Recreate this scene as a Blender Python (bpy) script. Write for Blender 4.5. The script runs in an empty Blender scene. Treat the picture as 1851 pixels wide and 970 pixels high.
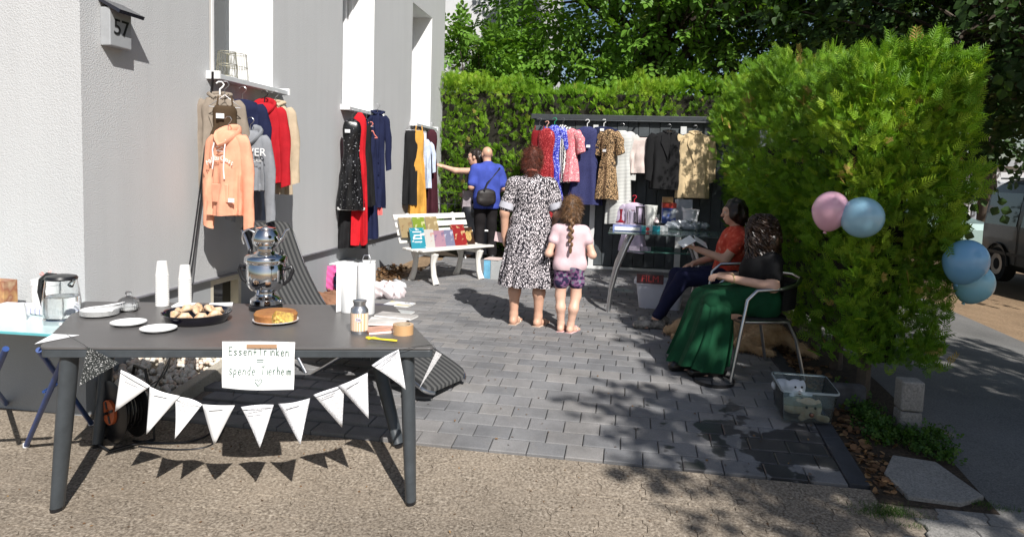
import bpy, math, random
import numpy as np
from mathutils import Vector, Matrix
random.seed(7); RNG = np.random.default_rng(11)
scene = bpy.context.scene
COL = scene.collection
R_ = math.radians
# ------------------------------------------------------------------ camera
F, CX, CY, CAMH = 1234., 925., 409., 1.44          # a phone lens: focal length and centre in photo pixels
def nrm(v): return v/np.linalg.norm(v)
yv = nrm(np.array([1130-CX, 317-CY, F])); up = -nrm(np.array([-.031*15540, 15540, F]))
up = nrm(up-yv*up.dot(yv)); xv = nrm(np.cross(yv, up)); RM = np.array([xv, yv, up]); O = np.array([0, 0, CAMH])
cd = bpy.data.cameras.new('camera'); cam = bpy.data.objects.new('camera', cd); COL.objects.link(cam)
cd.sensor_width = 36; cd.lens = F/1851*36; cd.shift_y = -(485-CY)/1851; cd.clip_end = 400; cd.clip_start = .05
mw = Matrix.Identity(4)
for i in range(3):
    mw[i][0] = RM[i, 0]; mw[i][1] = -RM[i, 1]; mw[i][2] = -RM[i, 2]; mw[i][3] = O[i]
cam.matrix_world = mw; scene.camera = cam
# ------------------------------------------------------------------ sky, sun, exposure
SUN_EL, SUN_AZ = R_(42), R_(32.5)
tosun = Vector((math.sin(SUN_AZ)*math.cos(SUN_EL), -math.cos(SUN_AZ)*math.cos(SUN_EL), math.sin(SUN_EL)))
w = bpy.data.worlds.new('World'); scene.world = w; w.use_nodes = True
wn = w.node_tree; wn.nodes.clear()
sk = wn.nodes.new('ShaderNodeTexSky'); sk.sky_type = 'NISHITA'; sk.sun_disc = False
sk.sun_elevation = SUN_EL; sk.sun_rotation = math.pi-SUN_AZ; sk.dust_density = 1.2; sk.ozone_density = 1.2
bg = wn.nodes.new('ShaderNodeBackground'); bg.inputs[1].default_value = .068
wo = wn.nodes.new('ShaderNodeOutputWorld'); wn.links.new(sk.outputs[0], bg.inputs[0]); wn.links.new(bg.outputs[0], wo.inputs[0])
sl = bpy.data.lights.new('sun', 'SUN'); sl.energy = 5.0; sl.angle = R_(.55); sl.color = (1, .968, .925)
so = bpy.data.objects.new('sun', sl); COL.objects.link(so); so.rotation_euler = tosun.to_track_quat('Z', 'Y').to_euler(); so.location = (6, -8, 12)
scene.view_settings.view_transform = 'Standard'; scene.view_settings.look = 'None'
scene.view_settings.exposure = .38; scene.view_settings.gamma = 1
scene.render.engine = 'CYCLES'
# ------------------------------------------------------------------ where a photo pixel lies in the place
def ray(u, v): return nrm(RM@np.array([u-CX, v-CY, F]))
def sst(t): t = min(max(t, 0), 1); return t*t*(3-2*t)
def gz(y, x=0):
    return -.19*(1-sst((y-2.8)/2.6))+min(max(0, y-5.4), 8)*.010-.40*sst((x-2.6)/3.6)
def V3(p): return Vector((float(p[0]), float(p[1]), float(p[2])))
def G(u, v, dz=0):
    d = ray(u, v); t = 1.
    for i in range(9000):
        p = O+d*t
        if p[2] <= gz(p[1], p[0])+dz: break
        t += .004
    return V3(p)
def PY(u, v, y): d = ray(u, v); return V3(O+d*(y/d[1]))
def PX(u, v, x): d = ray(u, v); return V3(O+d*(x/d[0]))
def PZ(u, v, z): d = ray(u, v); return V3(O+d*((z-CAMH)/d[2]))
def proj(p):
    c = RM.T@(np.array(p)-O); return CX+F*c[0]/c[2], CY+F*c[1]/c[2]
# ------------------------------------------------------------------ mesh helpers
MWD = {}
def link(o, parent=None):
    COL.objects.link(o)
    if parent is not None: o.parent = parent
    return o
def thing(name, label, cat, loc=(0, 0, 0), rz=0, group=None, rot=None):
    o = bpy.data.objects.new(name, None); link(o); o.empty_display_size = .1
    o.location = loc; o.rotation_euler = rot or (0, 0, rz)
    MWD[o] = Matrix.Translation(Vector(loc)) @ o.rotation_euler.to_matrix().to_4x4()
    return tag(o, label, cat, group)
def tag(o, label=None, cat=None, group=None, kind=None):
    if label: o['label'] = label
    if cat: o['category'] = cat
    if group: o['group'] = group
    if kind: o['kind'] = kind
    return o
def frame(d):
    d = Vector(d).normalized(); a = Vector((0, 0, 1)) if abs(d.z) < .95 else Vector((1, 0, 0))
    x = d.cross(a).normalized(); return x, d.cross(x).normalized(), d
class MB:
    def __init__(s): s.v = []; s.f = []; s.mi = []; s.cm = 0
    def add(s, v, f):
        b = len(s.v); s.v += [tuple(p) for p in v]; s.f += [tuple(i+b for i in q) for q in f]; s.mi += [s.cm]*len(f); return s
    def box(s, c, size, rz=0, M=None):
        x, y, z = [k/2 for k in size]
        P = [Vector((a*x, b*y, d*z)) for a in (-1, 1) for b in (-1, 1) for d in (-1, 1)]
        m = M or Matrix.Rotation(rz, 4, 'Z')
        P = [m @ p+Vector(c) for p in P]
        return s.add(P, [(0, 1, 3, 2), (4, 6, 7, 5), (0, 4, 5, 1), (2, 3, 7, 6), (0, 2, 6, 4), (1, 5, 7, 3)])
    def hexa(s, a, b):   # two quads (lists of 4 points), bottom and top
        return s.add(list(a)+list(b), [(3, 2, 1, 0), (4, 5, 6, 7), (0, 1, 5, 4), (1, 2, 6, 5), (2, 3, 7, 6), (3, 0, 4, 7)])
    def tube(s, pts, r, n=8, cap=True, flat=None, closed=False):
        pts = [Vector(p) for p in pts]; N = len(pts); rs = r if isinstance(r, (list, tuple)) else [r]*N
        V = []; px = None
        for i, p in enumerate(pts):
            if closed: d = pts[(i+1) % N]-pts[i-1]
            else: d = pts[min(i+1, N-1)]-pts[max(i-1, 0)]
            if d.length < 1e-9: d = Vector((0, 0, 1))
            x, y, z = frame(d)
            if px is not None:
                x = (px-z*px.dot(z)); x = x.normalized() if x.length > 1e-6 else frame(d)[0]; y = z.cross(x)
            px = x; fl = flat or (1, 1)
            for k in range(n):
                a = 2*math.pi*k/n; V.append(p+x*math.cos(a)*rs[i]*fl[0]+y*math.sin(a)*rs[i]*fl[1])
        Fc = [(i*n+k, i*n+(k+1) % n, (i+1)*n+(k+1) % n, (i+1)*n+k) for i in range(N-1) for k in range(n)]
        if closed: Fc += [((N-1)*n+k, (N-1)*n+(k+1) % n, (k+1) % n, k) for k in range(n)]
        elif cap: Fc += [tuple(range(n-1, -1, -1)), tuple((N-1)*n+k for k in range(n))]
        return s.add(V, Fc)
    def lathe(s, prof, n=24, c=(0, 0, 0), M=None, cap=True):
        V = []
        for r, z in prof:
            for k in range(n):
                a = 2*math.pi*k/n; p = Vector((r*math.cos(a), r*math.sin(a), z)); V.append((M @ p if M else p)+Vector(c))
        N = len(prof)
        Fc = [(i*n+k, i*n+(k+1) % n, (i+1)*n+(k+1) % n, (i+1)*n+k) for i in range(N-1) for k in range(n)]
        if cap: Fc += [tuple(range(n-1, -1, -1)), tuple((N-1)*n+k for k in range(n))]
        return s.add(V, Fc)
    def prism(s, poly, t, M=None):     # polygon in local xy, thickness t along z
        n = len(poly); m = M or Matrix.Identity(4)
        V = [m @ Vector((p[0], p[1], 0)) for p in poly]+[m @ Vector((p[0], p[1], t)) for p in poly]
        return s.add(V, [tuple(range(n-1, -1, -1)), tuple(range(n, 2*n))]+[(i, (i+1) % n, n+(i+1) % n, n+i) for i in range(n)])
    def loft(s, rings, cap=True):
        n = len(rings[0]); V = [p for r in rings for p in r]; N = len(rings)
        Fc = [(i*n+k, i*n+(k+1) % n, (i+1)*n+(k+1) % n, (i+1)*n+k) for i in range(N-1) for k in range(n)]
        if cap: Fc += [tuple(range(n-1, -1, -1)), tuple((N-1)*n+k for k in range(n))]
        return s.add(V, Fc)
    def ball(s, c, r, n=10, sq=(1, 1, 1), M=None):
        prof = [(r*math.sin(math.pi*i/n), -r*math.cos(math.pi*i/n)) for i in range(n+1)]
        prof[0] = (r*.02, -r); prof[-1] = (r*.02, r)
        m = (M or Matrix.Identity(4)) @ Matrix.Diagonal((sq[0], sq[1], sq[2], 1))
        return s.lathe(prof, n+4, c, m)
    def xf(s, M):
        s.v = [tuple(M @ Vector(p)) for p in s.v]; return s
    def build(s, name, mat, parent=None, smooth=True, bevel=0, world=False, ang=40, subsurf=0):
        me = bpy.data.meshes.new(name)
        v = s.v
        if world and parent is not None:
            iv = MWD[parent].inverted(); v = [tuple(iv @ Vector(p)) for p in v]
        me.from_pydata([tuple(p) for p in v], [], s.f); me.update()
        mats = mat if isinstance(mat, (list, tuple)) else [mat]
        for m in mats: me.materials.append(m)
        if len(mats) > 1: me.polygons.foreach_set('material_index', s.mi)
        if smooth:
            me.polygons.foreach_set('use_smooth', [True]*len(me.polygons))
            try: me.set_sharp_from_angle(angle=R_(ang))
            except Exception: pass
        o = link(bpy.data.objects.new(name, me), parent)
        if bevel:
            b = o.modifiers.new('b', 'BEVEL'); b.width = bevel; b.segments = 2; b.limit_method = 'ANGLE'; b.angle_limit = R_(35)
        if subsurf:
            b = o.modifiers.new('s', 'SUBSURF'); b.levels = subsurf; b.render_levels = subsurf
        return o
def npmesh(name, v, f, mat, parent=None, smooth=True, attr=None):     # numpy: v (N,3), f (M,k)
    me = bpy.data.meshes.new(name); v = np.asarray(v, np.float32); f = np.asarray(f, np.int32)
    me.vertices.add(len(v)); me.vertices.foreach_set('co', v.ravel()); k = f.shape[1]
    me.loops.add(f.size); me.loops.foreach_set('vertex_index', f.ravel())
    me.polygons.add(len(f)); me.polygons.foreach_set('loop_start', np.arange(len(f), dtype=np.int32)*k)
    try: me.polygons.foreach_set('loop_total', np.full(len(f), k, np.int32))
    except Exception: pass
    me.polygons.foreach_set('use_smooth', np.full(len(f), smooth, bool))
    me.update(calc_edges=True); me.materials.append(mat)
    if attr is not None:
        a = me.attributes.new('rnd', 'FLOAT', 'POINT'); a.data.foreach_set('value', np.asarray(attr, np.float32))
    return link(bpy.data.objects.new(name, me), parent)
def scatter(tv, tf, pos, rot, sc):       # template copied to each position
    n = len(pos); k = len(tv)
    v = np.einsum('nij,kj->nki', rot, tv)*sc[:, None, None]+pos[:, None, :]
    f = (tf[None]+np.arange(n)[:, None, None]*k).reshape(-1, tf.shape[1])
    return v.reshape(-1, 3), f
def rotz(a):
    c, s = np.cos(a), np.sin(a); z = np.zeros_like(a); o = np.ones_like(a)
    return np.stack([np.stack([c, -s, z], -1), np.stack([s, c, z], -1), np.stack([z, z, o], -1)], -2)
def basis(d, upv):                        # rotations whose local +y goes along d and whose local z leans to upv
    d = d/np.linalg.norm(d, axis=1, keepdims=True); x = np.cross(d, upv); x /= np.linalg.norm(x, axis=1, keepdims=True)+1e-9
    z = np.cross(x, d); return np.stack([x, d, z], -1)
# smooth union of capsules and ellipsoids, meshed by surface nets: one continuous skin
def sdf_mesh(prims, h=.008, k=.025, disp=None):
    lo = np.full(3, 1e9); hi = -lo
    for p in prims:
        if p[0] == 'c':
            r = max(p[3], p[4]); a = np.array([p[1], p[2]]); lo = np.minimum(lo, a.min(0)-r); hi = np.maximum(hi, a.max(0)+r)
        else:
            r = max(p[2]); lo = np.minimum(lo, np.array(p[1])-r); hi = np.maximum(hi, np.array(p[1])+r)
    lo -= 3*h+k; hi += 3*h+k
    n = np.ceil((hi-lo)/h).astype(int)+1; D = np.full(n, .2, np.float32)
    ax = [lo[i]+np.arange(n[i])*h for i in range(3)]
    for p in prims:
        if p[0] == 'c': a, b = np.array(p[1], float), np.array(p[2], float); r = max(p[3], p[4]); l = np.minimum(a, b)-r; u = np.maximum(a, b)+r; kk = p[5] if len(p) > 5 else k
        else: c = np.array(p[1], float); l = c-max(p[2]); u = c+max(p[2]); kk = p[4] if len(p) > 4 and p[4] else k
        m = kk+2*h
        i0 = np.clip(((l-m-lo)/h).astype(int), 0, n-1); i1 = np.clip(((u+m-lo)/h).astype(int)+2, 1, n)
        sl = tuple(slice(i0[i], i1[i]) for i in range(3))
        X, Y, Z = np.meshgrid(*[ax[i][sl[i]] for i in range(3)], indexing='ij')
        Q = np.stack([X, Y, Z], -1)
        if p[0] == 'c':
            ab = b-a; t = np.clip(((Q-a)@ab)/max(ab@ab, 1e-9), 0, 1)
            d = np.linalg.norm(Q-a-t[..., None]*ab, axis=-1)-(p[3]+(p[4]-p[3])*t)
        else:
            q = Q-c
            if len(p) > 3 and p[3] is not None: q = q@np.array(p[3])
            rr = np.array(p[2], float); k0 = np.linalg.norm(q/rr, axis=-1); k1 = np.linalg.norm(q/rr**2, axis=-1)
            d = k0*(k0-1)/np.maximum(k1, 1e-6)
        e = D[sl]; hh = np.maximum(kk-np.abs(e-d), 0)/kk; D[sl] = np.minimum(e, d)-hh*hh*kk*.25
    if disp is not None:
        X, Y, Z = np.meshgrid(*ax, indexing='ij'); D = D+disp(X, Y, Z)
    s = D < 0; c = [(i, j, l) for i in (0, 1) for j in (0, 1) for l in (0, 1)]
    def cs(A, o): return A[o[0]:A.shape[0]-1+o[0], o[1]:A.shape[1]-1+o[1], o[2]:A.shape[2]-1+o[2]]
    cnt = sum(cs(s, o).astype(np.int8) for o in c); act = (cnt > 0) & (cnt < 8)
    idx = np.full(act.shape, -1, np.int64); idx[act] = np.arange(act.sum())
    P = np.zeros((act.sum(), 3)); W = np.zeros(act.sum())
    for o in c:
        for axn in range(3):
            if o[axn]: continue
            o2 = list(o); o2[axn] = 1; a = cs(D, o)[act]; b = cs(D, tuple(o2))[act]; m = (a < 0) != (b < 0)
            t = np.where(m, a/np.where(m, a-b, 1), 0); q = np.array(o, float)[None]+np.zeros((len(t), 1)); q[:, axn] = t
            P[m] += q[m]; W[m] += 1
    base = np.argwhere(act); V = lo+(base+P/W[:, None])*h; Fs = []
    for axn in range(3):
        o1, o2 = (axn+1) % 3, (axn+2) % 3
        a = s; sh = [slice(None)]*3; sh[axn] = slice(0, -1); sh2 = [slice(None)]*3; sh2[axn] = slice(1, None)
        ch = a[tuple(sh)] != a[tuple(sh2)]; E = np.argwhere(ch)
        E = E[(E[:, o1] > 0) & (E[:, o2] > 0) & (E[:, o1] < act.shape[o1]) & (E[:, o2] < act.shape[o2])]
        if not len(E): continue
        def ix(d1, d2): q = E.copy(); q[:, o1] += d1; q[:, o2] += d2; return idx[q[:, 0], q[:, 1], q[:, 2]]
        q = np.stack([ix(-1, -1), ix(0, -1), ix(0, 0), ix(-1, 0)], 1)
        fl = ~a[E[:, 0], E[:, 1], E[:, 2]]; q[fl] = q[fl][:, ::-1]; Fs.append(q)
    Fq = np.concatenate(Fs); Fq = Fq[(Fq >= 0).all(1)]
    return V, Fq
def sdf_obj(name, prims, mat, parent, h=.008, k=.025, disp=None):
    v, f = sdf_mesh(prims, h, k, disp); return npmesh(name, v, f, mat, parent)
_tc = {}
def text(name, s, size, mat, parent, M, ext=.0006, align='CENTER'):
    cu = bpy.data.curves.new(name, 'FONT'); cu.body = s; cu.size = size; cu.extrude = ext; cu.align_x = align; cu.align_y = 'CENTER'
    t = bpy.data.objects.new(name, cu); COL.objects.link(t); dg = bpy.context.evaluated_depsgraph_get()
    me = bpy.data.meshes.new_from_object(t.evaluated_get(dg)); bpy.data.objects.remove(t)
    me.name = name; me.materials.clear(); me.materials.append(mat); me.transform(M)
    return link(bpy.data.objects.new(name, me), parent)
def copy_tree(o, loc=None, rz=None, parent=None):
    c = o.copy(); link(c); c.parent = parent
    if loc is not None: c.location = loc
    if rz is not None: c.rotation_euler = (0, 0, rz)
    for ch in [k for k in bpy.data.objects if k.parent == o]: copy_tree(ch, parent=c)
    return c
# ------------------------------------------------------------------ materials
MATS = {}
def mk(name):
    m = bpy.data.materials.new(name); m.use_nodes = True; nt = m.node_tree; nt.nodes.clear()
    o = nt.nodes.new('ShaderNodeOutputMaterial'); b = nt.nodes.new('ShaderNodeBsdfPrincipled'); nt.links.new(b.outputs[0], o.inputs[0])
    return m, nt, b, o
def nd(nt, t, **kw):
    n = nt.nodes.new('ShaderNode'+t)
    for k, v in kw.items():
        if k.startswith('i_'): n.inputs[k[2:].replace('_', ' ')].default_value = v
        elif k.startswith('n'): n.inputs[int(k[1:])].default_value = v
        else: setattr(n, k, v)
    return n
def C4(c): return (c[0], c[1], c[2], 1)
def mix(nt, f, a, b, mode='MIX'):
    n = nt.nodes.new('ShaderNodeMix'); n.data_type = 'RGBA'; n.blend_type = mode
    for sk_, val in ((n.inputs[0], f), (n.inputs[6], a), (n.inputs[7], b)):
        if isinstance(val, (int, float)): sk_.default_value = val
        elif isinstance(val, tuple): sk_.default_value = C4(val)
        else: nt.links.new(val, sk_)
    return n.outputs[2]
def ramp(nt, src, stops):
    r = nt.nodes.new('ShaderNodeValToRGB'); e = r.color_ramp.elements
    while len(e) < len(stops): e.new(.5)
    for el, (p, c) in zip(e, stops): el.position = p; el.color = C4(c) if isinstance(c, tuple) else (c, c, c, 1)
    nt.links.new(src, r.inputs[0]); return r.outputs[0]
def noise(nt, scale, detail=4, rough=.6, coord='Object', vec=None):
    if vec is None:
        t = nt.nodes.new('ShaderNodeTexCoord'); vec = t.outputs[coord]
    n = nt.nodes.new('ShaderNodeTexNoise'); n.inputs['Scale'].default_value = scale; n.inputs['Detail'].default_value = detail; n.inputs['Roughness'].default_value = rough
    nt.links.new(vec, n.inputs['Vector']); return n.outputs[0]
def bump(nt, b, src, strength, dist):
    n = nt.nodes.new('ShaderNodeBump'); n.inputs['Strength'].default_value = strength; n.inputs['Distance'].default_value = dist
    nt.links.new(src, n.inputs['Height']); nt.links.new(n.outputs[0], b.inputs['Normal'])
def mat(name, col, rough=.6, metal=0, var=.12, scale=14, bmp=0, bscale=60, col2=None, spec=.5, coat=0, sheen=0, emit=None):
    if name in MATS: return MATS[name]
    m, nt, b, o = mk(name)
    n = noise(nt, scale); c2 = col2 or tuple(k*(1-2*var) for k in col); c1 = col if col2 else tuple(min(1, k*(1+var)) for k in col)
    nt.links.new(mix(nt, ramp(nt, n, [(.3, 0.), (.7, 1.)]), c2, c1), b.inputs['Base Color'])
    b.inputs['Roughness'].default_value = rough; b.inputs['Metallic'].default_value = metal; b.inputs['Specular IOR Level'].default_value = spec
    if coat: b.inputs['Coat Weight'].default_value = coat
    if sheen: b.inputs['Sheen Weight'].default_value = sheen
    if bmp: bump(nt, b, noise(nt, bscale, 3), bmp, .004)
    MATS[name] = m; return m
def cloth(name, col, var=.1, rough=.85, scale=9, col2=None): return mat(name, col, rough, 0, var, scale, .35, 260, col2, .2, 0, 0)
def glassmat(name, tint=(1, 1, 1), rough=.02, ior=1.45):
    if name in MATS: return MATS[name]
    m, nt, b, o = mk(name); b.inputs['Base Color'].default_value = C4(tint); b.inputs['Roughness'].default_value = rough
    b.inputs['Transmission Weight'].default_value = 1; b.inputs['IOR'].default_value = ior; MATS[name] = m; return m
def thinglass(name, tint, alpha):
    if name in MATS: return MATS[name]
    m, nt, b, o = mk(name); nt.nodes.remove(b)
    g = nd(nt, 'BsdfGlossy'); g.inputs['Roughness'].default_value = .04; t = nd(nt, 'BsdfTransparent'); t.inputs[0].default_value = C4(tint)
    d = nd(nt, 'BsdfDiffuse'); d.inputs[0].default_value = C4(tint); x0 = nd(nt, 'MixShader'); x0.inputs[0].default_value = alpha
    nt.links.new(t.outputs[0], x0.inputs[1]); nt.links.new(d.outputs[0], x0.inputs[2])
    lw = nd(nt, 'LayerWeight'); lw.inputs[0].default_value = .25; x = nd(nt, 'MixShader'); nt.links.new(lw.outputs['Fresnel'], x.inputs[0])
    nt.links.new(x0.outputs[0], x.inputs[1]); nt.links.new(g.outputs[0], x.inputs[2]); nt.links.new(x.outputs[0], o.inputs[0]); MATS[name] = m; return m
def leafmat(name, c1, c2, c3, trans=.35, rough=.5):
    m, nt, b, o = mk(name)
    a = nd(nt, 'Attribute'); a.attribute_name = 'rnd'
    c = ramp(nt, a.outputs['Fac'], [(0, c1), (.55, c2), (.93, c3[0]), (1., c3[1])]); c = mix(nt, ramp(nt, noise(nt, 1.3, 3), [(.45, 0.), (.75, .55)]), c, tuple(k*.6 for k in c1))
    nt.links.new(c, b.inputs['Base Color']); b.inputs['Roughness'].default_value = rough; b.inputs['Specular IOR Level'].default_value = .3
    t = nd(nt, 'BsdfTranslucent'); nt.links.new(mix(nt, 1., c, (1.35, 1.3, .55), 'MULTIPLY'), t.inputs[0]); x = nd(nt, 'MixShader'); x.inputs[0].default_value = trans
    nt.links.new(b.outputs[0], x.inputs[1]); nt.links.new(t.outputs[0], x.inputs[2]); nt.links.new(x.outputs[0], o.inputs[0]); return m
WHITE = mat('white_plastic', (.8, .8, .79), .35, var=.02)
PAPER = mat('paper', (.82, .82, .81), .7, var=.02)
DARK = mat('anthracite_metal', (.035, .04, .045), .42, var=.15, scale=30)
BLACK = mat('black_plastic', (.012, .012, .014), .35, var=.1)
CHROME = mat('polished_steel', (.62, .62, .63), .09, 1, var=.05)
STEEL = mat('brushed_aluminium', (.55, .56, .58), .3, 1, var=.06)
WIRE = mat('wire', (.45, .45, .46), .35, 1, var=.05)
SKIN = mat('skin', (.62, .36, .25), .5, var=.06, scale=8, bmp=.1, bscale=120)
SKIN2 = mat('fair_skin', (.68, .42, .31), .5, var=.05, scale=8, bmp=.1, bscale=120)
WOODH = mat('light_wood', (.55, .33, .15), .45, var=.15, scale=20)
# ================================================================== the setting
def speckle(name, cols, sc=120, sc2=6, rough=.9, bm=.6, dirt=None):
    m, nt, b, o = mk(name); t = nd(nt, 'TexCoord'); vec = t.outputs['Generated']
    gm = nd(nt, 'NewGeometry'); vec = gm.outputs['Position']
    n = noise(nt, sc, 3, .7, vec=vec); c = ramp(nt, n, [(.30, cols[0]), (.46, cols[1]), (.6, cols[2]), (.74, cols[3])])
    n2 = noise(nt, sc2, 5, .65, vec=vec); c = mix(nt, ramp(nt, n2, [(.4, 0.), (.75, .6)]), c, dirt or cols[1], 'MIX')
    n3 = noise(nt, 1.1, 4, .6, vec=vec); c = mix(nt, 1., c, ramp(nt, n3, [(.3, .72), (.7, 1.12)]), 'MULTIPLY')
    v = nd(nt, 'TexVoronoi'); v.inputs['Scale'].default_value = sc*.75; nt.links.new(vec, v.inputs[0])
    c = mix(nt, ramp(nt, v.outputs['Distance'], [(.0, .35), (.35, 0.)]), c, cols[3])
    nt.links.new(c, b.inputs['Base Color']); b.inputs['Roughness'].default_value = rough; b.inputs['Specular IOR Level'].default_value = .25
    bump(nt, b, n, bm, .006); return m
M_CONC = speckle('exposed_aggregate', [(.06, .049, .037), (.21, .172, .132), (.35, .295, .232), (.54, .475, .39)], 70, 5, dirt=(.265, .217, .166))
M_SAND = speckle('joint_sand', [(.1, .082, .062), (.22, .18, .138), (.3, .25, .196), (.42, .36, .285)], 75, 9, dirt=(.24, .213, .18))
M_ASPH = speckle('asphalt', [(.08, .079, .077), (.14, .137, .132), (.18, .175, .167), (.26, .25, .235)], 100, 5, dirt=(.17, .162, .15))
M_DIRT = speckle('trodden_earth', [(.12, .08, .05), (.24, .165, .1), (.3, .21, .13), (.38, .28, .18)], 40, 4, dirt=(.27, .18, .11))
M_SOIL = speckle('dark_soil', [(.02, .015, .011), (.045, .034, .024), (.07, .05, .035), (.1, .075, .05)], 60, 5, dirt=(.05, .037, .026))
M_SLAB = speckle('old_slab', [(.13, .125, .115), (.24, .23, .215), (.3, .285, .265), (.4, .38, .35)], 90, 8, dirt=(.2, .19, .175))
M_EDGE = speckle('pale_concrete', [(.3, .27, .22), (.42, .38, .31), (.46, .42, .35), (.55, .5, .42)], 90, 8, dirt=(.4, .36, .29))
def paver_mat():
    m, nt, b, o = mk('charcoal_paver'); g = nd(nt, 'NewGeometry'); oi = nd(nt, 'ObjectInfo'); a = nd(nt, 'Attribute'); a.attribute_name = 'rnd'
    s = nd(nt, 'Math', operation='ADD'); nt.links.new(oi.outputs['Random'], s.inputs[0]); nt.links.new(a.outputs['Fac'], s.inputs[1])
    fr = nd(nt, 'Math', operation='FRACT'); nt.links.new(s.outputs[0], fr.inputs[0])
    c = ramp(nt, fr.outputs[0], [(0, (.16, .161, .167)), (.45, (.2, .198, .2)), (.8, (.23, .22, .213)), (1, (.18, .18, .187))])
    vec = g.outputs['Position']; n = noise(nt, 2.6, 5, .65, vec=vec); c = mix(nt, 1., c, ramp(nt, n, [(.3, .7), (.7, 1.2)]), 'MULTIPLY')
    n2 = noise(nt, 5, 4, .7, vec=vec); c = mix(nt, ramp(nt, n2, [(.55, 0.), (.8, .3)]), c, (.26, .24, .21))
    n3 = noise(nt, 190, 2, .6, vec=vec); c = mix(nt, 1., c, ramp(nt, n3, [(.3, .82), (.7, 1.15)]), 'MULTIPLY')
    # wet patches where water was spilled beside the tub
    n4 = noise(nt, 3.1, 4, .62, vec=vec)
    sub = nd(nt, 'VectorMath', operation='SUBTRACT'); sub.inputs[1].default_value = (.86, 4.08, -.1); nt.links.new(vec, sub.inputs[0])
    sc = nd(nt, 'VectorMath', operation='MULTIPLY'); sc.inputs[1].default_value = (1.15, 1.9, 1); nt.links.new(sub.outputs[0], sc.inputs[0])
    ln = nd(nt, 'VectorMath', operation='LENGTH'); nt.links.new(sc.outputs[0], ln.inputs[0])
    ma = nd(nt, 'Math', operation='MULTIPLY_ADD'); ma.inputs[1].default_value = -.30; ma.inputs[2].default_value = .2; nt.links.new(ln.outputs['Value'], ma.inputs[0])
    ad = nd(nt, 'Math', operation='ADD'); nt.links.new(ma.outputs[0], ad.inputs[0]); nt.links.new(n4, ad.inputs[1])
    wet = ramp(nt, ad.outputs[0], [(.53, 0.), (.555, 1.)])
    c = mix(nt, wet, c, mix(nt, 1., c, (.3, .3, .31), 'MULTIPLY')); nt.links.new(c, b.inputs['Base Color'])
    nt.links.new(ramp(nt, wet, [(0, .8), (1, .3)]), b.inputs['Roughness']); b.inputs['Specular IOR Level'].default_value = .35
    bump(nt, b, n3, .25, .002); return m
M_PAV = paver_mat()
def sheet(name, mat_, x0, x1, y0, y1, dz, step=.25, kind='structure'):
    nx = max(2, int((x1-x0)/step)+1); ny = max(2, int((y1-y0)/step)+1)
    xs = np.linspace(x0, x1, nx); ys = np.linspace(y0, y1, ny)
    v = np.array([(x, y, gz(y, x)+dz) for y in ys for x in xs])
    f = np.array([(j*nx+i, j*nx+i+1, (j+1)*nx+i+1, (j+1)*nx+i) for j in range(ny-1) for i in range(nx-1)])
    o = npmesh(name, v, f, mat_, None, True)
    if kind: o['kind'] = kind
    return o
sheet('ground', M_DIRT, -60, 60, -30, 160, -.03, 1.0)
YB = 3.68                                           # line where the forecourt meets the driveway
sheet('pavement', M_ASPH, 1.86, 4.1, -6, 40, -.008, .3)
fore = sheet('forecourt', M_SAND, -9, 1.3, -3, YB, -.006, .3)
drive = sheet('driveway', M_SAND, -2.75, 1.32, YB, 10.6, -.008, .25)
sheet('soil_bed', M_SOIL, 1.32, 1.87, 3.55, 11, .006, .1)
sheet('back_soil', M_SOIL, -3.2, 2.5, 10.6, 14, .012, .3)
# driveway pavers
PW, PD = .215, .145
def paver_mesh(name, w_, d_, h_, b_=.005, mat_=M_PAV, wave=0):
    mb = MB(); x, y = w_/2-.0025, d_/2-.0025
    if not wave:
        o_ = [(-x, -y), (x, -y), (x, y), (-x, y)]; i_ = [(-x+b_, -y+b_), (x-b_, -y+b_), (x-b_, y-b_), (-x+b_, y-b_)]
    else:
        sv = [(-1, 0), (-.62, .0), (-.32, wave), (.32, wave), (.62, 0), (1, 0)]
        o_ = [(x+s_*1, t*y) for t, s_ in sv]+[(-x+s_*1, t*y) for t, s_ in reversed(sv)]
        i_ = [(x-b_+s_, t*(y-b_)) for t, s_ in sv]+[(-x+b_+s_, t*(y-b_)) for t, s_ in reversed(sv)]
    n = len(o_)
    V = [(p[0], p[1], -h_) for p in o_]+[(p[0], p[1], -.004) for p in o_]+[(p[0], p[1], 0) for p in i_]
    Fc = [(k, (k+1) % n, n+(k+1) % n, n+k) for k in range(n)]+[(n+k, n+(k+1) % n, 2*n+(k+1) % n, 2*n+k) for k in range(n)]+[tuple(range(2*n, 3*n))]
    mb.add(V, Fc); return mb
pm = paver_mesh('paver', PW, PD, .03); proto = pm.build('paver', M_PAV, drive, smooth=False)
pme = proto.data; bpy.data.objects.remove(proto)
cells = []; cuts = []
row = 0; y = YB+.006+PD/2
while y < 10.55:
    off = (row*.42 % 1)*PW; x = -2.74+off
    while x+PW/2 < 1.2175:
        cells.append((x, y)); x += PW
    cuts.append((x-PW/2, y))
    y += PD; row += 1
def seen(p):
    u_, v_ = proj((p[0], p[1], gz(p[1], p[0]))); return -60 < u_ < 1900 and v_ < 1000
near = sorted([c for c in cells if seen(c) and not (c[0] < -1.15 and c[1] < 5.0)], key=lambda c: c[1])[:250]; ns = set(near)
for (x, y) in near:
    o = link(bpy.data.objects.new('paver', pme), drive); sl_ = (gz(y+.05)-gz(y-.05))/.1
    o.location = (x, y, gz(y)+.012+random.uniform(-.0015, .0015)); o.rotation_euler = (math.atan(sl_)+random.uniform(-.006, .006), random.uniform(-.006, .006), random.uniform(-.006, .006))
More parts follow.
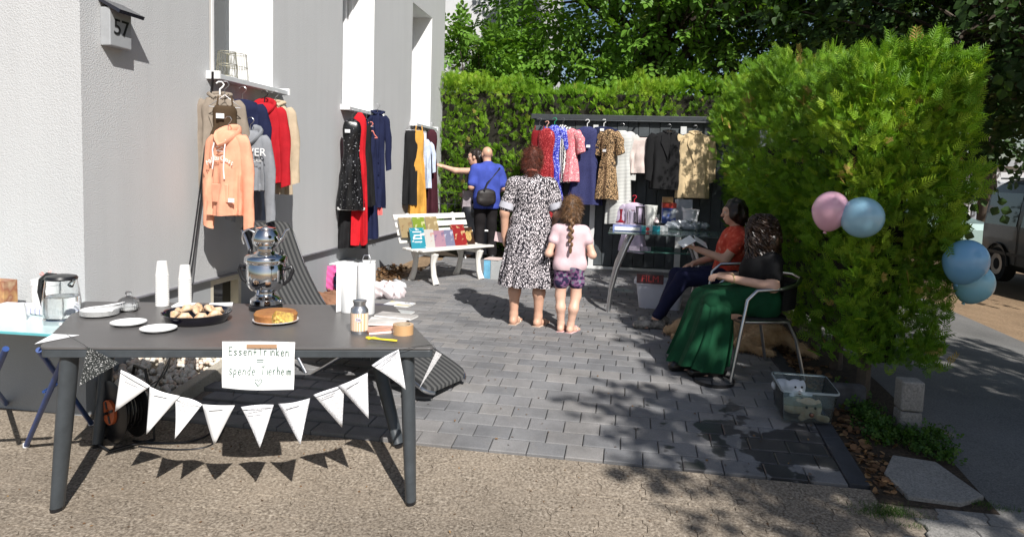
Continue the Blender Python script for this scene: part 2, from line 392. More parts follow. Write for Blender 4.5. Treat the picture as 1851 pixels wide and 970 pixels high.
for (xe, y) in cuts:                     # cut stones that close each row against the edging
    g_ = 1.2175-xe
    if g_ > .02:
        o = link(bpy.data.objects.new('paver', pme), drive); o.location = (xe+g_/2, y, gz(y)+.012); o.rotation_euler = (math.atan((gz(y+.05)-gz(y-.05))/.1), 0, 0); o.scale = (g_/PW, 1, 1)
tv = np.array(pm.v); rest = [c for c in cells if c not in ns]
tf4 = np.array([f for f in pm.f if len(f) == 4])
pos = np.array([(x, y, gz(y)+.012+random.uniform(-.0015, .0015)) for x, y in rest]); an = RNG.normal(0, .004, len(rest))
v, f = scatter(tv, tf4, pos, rotz(an), np.ones(len(rest)))
o = npmesh('paver_field', v, f, M_PAV, drive, False, np.repeat(RNG.random(len(rest)), len(tv))); o['kind'] = 'stuff'
# edging strip of the driveway on the hedge side
for i in range(14):
    y0 = YB+.01+i*.5; mb = MB(); a = .004
    mb.hexa([(1.22, y0+a, gz(y0)-.05), (1.325, y0+a, gz(y0)-.05), (1.325, y0+.5-a, gz(y0+.5)-.05), (1.22, y0+.5-a, gz(y0+.5)-.05)],
            [(1.22, y0+a, gz(y0)+.018), (1.325, y0+a, gz(y0)+.018), (1.325, y0+.5-a, gz(y0+.5)+.018), (1.22, y0+.5-a, gz(y0+.5)+.018)])
    mb.build('edging_stone', mat('edging_black', (.045, .047, .055), .75, var=.2, scale=6, bmp=.3, bscale=150), drive, smooth=False, bevel=.006)
# forecourt interlocking stones
sm = paver_mesh('paving_stone', .2285, .1685, .03, .0022, M_CONC, .02); pr = sm.build('paving_stone', M_CONC, fore, smooth=False); sme = pr.data; bpy.data.objects.remove(pr)
cand = []; row = 0; y = YB-.002-.0825
while y > 1.9:
    x = -3.9+(row % 2)*.1125
    while x < 1.28: cand.append((x, y)); x += .225
    y -= .165; row += 1
cand = [c for c in cand if seen(c) and not (c[0] < -3.2 and c[1] > 3.5)]
cand.sort(key=lambda c: -c[1])
for (x, y) in cand[:300]:
    o = link(bpy.data.objects.new('paving_stone', sme), fore); sl_ = (gz(y+.05)-gz(y-.05))/.1
    o.location = (x, y, gz(y)+.001+random.uniform(-.001, .001)); o.rotation_euler = (math.atan(sl_)+random.uniform(-.005, .005), random.uniform(-.005, .005), math.pi*random.randint(0, 0))
# pavement corner by the pillar: a pale slab and wavy grey stones
def slab(name, pts, h_, m_, parent=None, bev=.006):
    mb = MB(); lo_ = [(x, y, gz(y, x)-.03) for x, y in pts]; hi_ = [(x, y, gz(y, x)+h_) for x, y in pts]; n = len(pts)
    mb.add(lo_+hi_, [tuple(range(n-1, -1, -1)), tuple(range(n, 2*n))]+[(i, (i+1) % n, n+(i+1) % n, n+i) for i in range(n)])
    return mb.build(name, m_, parent, smooth=False, bevel=bev)
def gp(*pts): return [tuple(G(*p)[:2]) for p in pts]
s_ = slab('pale_slab', [(p[0], p[1]) for p in gp((1612, 830), (1690, 842), (1778, 905), (1735, 918), (1640, 905), (1597, 862))][::-1], .028, M_SLAB); s_['kind'] = 'structure'
walk = sheet('sidewalk', M_SAND, 1.3, 3.4, 1.5, 3.62, -.004, .3)
ws = paver_mesh('sidewalk_stone', .225, .165, .03, .004, M_SLAB, .022); pr = ws.build('sidewalk_stone', M_SLAB, walk, smooth=False); wme = pr.data; bpy.data.objects.remove(pr)
for j in range(10):
    for i in range(9):
        x, y = 1.44+i*.225+(j % 2)*.1125, 3.53-j*.165
        if y > 3.45-.1*0 and x < 1.6: continue
        if not seen((x, y)): continue
        o = link(bpy.data.objects.new('sidewalk_stone', wme), walk); o.location = (x, y, gz(y, x)+.006+random.uniform(-.002, .002)); o.rotation_euler = (math.atan((gz(y+.05)-gz(y-.05))/.1)+random.uniform(-.01, .01), random.uniform(-.01, .01), 0)
# ------------------------------------------------------------------ the house
XW, YC, YE = -3.2, 3.62, 11.72
def stucco(name, col, bm=.55):
    m, nt, b, o = mk(name); g = nd(nt, 'NewGeometry'); vec = g.outputs['Position']
    n = noise(nt, 120, 3, .6, vec=vec); n2 = noise(nt, .9, 5, .6, vec=vec); mp = nd(nt, 'Mapping'); mp.inputs['Scale'].default_value = (5, 5, .35); nt.links.new(vec, mp.inputs[0]); n3 = noise(nt, 1.2, 5, .6, vec=mp.outputs[0])
    c = mix(nt, n2, tuple(k*.93 for k in col), tuple(min(1, k*1.05) for k in col)); c = mix(nt, ramp(nt, n3, [(.45, 0.), (.8, .28)]), c, tuple(k*.78 for k in col))
    nt.links.new(c, b.inputs['Base Color'])
    b.inputs['Roughness'].default_value = .92; b.inputs['Specular IOR Level'].default_value = .2; bump(nt, b, n, bm, .012); return m
M_WALL = stucco('grey_render', (.505, .51, .512)); M_PLINTH = stucco('plinth_render', (.33, .345, .36), .25); M_REV = mat('white_reveal', (.84, .84, .83), .7, var=.02)
house = thing('house', 'light grey rendered house with a dark plinth and deep white window reveals', 'house', (XW, YC, 0))
ZT, ZB = 7.2, .53; WINS = [(4.885, 5.85), (7.385, 8.36), (9.91, 10.93)]; ZS, ZL = 2.125, 3.885
mb = MB()
def wallrect(y0, y1, z0, z1): mb.add([(XW, y0, z0), (XW, y1, z0), (XW, y1, z1), (XW, y0, z1)], [(0, 1, 2, 3)])
ys_ = [YC]+[k for w_ in WINS for k in w_]+[YE]
wallrect(YC, YE, ZB, ZS); wallrect(YC, YE, ZL, ZT)
for i in range(0, len(ys_), 2): wallrect(ys_[i], ys_[i+1], ZS, ZL)
mb.add([(-12, YC, ZB), (XW, YC, ZB), (XW, YC, ZT), (-12, YC, ZT)], [(0, 1, 2, 3)])
mb.add([(XW, YE, ZB), (-12, YE, ZB), (-12, YE, ZT), (XW, YE, ZT)], [(0, 1, 2, 3)])
mb.add([(-12, YC, ZT), (XW, YC, ZT), (XW, YE, ZT), (-12, YE, ZT)], [(0, 1, 2, 3)])
mb.build('wall', M_WALL, house, smooth=False, world=True)
mb = MB(); xp = XW-.025
CW = (4.93, 5.37, .2, .5)                          # cellar window in the plinth
for y0, y1, z0, z1 in ((YC+.02, CW[0], -.3, ZB), (CW[1], YE, -.3, ZB), (CW[0], CW[1], -.3, CW[2]), (CW[0], CW[1], CW[3], ZB)):
    mb.add([(xp, y0, z0), (xp, y1, z0), (xp, y1, z1), (xp, y0, z1)], [(0, 1, 2, 3)])
mb.add([(-12, YC+.025, -.4), (xp, YC+.025, -.4), (xp, YC+.025, ZB), (-12, YC+.025, ZB)], [(0, 1, 2, 3)])
mb.build('plinth', M_PLINTH, house, smooth=False, world=True)
mb = MB(); mb.box((XW+.004, (YC+YE)/2, ZB-.006), (.03, YE-YC, .012)); mb.box(((-12+XW)/2, YC-.004, ZB-.006), (12+XW, .03, .012))
mb.build('drip_edge', mat('drip_metal', (.2, .2, .22), .5, var=.1), house, smooth=False, world=True)
cwf = MB()
y0, y1, z0, z1 = CW
for c, s in (((xp-.05, y0+.02, (z0+z1)/2), (.1, .04, z1-z0)), ((xp-.05, y1-.02, (z0+z1)/2), (.1, .04, z1-z0)), ((xp-.05, (y0+y1)/2, z0+.02), (.1, y1-y0-.084, .04)), ((xp-.05, (y0+y1)/2, z1-.02), (.1, y1-y0-.084, .04))): cwf.box(c, s)
cwo = cwf.build('cellar_window', mat('cream_frame', (.62, .58, .47), .5, var=.06), house, smooth=False, world=True)
MWD[cwo] = MWD[house]
MB().box((xp-.08, (y0+y1)/2, (z0+z1)/2), (.01, y1-y0-.08, z1-z0-.08)).build('pane', mat('dark_pane', (.01, .011, .012), .08, var=.1), cwo, smooth=False, world=True)
M_FRAME = mat('white_frame', (.78, .78, .78), .3, var=.02); M_PANE = thinglass('window_glass', (.75, .8, .82), .12)
M_CURT = mat('window_blind', (.72, .71, .69), .8, var=.03)
for wi, (a, b_) in enumerate(WINS):
    xi = XW-.36; mb = MB(); t = .05
    win = MB()
    # deep reveals
    mb.add([(XW, b_, ZS), (xi, b_, ZS), (xi, b_, ZL), (XW, b_, ZL)], [(0, 1, 2, 3)]); mb.add([(xi, a, ZS), (XW, a, ZS), (XW, a, ZL), (xi, a, ZL)], [(0, 1, 2, 3)])
    mb.add([(xi, a, ZL), (XW, a, ZL), (XW, b_, ZL), (xi, b_, ZL)], [(0, 1, 2, 3)])
    wo_ = mb.build('window', M_REV, house, smooth=False, world=True); MWD[wo_] = MWD[house]
    fr = MB(); fx = xi-.02
    for yy in (a+.035, (a+b_)/2, b_-.035): fr.box((fx, yy, (ZS+ZL)/2), (.06, .07, ZL-ZS-.004))
    for zz in (ZS+.035, ZL-.035):
        fr.box((fx, (a*1.5+b_*.5)/2+.0175, zz), (.056, (b_-a)/2-.106, .07)); fr.box((fx, (a*.5+b_*1.5)/2-.0175, zz), (.056, (b_-a)/2-.106, .07))
    fr.build('frame', M_FRAME, wo_, smooth=False, bevel=.006, world=True)
    MB().box((fx-.01, (a+b_)/2, (ZS+ZL)/2), (.008, b_-a-.1, ZL-ZS-.1)).build('pane', M_PANE, wo_, smooth=False, world=True)
    MB().box((fx-.1, (a+b_)/2, (ZS+ZL)/2), (.01, b_-a+.2, ZL-ZS+.2)).build('blind', M_CURT, wo_, smooth=False, world=True)
    # guide rail of the roller shutter down the reveal
    MB().box((xi+.05, a+.025, (ZS+ZL)/2), (.07, .04, ZL-ZS)).build('shutter_rail', M_FRAME, wo_, smooth=False, bevel=.004, world=True); MB().box((xi+.05, b_-.012, (ZS+ZL)/2), (.05, .02, ZL-ZS)).build('shutter_rail', M_FRAME, wo_, smooth=False, bevel=.004, world=True)
    MB().box((XW-.1, a+.1, (ZS+ZL)/2), (.012, .15, ZL-ZS-.01)).build('added_panel', mat('cream_panel', (.72, .69, .64), .6, var=.03), wo_, smooth=False, world=True); MB().box((XW-.12, a+.2, (ZS+ZL)/2), (.05, .035, ZL-ZS-.012)).build('panel_edge', M_FRAME, wo_, smooth=False, bevel=.004, world=True)  # cream panel added near the outer edge so that sun reaches it
    sb = MB(); y0, y1 = a-.02, b_+.1
    sb.add([(xi, y0, ZS-.03), (xi, y1, ZS-.03), (XW+.1, y1, ZS-.045), (XW+.1, y0, ZS-.045), (xi, y0, ZS+.012), (xi, y1, ZS+.012), (XW+.1, y1, ZS-.005), (XW+.1, y0, ZS-.005)],
           [(3, 2, 1, 0), (4, 5, 6, 7), (0, 1, 5, 4), (1, 2, 6, 5), (2, 3, 7, 6), (3, 0, 4, 7)])
    sill = sb.build('sill', mat('sill_metal', (.62, .64, .66), .35, .2, var=.04), wo_, smooth=False, bevel=.004, world=True)
    MB().box((XW+.04, y0-.008, ZS-.015), (.14, .02, .06)).build('sill_cap', WHITE, wo_, smooth=False, world=True); MB().box((XW+.04, y1+.008, ZS-.015), (.14, .02, .06)).build('sill_cap', WHITE, wo_, smooth=False, world=True)
# gravel strip along the plinth with its concrete edging
mb = MB(); kv = []
g0 = []
n = 1700; gx = RNG.uniform(-3.2, -2.83, n); gy = RNG.uniform(3.75, 6.4, n)
tp = MB().ball((0, 0, 0), 1, 3); tvv = np.array(tp.v); ff = np.array([q for q in tp.f if len(q) == 4])
rr = basis(RNG.normal(size=(n, 3)), RNG.normal(size=(n, 3)))
pos = np.array([(x, y, gz(y)+.05+.16*max(0, 1-(x+3.2)/.37)+random.uniform(-.01, .01)) for x, y in zip(gx, gy)])
v, f = scatter(tvv*np.array([1, .8, .55]), ff, pos, rr, RNG.uniform(.016, .032, n))
def pebmat():
    m, nt, b, o = mk('white_pebble'); a = nd(nt, 'Attribute'); a.attribute_name = 'rnd'
    nt.links.new(ramp(nt, a.outputs['Fac'], [(0, (.55, .5, .43)), (.5, (.7, .67, .6)), (.8, (.6, .45, .34)), (1, (.8, .78, .72))]), b.inputs['Base Color']); b.inputs['Roughness'].default_value = .8; return m
o = npmesh('gravel', v, f, pebmat(), None, True, np.repeat(RNG.random(n), len(tvv))); tag(o, 'pale pebble gravel heaped along the plinth of the house', 'gravel', kind='stuff')
mb = MB()
mb.add([(-3.21, 3.72, gz(3.7)-.02), (-2.82, 3.72, gz(3.7)-.02), (-2.82, 6.45, .0), (-3.21, 6.45, .0), (-3.21, 3.72, gz(3.7)+.2), (-2.82, 3.72, gz(3.7)+.035), (-2.82, 6.45, .05), (-3.21, 6.45, .21)],
       [(3, 2, 1, 0), (4, 5, 6, 7), (0, 1, 5, 4), (1, 2, 6, 5), (2, 3, 7, 6), (3, 0, 4, 7)])
mb.build('gravel_bed', M_EDGE, smooth=False)['kind'] = 'structure'
kb = thing('gravel_edging', 'pale concrete edging boards holding the gravel by the house', 'edging', (-2.79, 3.75, gz(3.75)))
for i in range(3):
    y0 = 3.76+i*.9; y1 = y0+.895; q = MB()
    q.hexa([(-2.83, y0, gz(y0)-.05), (-2.75, y0, gz(y0)-.05), (-2.75, y1, gz(y1)-.05), (-2.83, y1, gz(y1)-.05)], [(-2.83, y0, gz(y0)+.085), (-2.75, y0, gz(y0)+.085), (-2.75, y1, gz(y1)+.085), (-2.83, y1, gz(y1)+.085)])
    q.build('board', M_EDGE, kb, smooth=False, bevel=.01, world=True)
# house number lamp with its small solar hood
hn = thing('house_number_lamp', 'small grey solar lamp with house number 57 on the wall', 'house number', (XW, 3.94, 2.27))
y0, y1, zb, zt = PX(196, 60, XW+.06).y, PX(235, 60, XW+.06).y, PX(215, 88, XW+.06).z, PX(215, 8, XW+.06).z
yc = (y0+y1)/2; wd = y1-y0
MB().box((XW+.035, yc, (zb+zt-.03)/2), (.07, wd, zt-zb-.04)).build('plate', mat('lamp_grey', (.33, .34, .35), .45, var=.05), hn, smooth=False, bevel=.006, world=True)
hd = MB(); hd.add([(XW+.0, y0-.01, zt+.02), (XW, y1+.01, zt+.02), (XW+.15, y1+.02, zt-.055), (XW+.15, y0-.01, zt-.055), (XW+.0, y0-.01, zt), (XW, y1+.01, zt), (XW+.14, y1+.02, zt-.075), (XW+.14, y0-.01, zt-.075)],
                  [(0, 1, 2, 3), (7, 6, 5, 4), (0, 4, 5, 1), (1, 5, 6, 2), (2, 6, 7, 3), (3, 7, 4, 0)])
hd.build('solar_hood', mat('solar_black', (.02, .021, .03), .15, var=.1), hn, smooth=False, world=True)
Mt = Matrix(((0, 0, 1, .0725), (1, 0, 0, yc-3.94), (0, 1, 0, (zb+zt-.03)/2-2.27+.0), (0, 0, 0, 1)))
text('digits', '57', .135, mat('number_black', (.01, .01, .01), .5, var=.05), hn, Mt, .002)
# ------------------------------------------------------------------ neighbour's house and the far street buildings
nb = thing('neighbour_house', 'pale rendered house end behind the back hedge, dappled with leaf shadow', 'house', (-5.5, 17, 0))
MB().box((-5.6, 21, 4), (6.4, 7, 8)).build('wall', stucco('pale_render', (.62, .62, .62), .5), nb, smooth=False, world=True)
q = MB(); q.hexa([(-9, 17.2, 8), (-2.2, 17.2, 8), (-2.2, 24.8, 8), (-9, 24.8, 8)], [(-9, 21, 11), (-2.2, 21, 11), (-2.2, 21.1, 11), (-9, 21.1, 11)]); q.build('roof', mat('roof_tile', (.2, .08, .05), .8), nb, smooth=False, world=True)
gr = thing('garage_row', 'long pale garage block with grey doors beyond the parked van', 'garages', (12, 27, -.4))
MB().box((14, 30, .9), (26, 5, 2.6)).build('wall', stucco('garage_render', (.5, .51, .52), .5), gr, smooth=False, world=True)
MB().box((14, 30, 2.3), (26.4, 5.4, .22)).build('roof_edge', mat('roof_felt', (.3, .31, .33), .8), gr, smooth=False, world=True)
for i in range(6): MB().box((4.5+i*3.1, 27.47, .62), (2.4, .06, 2.0)).build('garage_door', mat('door_grey%d' % (i % 2), (.26, .28, .31) if i % 2 else (.52, .53, .54), .5), gr, smooth=False, bevel=.02, world=True)
# ================================================================== hedges and trees
def spray_template(nl=5):
    v = []; f = []
    def leaf(a, b, w_, zz):
        a = np.array(a); b = np.array(b); d = b-a; p = np.array([-d[1], d[0], 0]); p = p/np.linalg.norm(p)*w_; m = a+d*.45; i = len(v)
        v.extend([a, m+p+np.array([0, 0, zz]), b+np.array([0, 0, -zz]), m-p+np.array([0, 0, zz])]); f.append((i, i+1, i+2, i+3))
    leaf((0, 0, 0), (0, 1, -.08), .035, .01)
    for i in range(nl):
        t = .12+.8*i/nl; L = .46*(1-.62*t)+.06
        for s in (-1, 1):
            e = (s*L*.72, t+L*.66, -.03-.12*t)
            leaf((0, t, -.05*t), e, .044, .02)
            if i < 2:
                mp = np.array((s*L*.38, t+L*.33, -.03)); leaf(tuple(mp), (s*(L*.38+.17), t+L*.33+.02, -.07), .04, .01)
    return np.array(v, float), np.array(f)
SPV, SPF = spray_template()
def nsin(p, s): return np.sin(p[:, 0]*s*1.3+1.1)*np.sin(p[:, 1]*s+.4)*np.sin(p[:, 2]*s*1.1+2.2)
def nmix(p, s): return (np.sin(s*(p[:, 0]+.7*p[:, 1])+.6*np.sin(s*.7*p[:, 2]))+np.sin(s*(1.1*p[:, 1]-.6*p[:, 2])+1)+np.sin(s*(1.2*p[:, 2]+.5*p[:, 0])+2))/3
def gaps(P): q = nmix(P, 6.3)+.7*nmix(P+2.3, 14.)+RNG.normal(0, .12, len(P)); return q, q > -.56
def hedge_foliage(name, mat_, parent, lo, hi, n, faces, size=(.09, .19), bulge=.1, toplift=None, xtop=0):
    lo = np.array(lo); hi = np.array(hi); d = hi-lo; P = []; N = []
    area = {'-x': d[1]*d[2], '+x': d[1]*d[2], '-y': d[0]*d[2], '+y': d[0]*d[2], '+z': d[0]*d[1]*1.5}; tot = sum(area[k] for k in faces)
    for k in faces:
        m = int(n*area[k]/tot); q = lo+RNG.random((m, 3))*d; a = 'xyz'.index(k[1]); q[:, a] = (lo if k[0] == '-' else hi)[a]
        nn = np.zeros((m, 3)); nn[:, a] = -1 if k[0] == '-' else 1; P.append(q); N.append(nn)
    P = np.concatenate(P); N = np.concatenate(N); gq, kp = gaps(P); P = P[kp]; N = N[kp]; gq = gq[kp]
    off = bulge*(nsin(P, 2.6)+.6*gq)+RNG.normal(0, .035, len(P))-np.abs(RNG.normal(0, .05, len(P)))
    P = P+N*off[:, None]
    # round the upper edges
    if toplift is not None: P[:, 2] += toplift(P)*np.clip((P[:, 2]-lo[2])/(hi[2]-lo[2]), 0, 1)
    D = N*.75+np.array([0, 0, .62])+RNG.normal(0, .42, P.shape)
    U = N*.5+RNG.normal(0, .7, P.shape); rot = basis(D, U); sc = RNG.uniform(size[0], size[1], len(P))
    v, f = scatter(SPV, SPF, P, rot, sc); r = np.clip(.5+.28*nsin(P, 1.7)+RNG.normal(0, .2, len(P)), 0, .92)
    r[RNG.random(len(P)) < .012] = 1.
    return npmesh(name, v, f, mat_, parent, False, np.repeat(r, len(SPV)))
def core(name, lo, hi, parent, m_, inset=.12):  # solid dark box added inside a hedge to block light between the sprays
    lo = np.array(lo)+inset; hi = np.array(hi)-inset; lo[2] -= inset
    n = [max(2, int((hi[i]-lo[i])/.25)) for i in range(3)]; mb = MB()
    mb.box(tuple((lo+hi)/2), tuple(hi-lo)); return mb.build(name, m_, parent, smooth=False)
M_TH1 = leafmat('thuja_green', (.06, .15, .011), (.175, .35, .022), ((.34, .48, .04), (.52, .36, .12)), .3)
M_TH2 = leafmat('thuja_bright', (.12, .26, .016), (.215, .41, .026), ((.34, .48, .045), (.46, .36, .1)), .34)
M_CORE = mat('core_shade', (.018, .016, .009), .95, var=.3, scale=5)  # near-black colour stands in for the shade deep inside the hedge
M_BARK = mat('bark', (.09, .07, .052), .9, var=.3, scale=8, bmp=.8, bscale=30)
hr = thing('thuja_hedge', 'tall dense thuja hedge along the right side of the driveway', 'hedge', (1.65, 7, 0))
MWD[hr] = Matrix.Translation((1.65, 7, 0))
def toWorldParent(o, parent): o.matrix_parent_inverse = MWD[parent].inverted(); return o
lift = lambda P: .16*np.sin(P[:, 1]*1.9+.7)*.35+.12*np.sin(P[:, 0]*7+P[:, 1]*3)+.30*np.clip((P[:, 1]-5)/4, 0, 1)
LO, HI = (1.47, 4.66, .24), (2.03, 9.9, 2.2)
toWorldParent(hedge_foliage('foliage', M_TH1, hr, LO, HI, 10500, ('-x', '-y', '+x', '+z'), (.06, .13), .10, lift), hr)
toWorldParent(hedge_foliage('foliage', M_TH1, hr, (1.47, 4.68, .24), (2.05, 4.8, 2.2), 2800, ('-y',), (.05, .11), .06, lift), hr)
P0 = lambda d_, c_, r_: np.array(c_)+d_*np.array(r_)
n = 17500; dd = RNG.normal(size=(n, 3)); dd /= np.linalg.norm(dd, axis=1, keepdims=True)
for (cc, rr_, m0, m1) in (((1.52, 6.95, 1.72), (.52, 1.5, .72), 0, 8800), ((1.55, 8.6, 1.8), (.42, 1.4, .85), 8800, 11600), ((1.70, 5.05, 1.62), (.43, .52, .66), 11600, 17500)):
    d1 = dd[m0:m1]; d1 = np.sign(d1)*np.abs(d1)**.5; d1 = d1/np.maximum(1, np.abs(d1).max(1, keepdims=True))*.97; d1[:, 0] = np.where((d1[:, 2] < 0) & (d1[:, 0] < 0), d1[:, 0]*(1+.85*d1[:, 2]), d1[:, 0]); P = np.array(cc)+d1*np.array(rr_)*(1+.13*nsin(d1*3, 2.2)+.09*nsin(P0(d1, cc, rr_), 7.5)+RNG.normal(0, .05, len(d1)))[:, None]; gq, kp = gaps(P); P = P[kp]; d1 = d1[kp]; gq = gq[kp]; N1 = d1/np.array(rr_); N1 /= np.linalg.norm(N1, axis=1, keepdims=True)
    P = P+N1*(.07*gq)[:, None]; v, f = scatter(SPV, SPF, P, basis(N1*.75+np.array([0, 0, .6])+RNG.normal(0, .42, P.shape), N1*.5+RNG.normal(0, .7, P.shape)), RNG.uniform(.05, .115, len(P))); rv = np.clip(.5+.28*nsin(P, 1.7)+RNG.normal(0, .2, len(P)), 0, .92); rv[(RNG.random(len(P)) < .35) & (nsin(P, 5.5) > .62)] = 1.
    toWorldParent(npmesh('foliage', v, f, M_TH1, hr, False, np.repeat(rv, len(SPV))), hr)
m = 900; q = np.array(LO)+RNG.random((m, 3))*(np.array(HI)-np.array(LO)); q[:, 2] = HI[2]; q[:, 2] += lift(q)-.06
D = np.stack([RNG.normal(0, .35, m), RNG.normal(0, .35, m), np.ones(m)], 1); v, f = scatter(SPV, SPF, q, basis(D, RNG.normal(size=(m, 3))), RNG.uniform(.07, .17, m))
toWorldParent(npmesh('top_shoots', v, f, M_TH2, hr, False, np.repeat(np.clip(RNG.normal(.7, .2, m), 0, .95), len(SPV))), hr)
toWorldParent(core('shade_core', LO, (HI[0], HI[1], HI[2]-.15), hr, M_CORE, .2), hr)
for yy in np.arange(4.9, 9.8, .6):
    MB().tube([(1.66, yy, -.05), (1.67, yy+.02, .3), (1.65, yy, .6)], [.05, .042, .035], 8).build('trunk', M_BARK, hr, world=True)
hb = thing('thuja_hedge', 'sunlit clipped thuja hedge closing the yard behind the dark shed', 'hedge', (-1, 12, 0)); MWD[hb] = Matrix.Translation((-1, 12, 0))
lo, hi = (-3.6, 11.55, .05), (2.9, 12.5, 2.9); lift2 = lambda P: .10*np.sin(P[:, 0]*1.6)+.06*np.sin(P[:, 0]*6.5+1)
toWorldParent(hedge_foliage('foliage', M_TH2, hb, lo, hi, 12500, ('-y', '+z', '-x'), (.08, .15), .09, lift2), hb)
toWorldParent(core('shade_core', lo, hi, hb, M_CORE, .12), hb)
# broad leaves: a compound walnut leaf of seven leaflets, and a plain twig of leaves
def leaflets(parts):
    v = []; f = []
    for (bx, by, ang, L, w_) in parts:
        c, s = math.cos(ang), math.sin(ang); pts = [(0, 0, 0), (w_*.8, .3*L, .03), (w_, .55*L, .02), (.45*w_, .85*L, -.02), (0, L, -.06), (-.45*w_, .85*L, -.02), (-w_, .55*L, .02), (-w_*.8, .3*L, .03), (0, .5*L, -.02)]
        i = len(v)
        for x, y, z in pts: v.append((bx+c*x-s*y, by+s*x+c*y, z))
        f += [(i, i+1, i+2, i+8), (i+8, i+2, i+3, i+4), (i+8, i+4, i+5, i+6), (i, i+8, i+6, i+7)]
    return np.array(v, float), np.array(f)
WLV, WLF = leaflets([(0, 1., 0, .55, .16), (.02, .82, -.9, .46, .13), (-.02, .82, .9, .46, .13), (.02, .52, -1.05, .42, .12), (-.02, .52, 1.05, .42, .12), (.02, .25, -1.15, .36, .1), (-.02, .25, 1.15, .36, .1)])
LLV, LLF = leaflets([(0, .75, 0, .42, .2), (.02, .5, -.9, .42, .2), (-.02, .35, .9, .42, .2), (.02, .15, -1.2, .36, .17)])
def tree(name, label, base, h_trunk, centre, radii, n, tmpl, mat_, size, r_trunk=.16, nclump=60, group=None, low=-1., seed=1, bark=M_BARK):
    rng = np.random.default_rng(seed); t = thing(name, label, 'tree', base, group=group); MWD[t] = Matrix.Translation(Vector(base)); mb = MB()
    b = Vector(base); top = Vector((centre[0], centre[1], centre[2]-radii[2]*.1))
    mb.tube([b-Vector((0, 0, .2)), b+(top-b)*.3+Vector((.06, 0, 0)), b+(top-b)*.65+Vector((-.05, .05, 0)), top, top+Vector((.1, .1, radii[2]*.7))], [r_trunk*1.2, r_trunk, r_trunk*.8, r_trunk*.5, .03], 10)
    cl = []
    while len(cl) < nclump:
        q = rng.uniform(-1, 1, 3); l = np.linalg.norm(q)
        if l > 1 or l < .35 or q[2] < low: continue
        cl.append(q)
    cl = np.array(cl)
    for q in cl[::2]:
        e = Vector(np.array(centre)+q*np.array(radii)*.95); s0 = b+(top-b)*random.uniform(.45, .95); m_ = s0.lerp(e, .5)+Vector((0, 0, .15*radii[2]*random.random()))
        mb.tube([s0, m_, e], [r_trunk*.32, r_trunk*.18, .012], 6)
    mb.build('trunk', bark, t, world=True)
    ci = rng.integers(0, nclump, n); P = (cl[ci]+rng.normal(0, .15, (n, 3)))*np.array(radii)+np.array(centre)
    D = rng.normal(0, 1, (n, 3))+cl[ci]*1.1+np.array([0, 0, -.35]); U = np.array([0, 0, 1.])+rng.normal(0, .45, (n, 3))
    v, f = scatter(tmpl[0], tmpl[1], P, basis(D, U), rng.uniform(size[0], size[1], n))
    r = np.clip(.45+.3*nsin(P, .9)+rng.normal(0, .18, n), 0, 1)
    toWorldParent(npmesh('crown', v, f, mat_, t, False, np.repeat(r, len(tmpl[0]))), t); return t
M_WAL = leafmat('walnut_leaf', (.085, .19, .026), (.155, .31, .04), ((.22, .38, .055), (.32, .35, .08)), .3, .42)
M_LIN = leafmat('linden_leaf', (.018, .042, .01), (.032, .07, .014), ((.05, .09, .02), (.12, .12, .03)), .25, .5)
tree('walnut_tree', 'large walnut tree with broad green leaves behind the back hedge', (.6, 15.2, .1), 3, (.6, 15.0, 5.6), (4.4, 2.6, 3.0), 4300, (WLV, WLF), M_WAL, (.27, .44), .2, 120, seed=3)
tree('bushy_tree', 'dark leafy shrub tree peeking over the hedge beside the pale house', (-3.3, 14.2, .1), 2, (-3.0, 14.2, 3.5), (1.0, 1.0, 1.1), 700, (WLV, WLF), M_WAL, (.2, .34), .07, 26, seed=5)
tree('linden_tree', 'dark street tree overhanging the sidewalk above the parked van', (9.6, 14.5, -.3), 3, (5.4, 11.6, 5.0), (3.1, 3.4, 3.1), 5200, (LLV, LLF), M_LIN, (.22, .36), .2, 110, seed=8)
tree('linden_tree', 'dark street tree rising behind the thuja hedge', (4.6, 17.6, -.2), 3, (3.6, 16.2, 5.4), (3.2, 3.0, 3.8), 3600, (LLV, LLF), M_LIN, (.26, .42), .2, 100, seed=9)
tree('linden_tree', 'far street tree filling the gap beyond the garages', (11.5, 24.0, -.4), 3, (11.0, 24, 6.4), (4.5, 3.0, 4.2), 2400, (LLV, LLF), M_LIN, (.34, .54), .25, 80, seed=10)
# a street tree at the kerb behind the photographer: its shade falls across the right half of the yard
tree('kerb_tree', 'kerbside street tree whose shade falls on the hedge and drive', (5.6, -1.2, -.3), 3, (5.2, .2, 4.45), (2.0, 2.1, 1.4), 2900, (LLV, LLF), M_LIN, (.22, .36), .2, 70, seed=21)
# ------------------------------------------------------------------ pillar, weeds, leaves at the hedge foot
pl = thing('concrete_pillar', 'weathered pale concrete gate pillar at the foot of the hedge', 'pillar', (1.765, 4.42, gz(4.4)-.04))
for (z0, z1, g_) in ((-.1, .172, 0), (.178, .36, .003)):
    q = MB(); q.box((0, 0, (z0+z1)/2), (.125+g_, .12+g_, z1-z0)); q.build('block', M_SLAB, pl, smooth=False, bevel=.012)
bs = thing('stone_block', 'dark grey kerb stone half hidden under the hedge', 'stone', (1.5, 4.68, gz(4.68))); MB().box((0, 0, .06), (.2, .09, .2)).build('block', mat('dark_stone', (.08, .08, .085), .9, var=.25, scale=9, bmp=.6), bs, smooth=False, bevel=.015)
bld = np.array([(-.012, 0, 0), (.012, 0, 0), (.008, .5, .08), (-.008, .5, .08), (0, 1, .3)]); bf = np.array([(0, 1, 2, 3), (3, 2, 4, 4)])
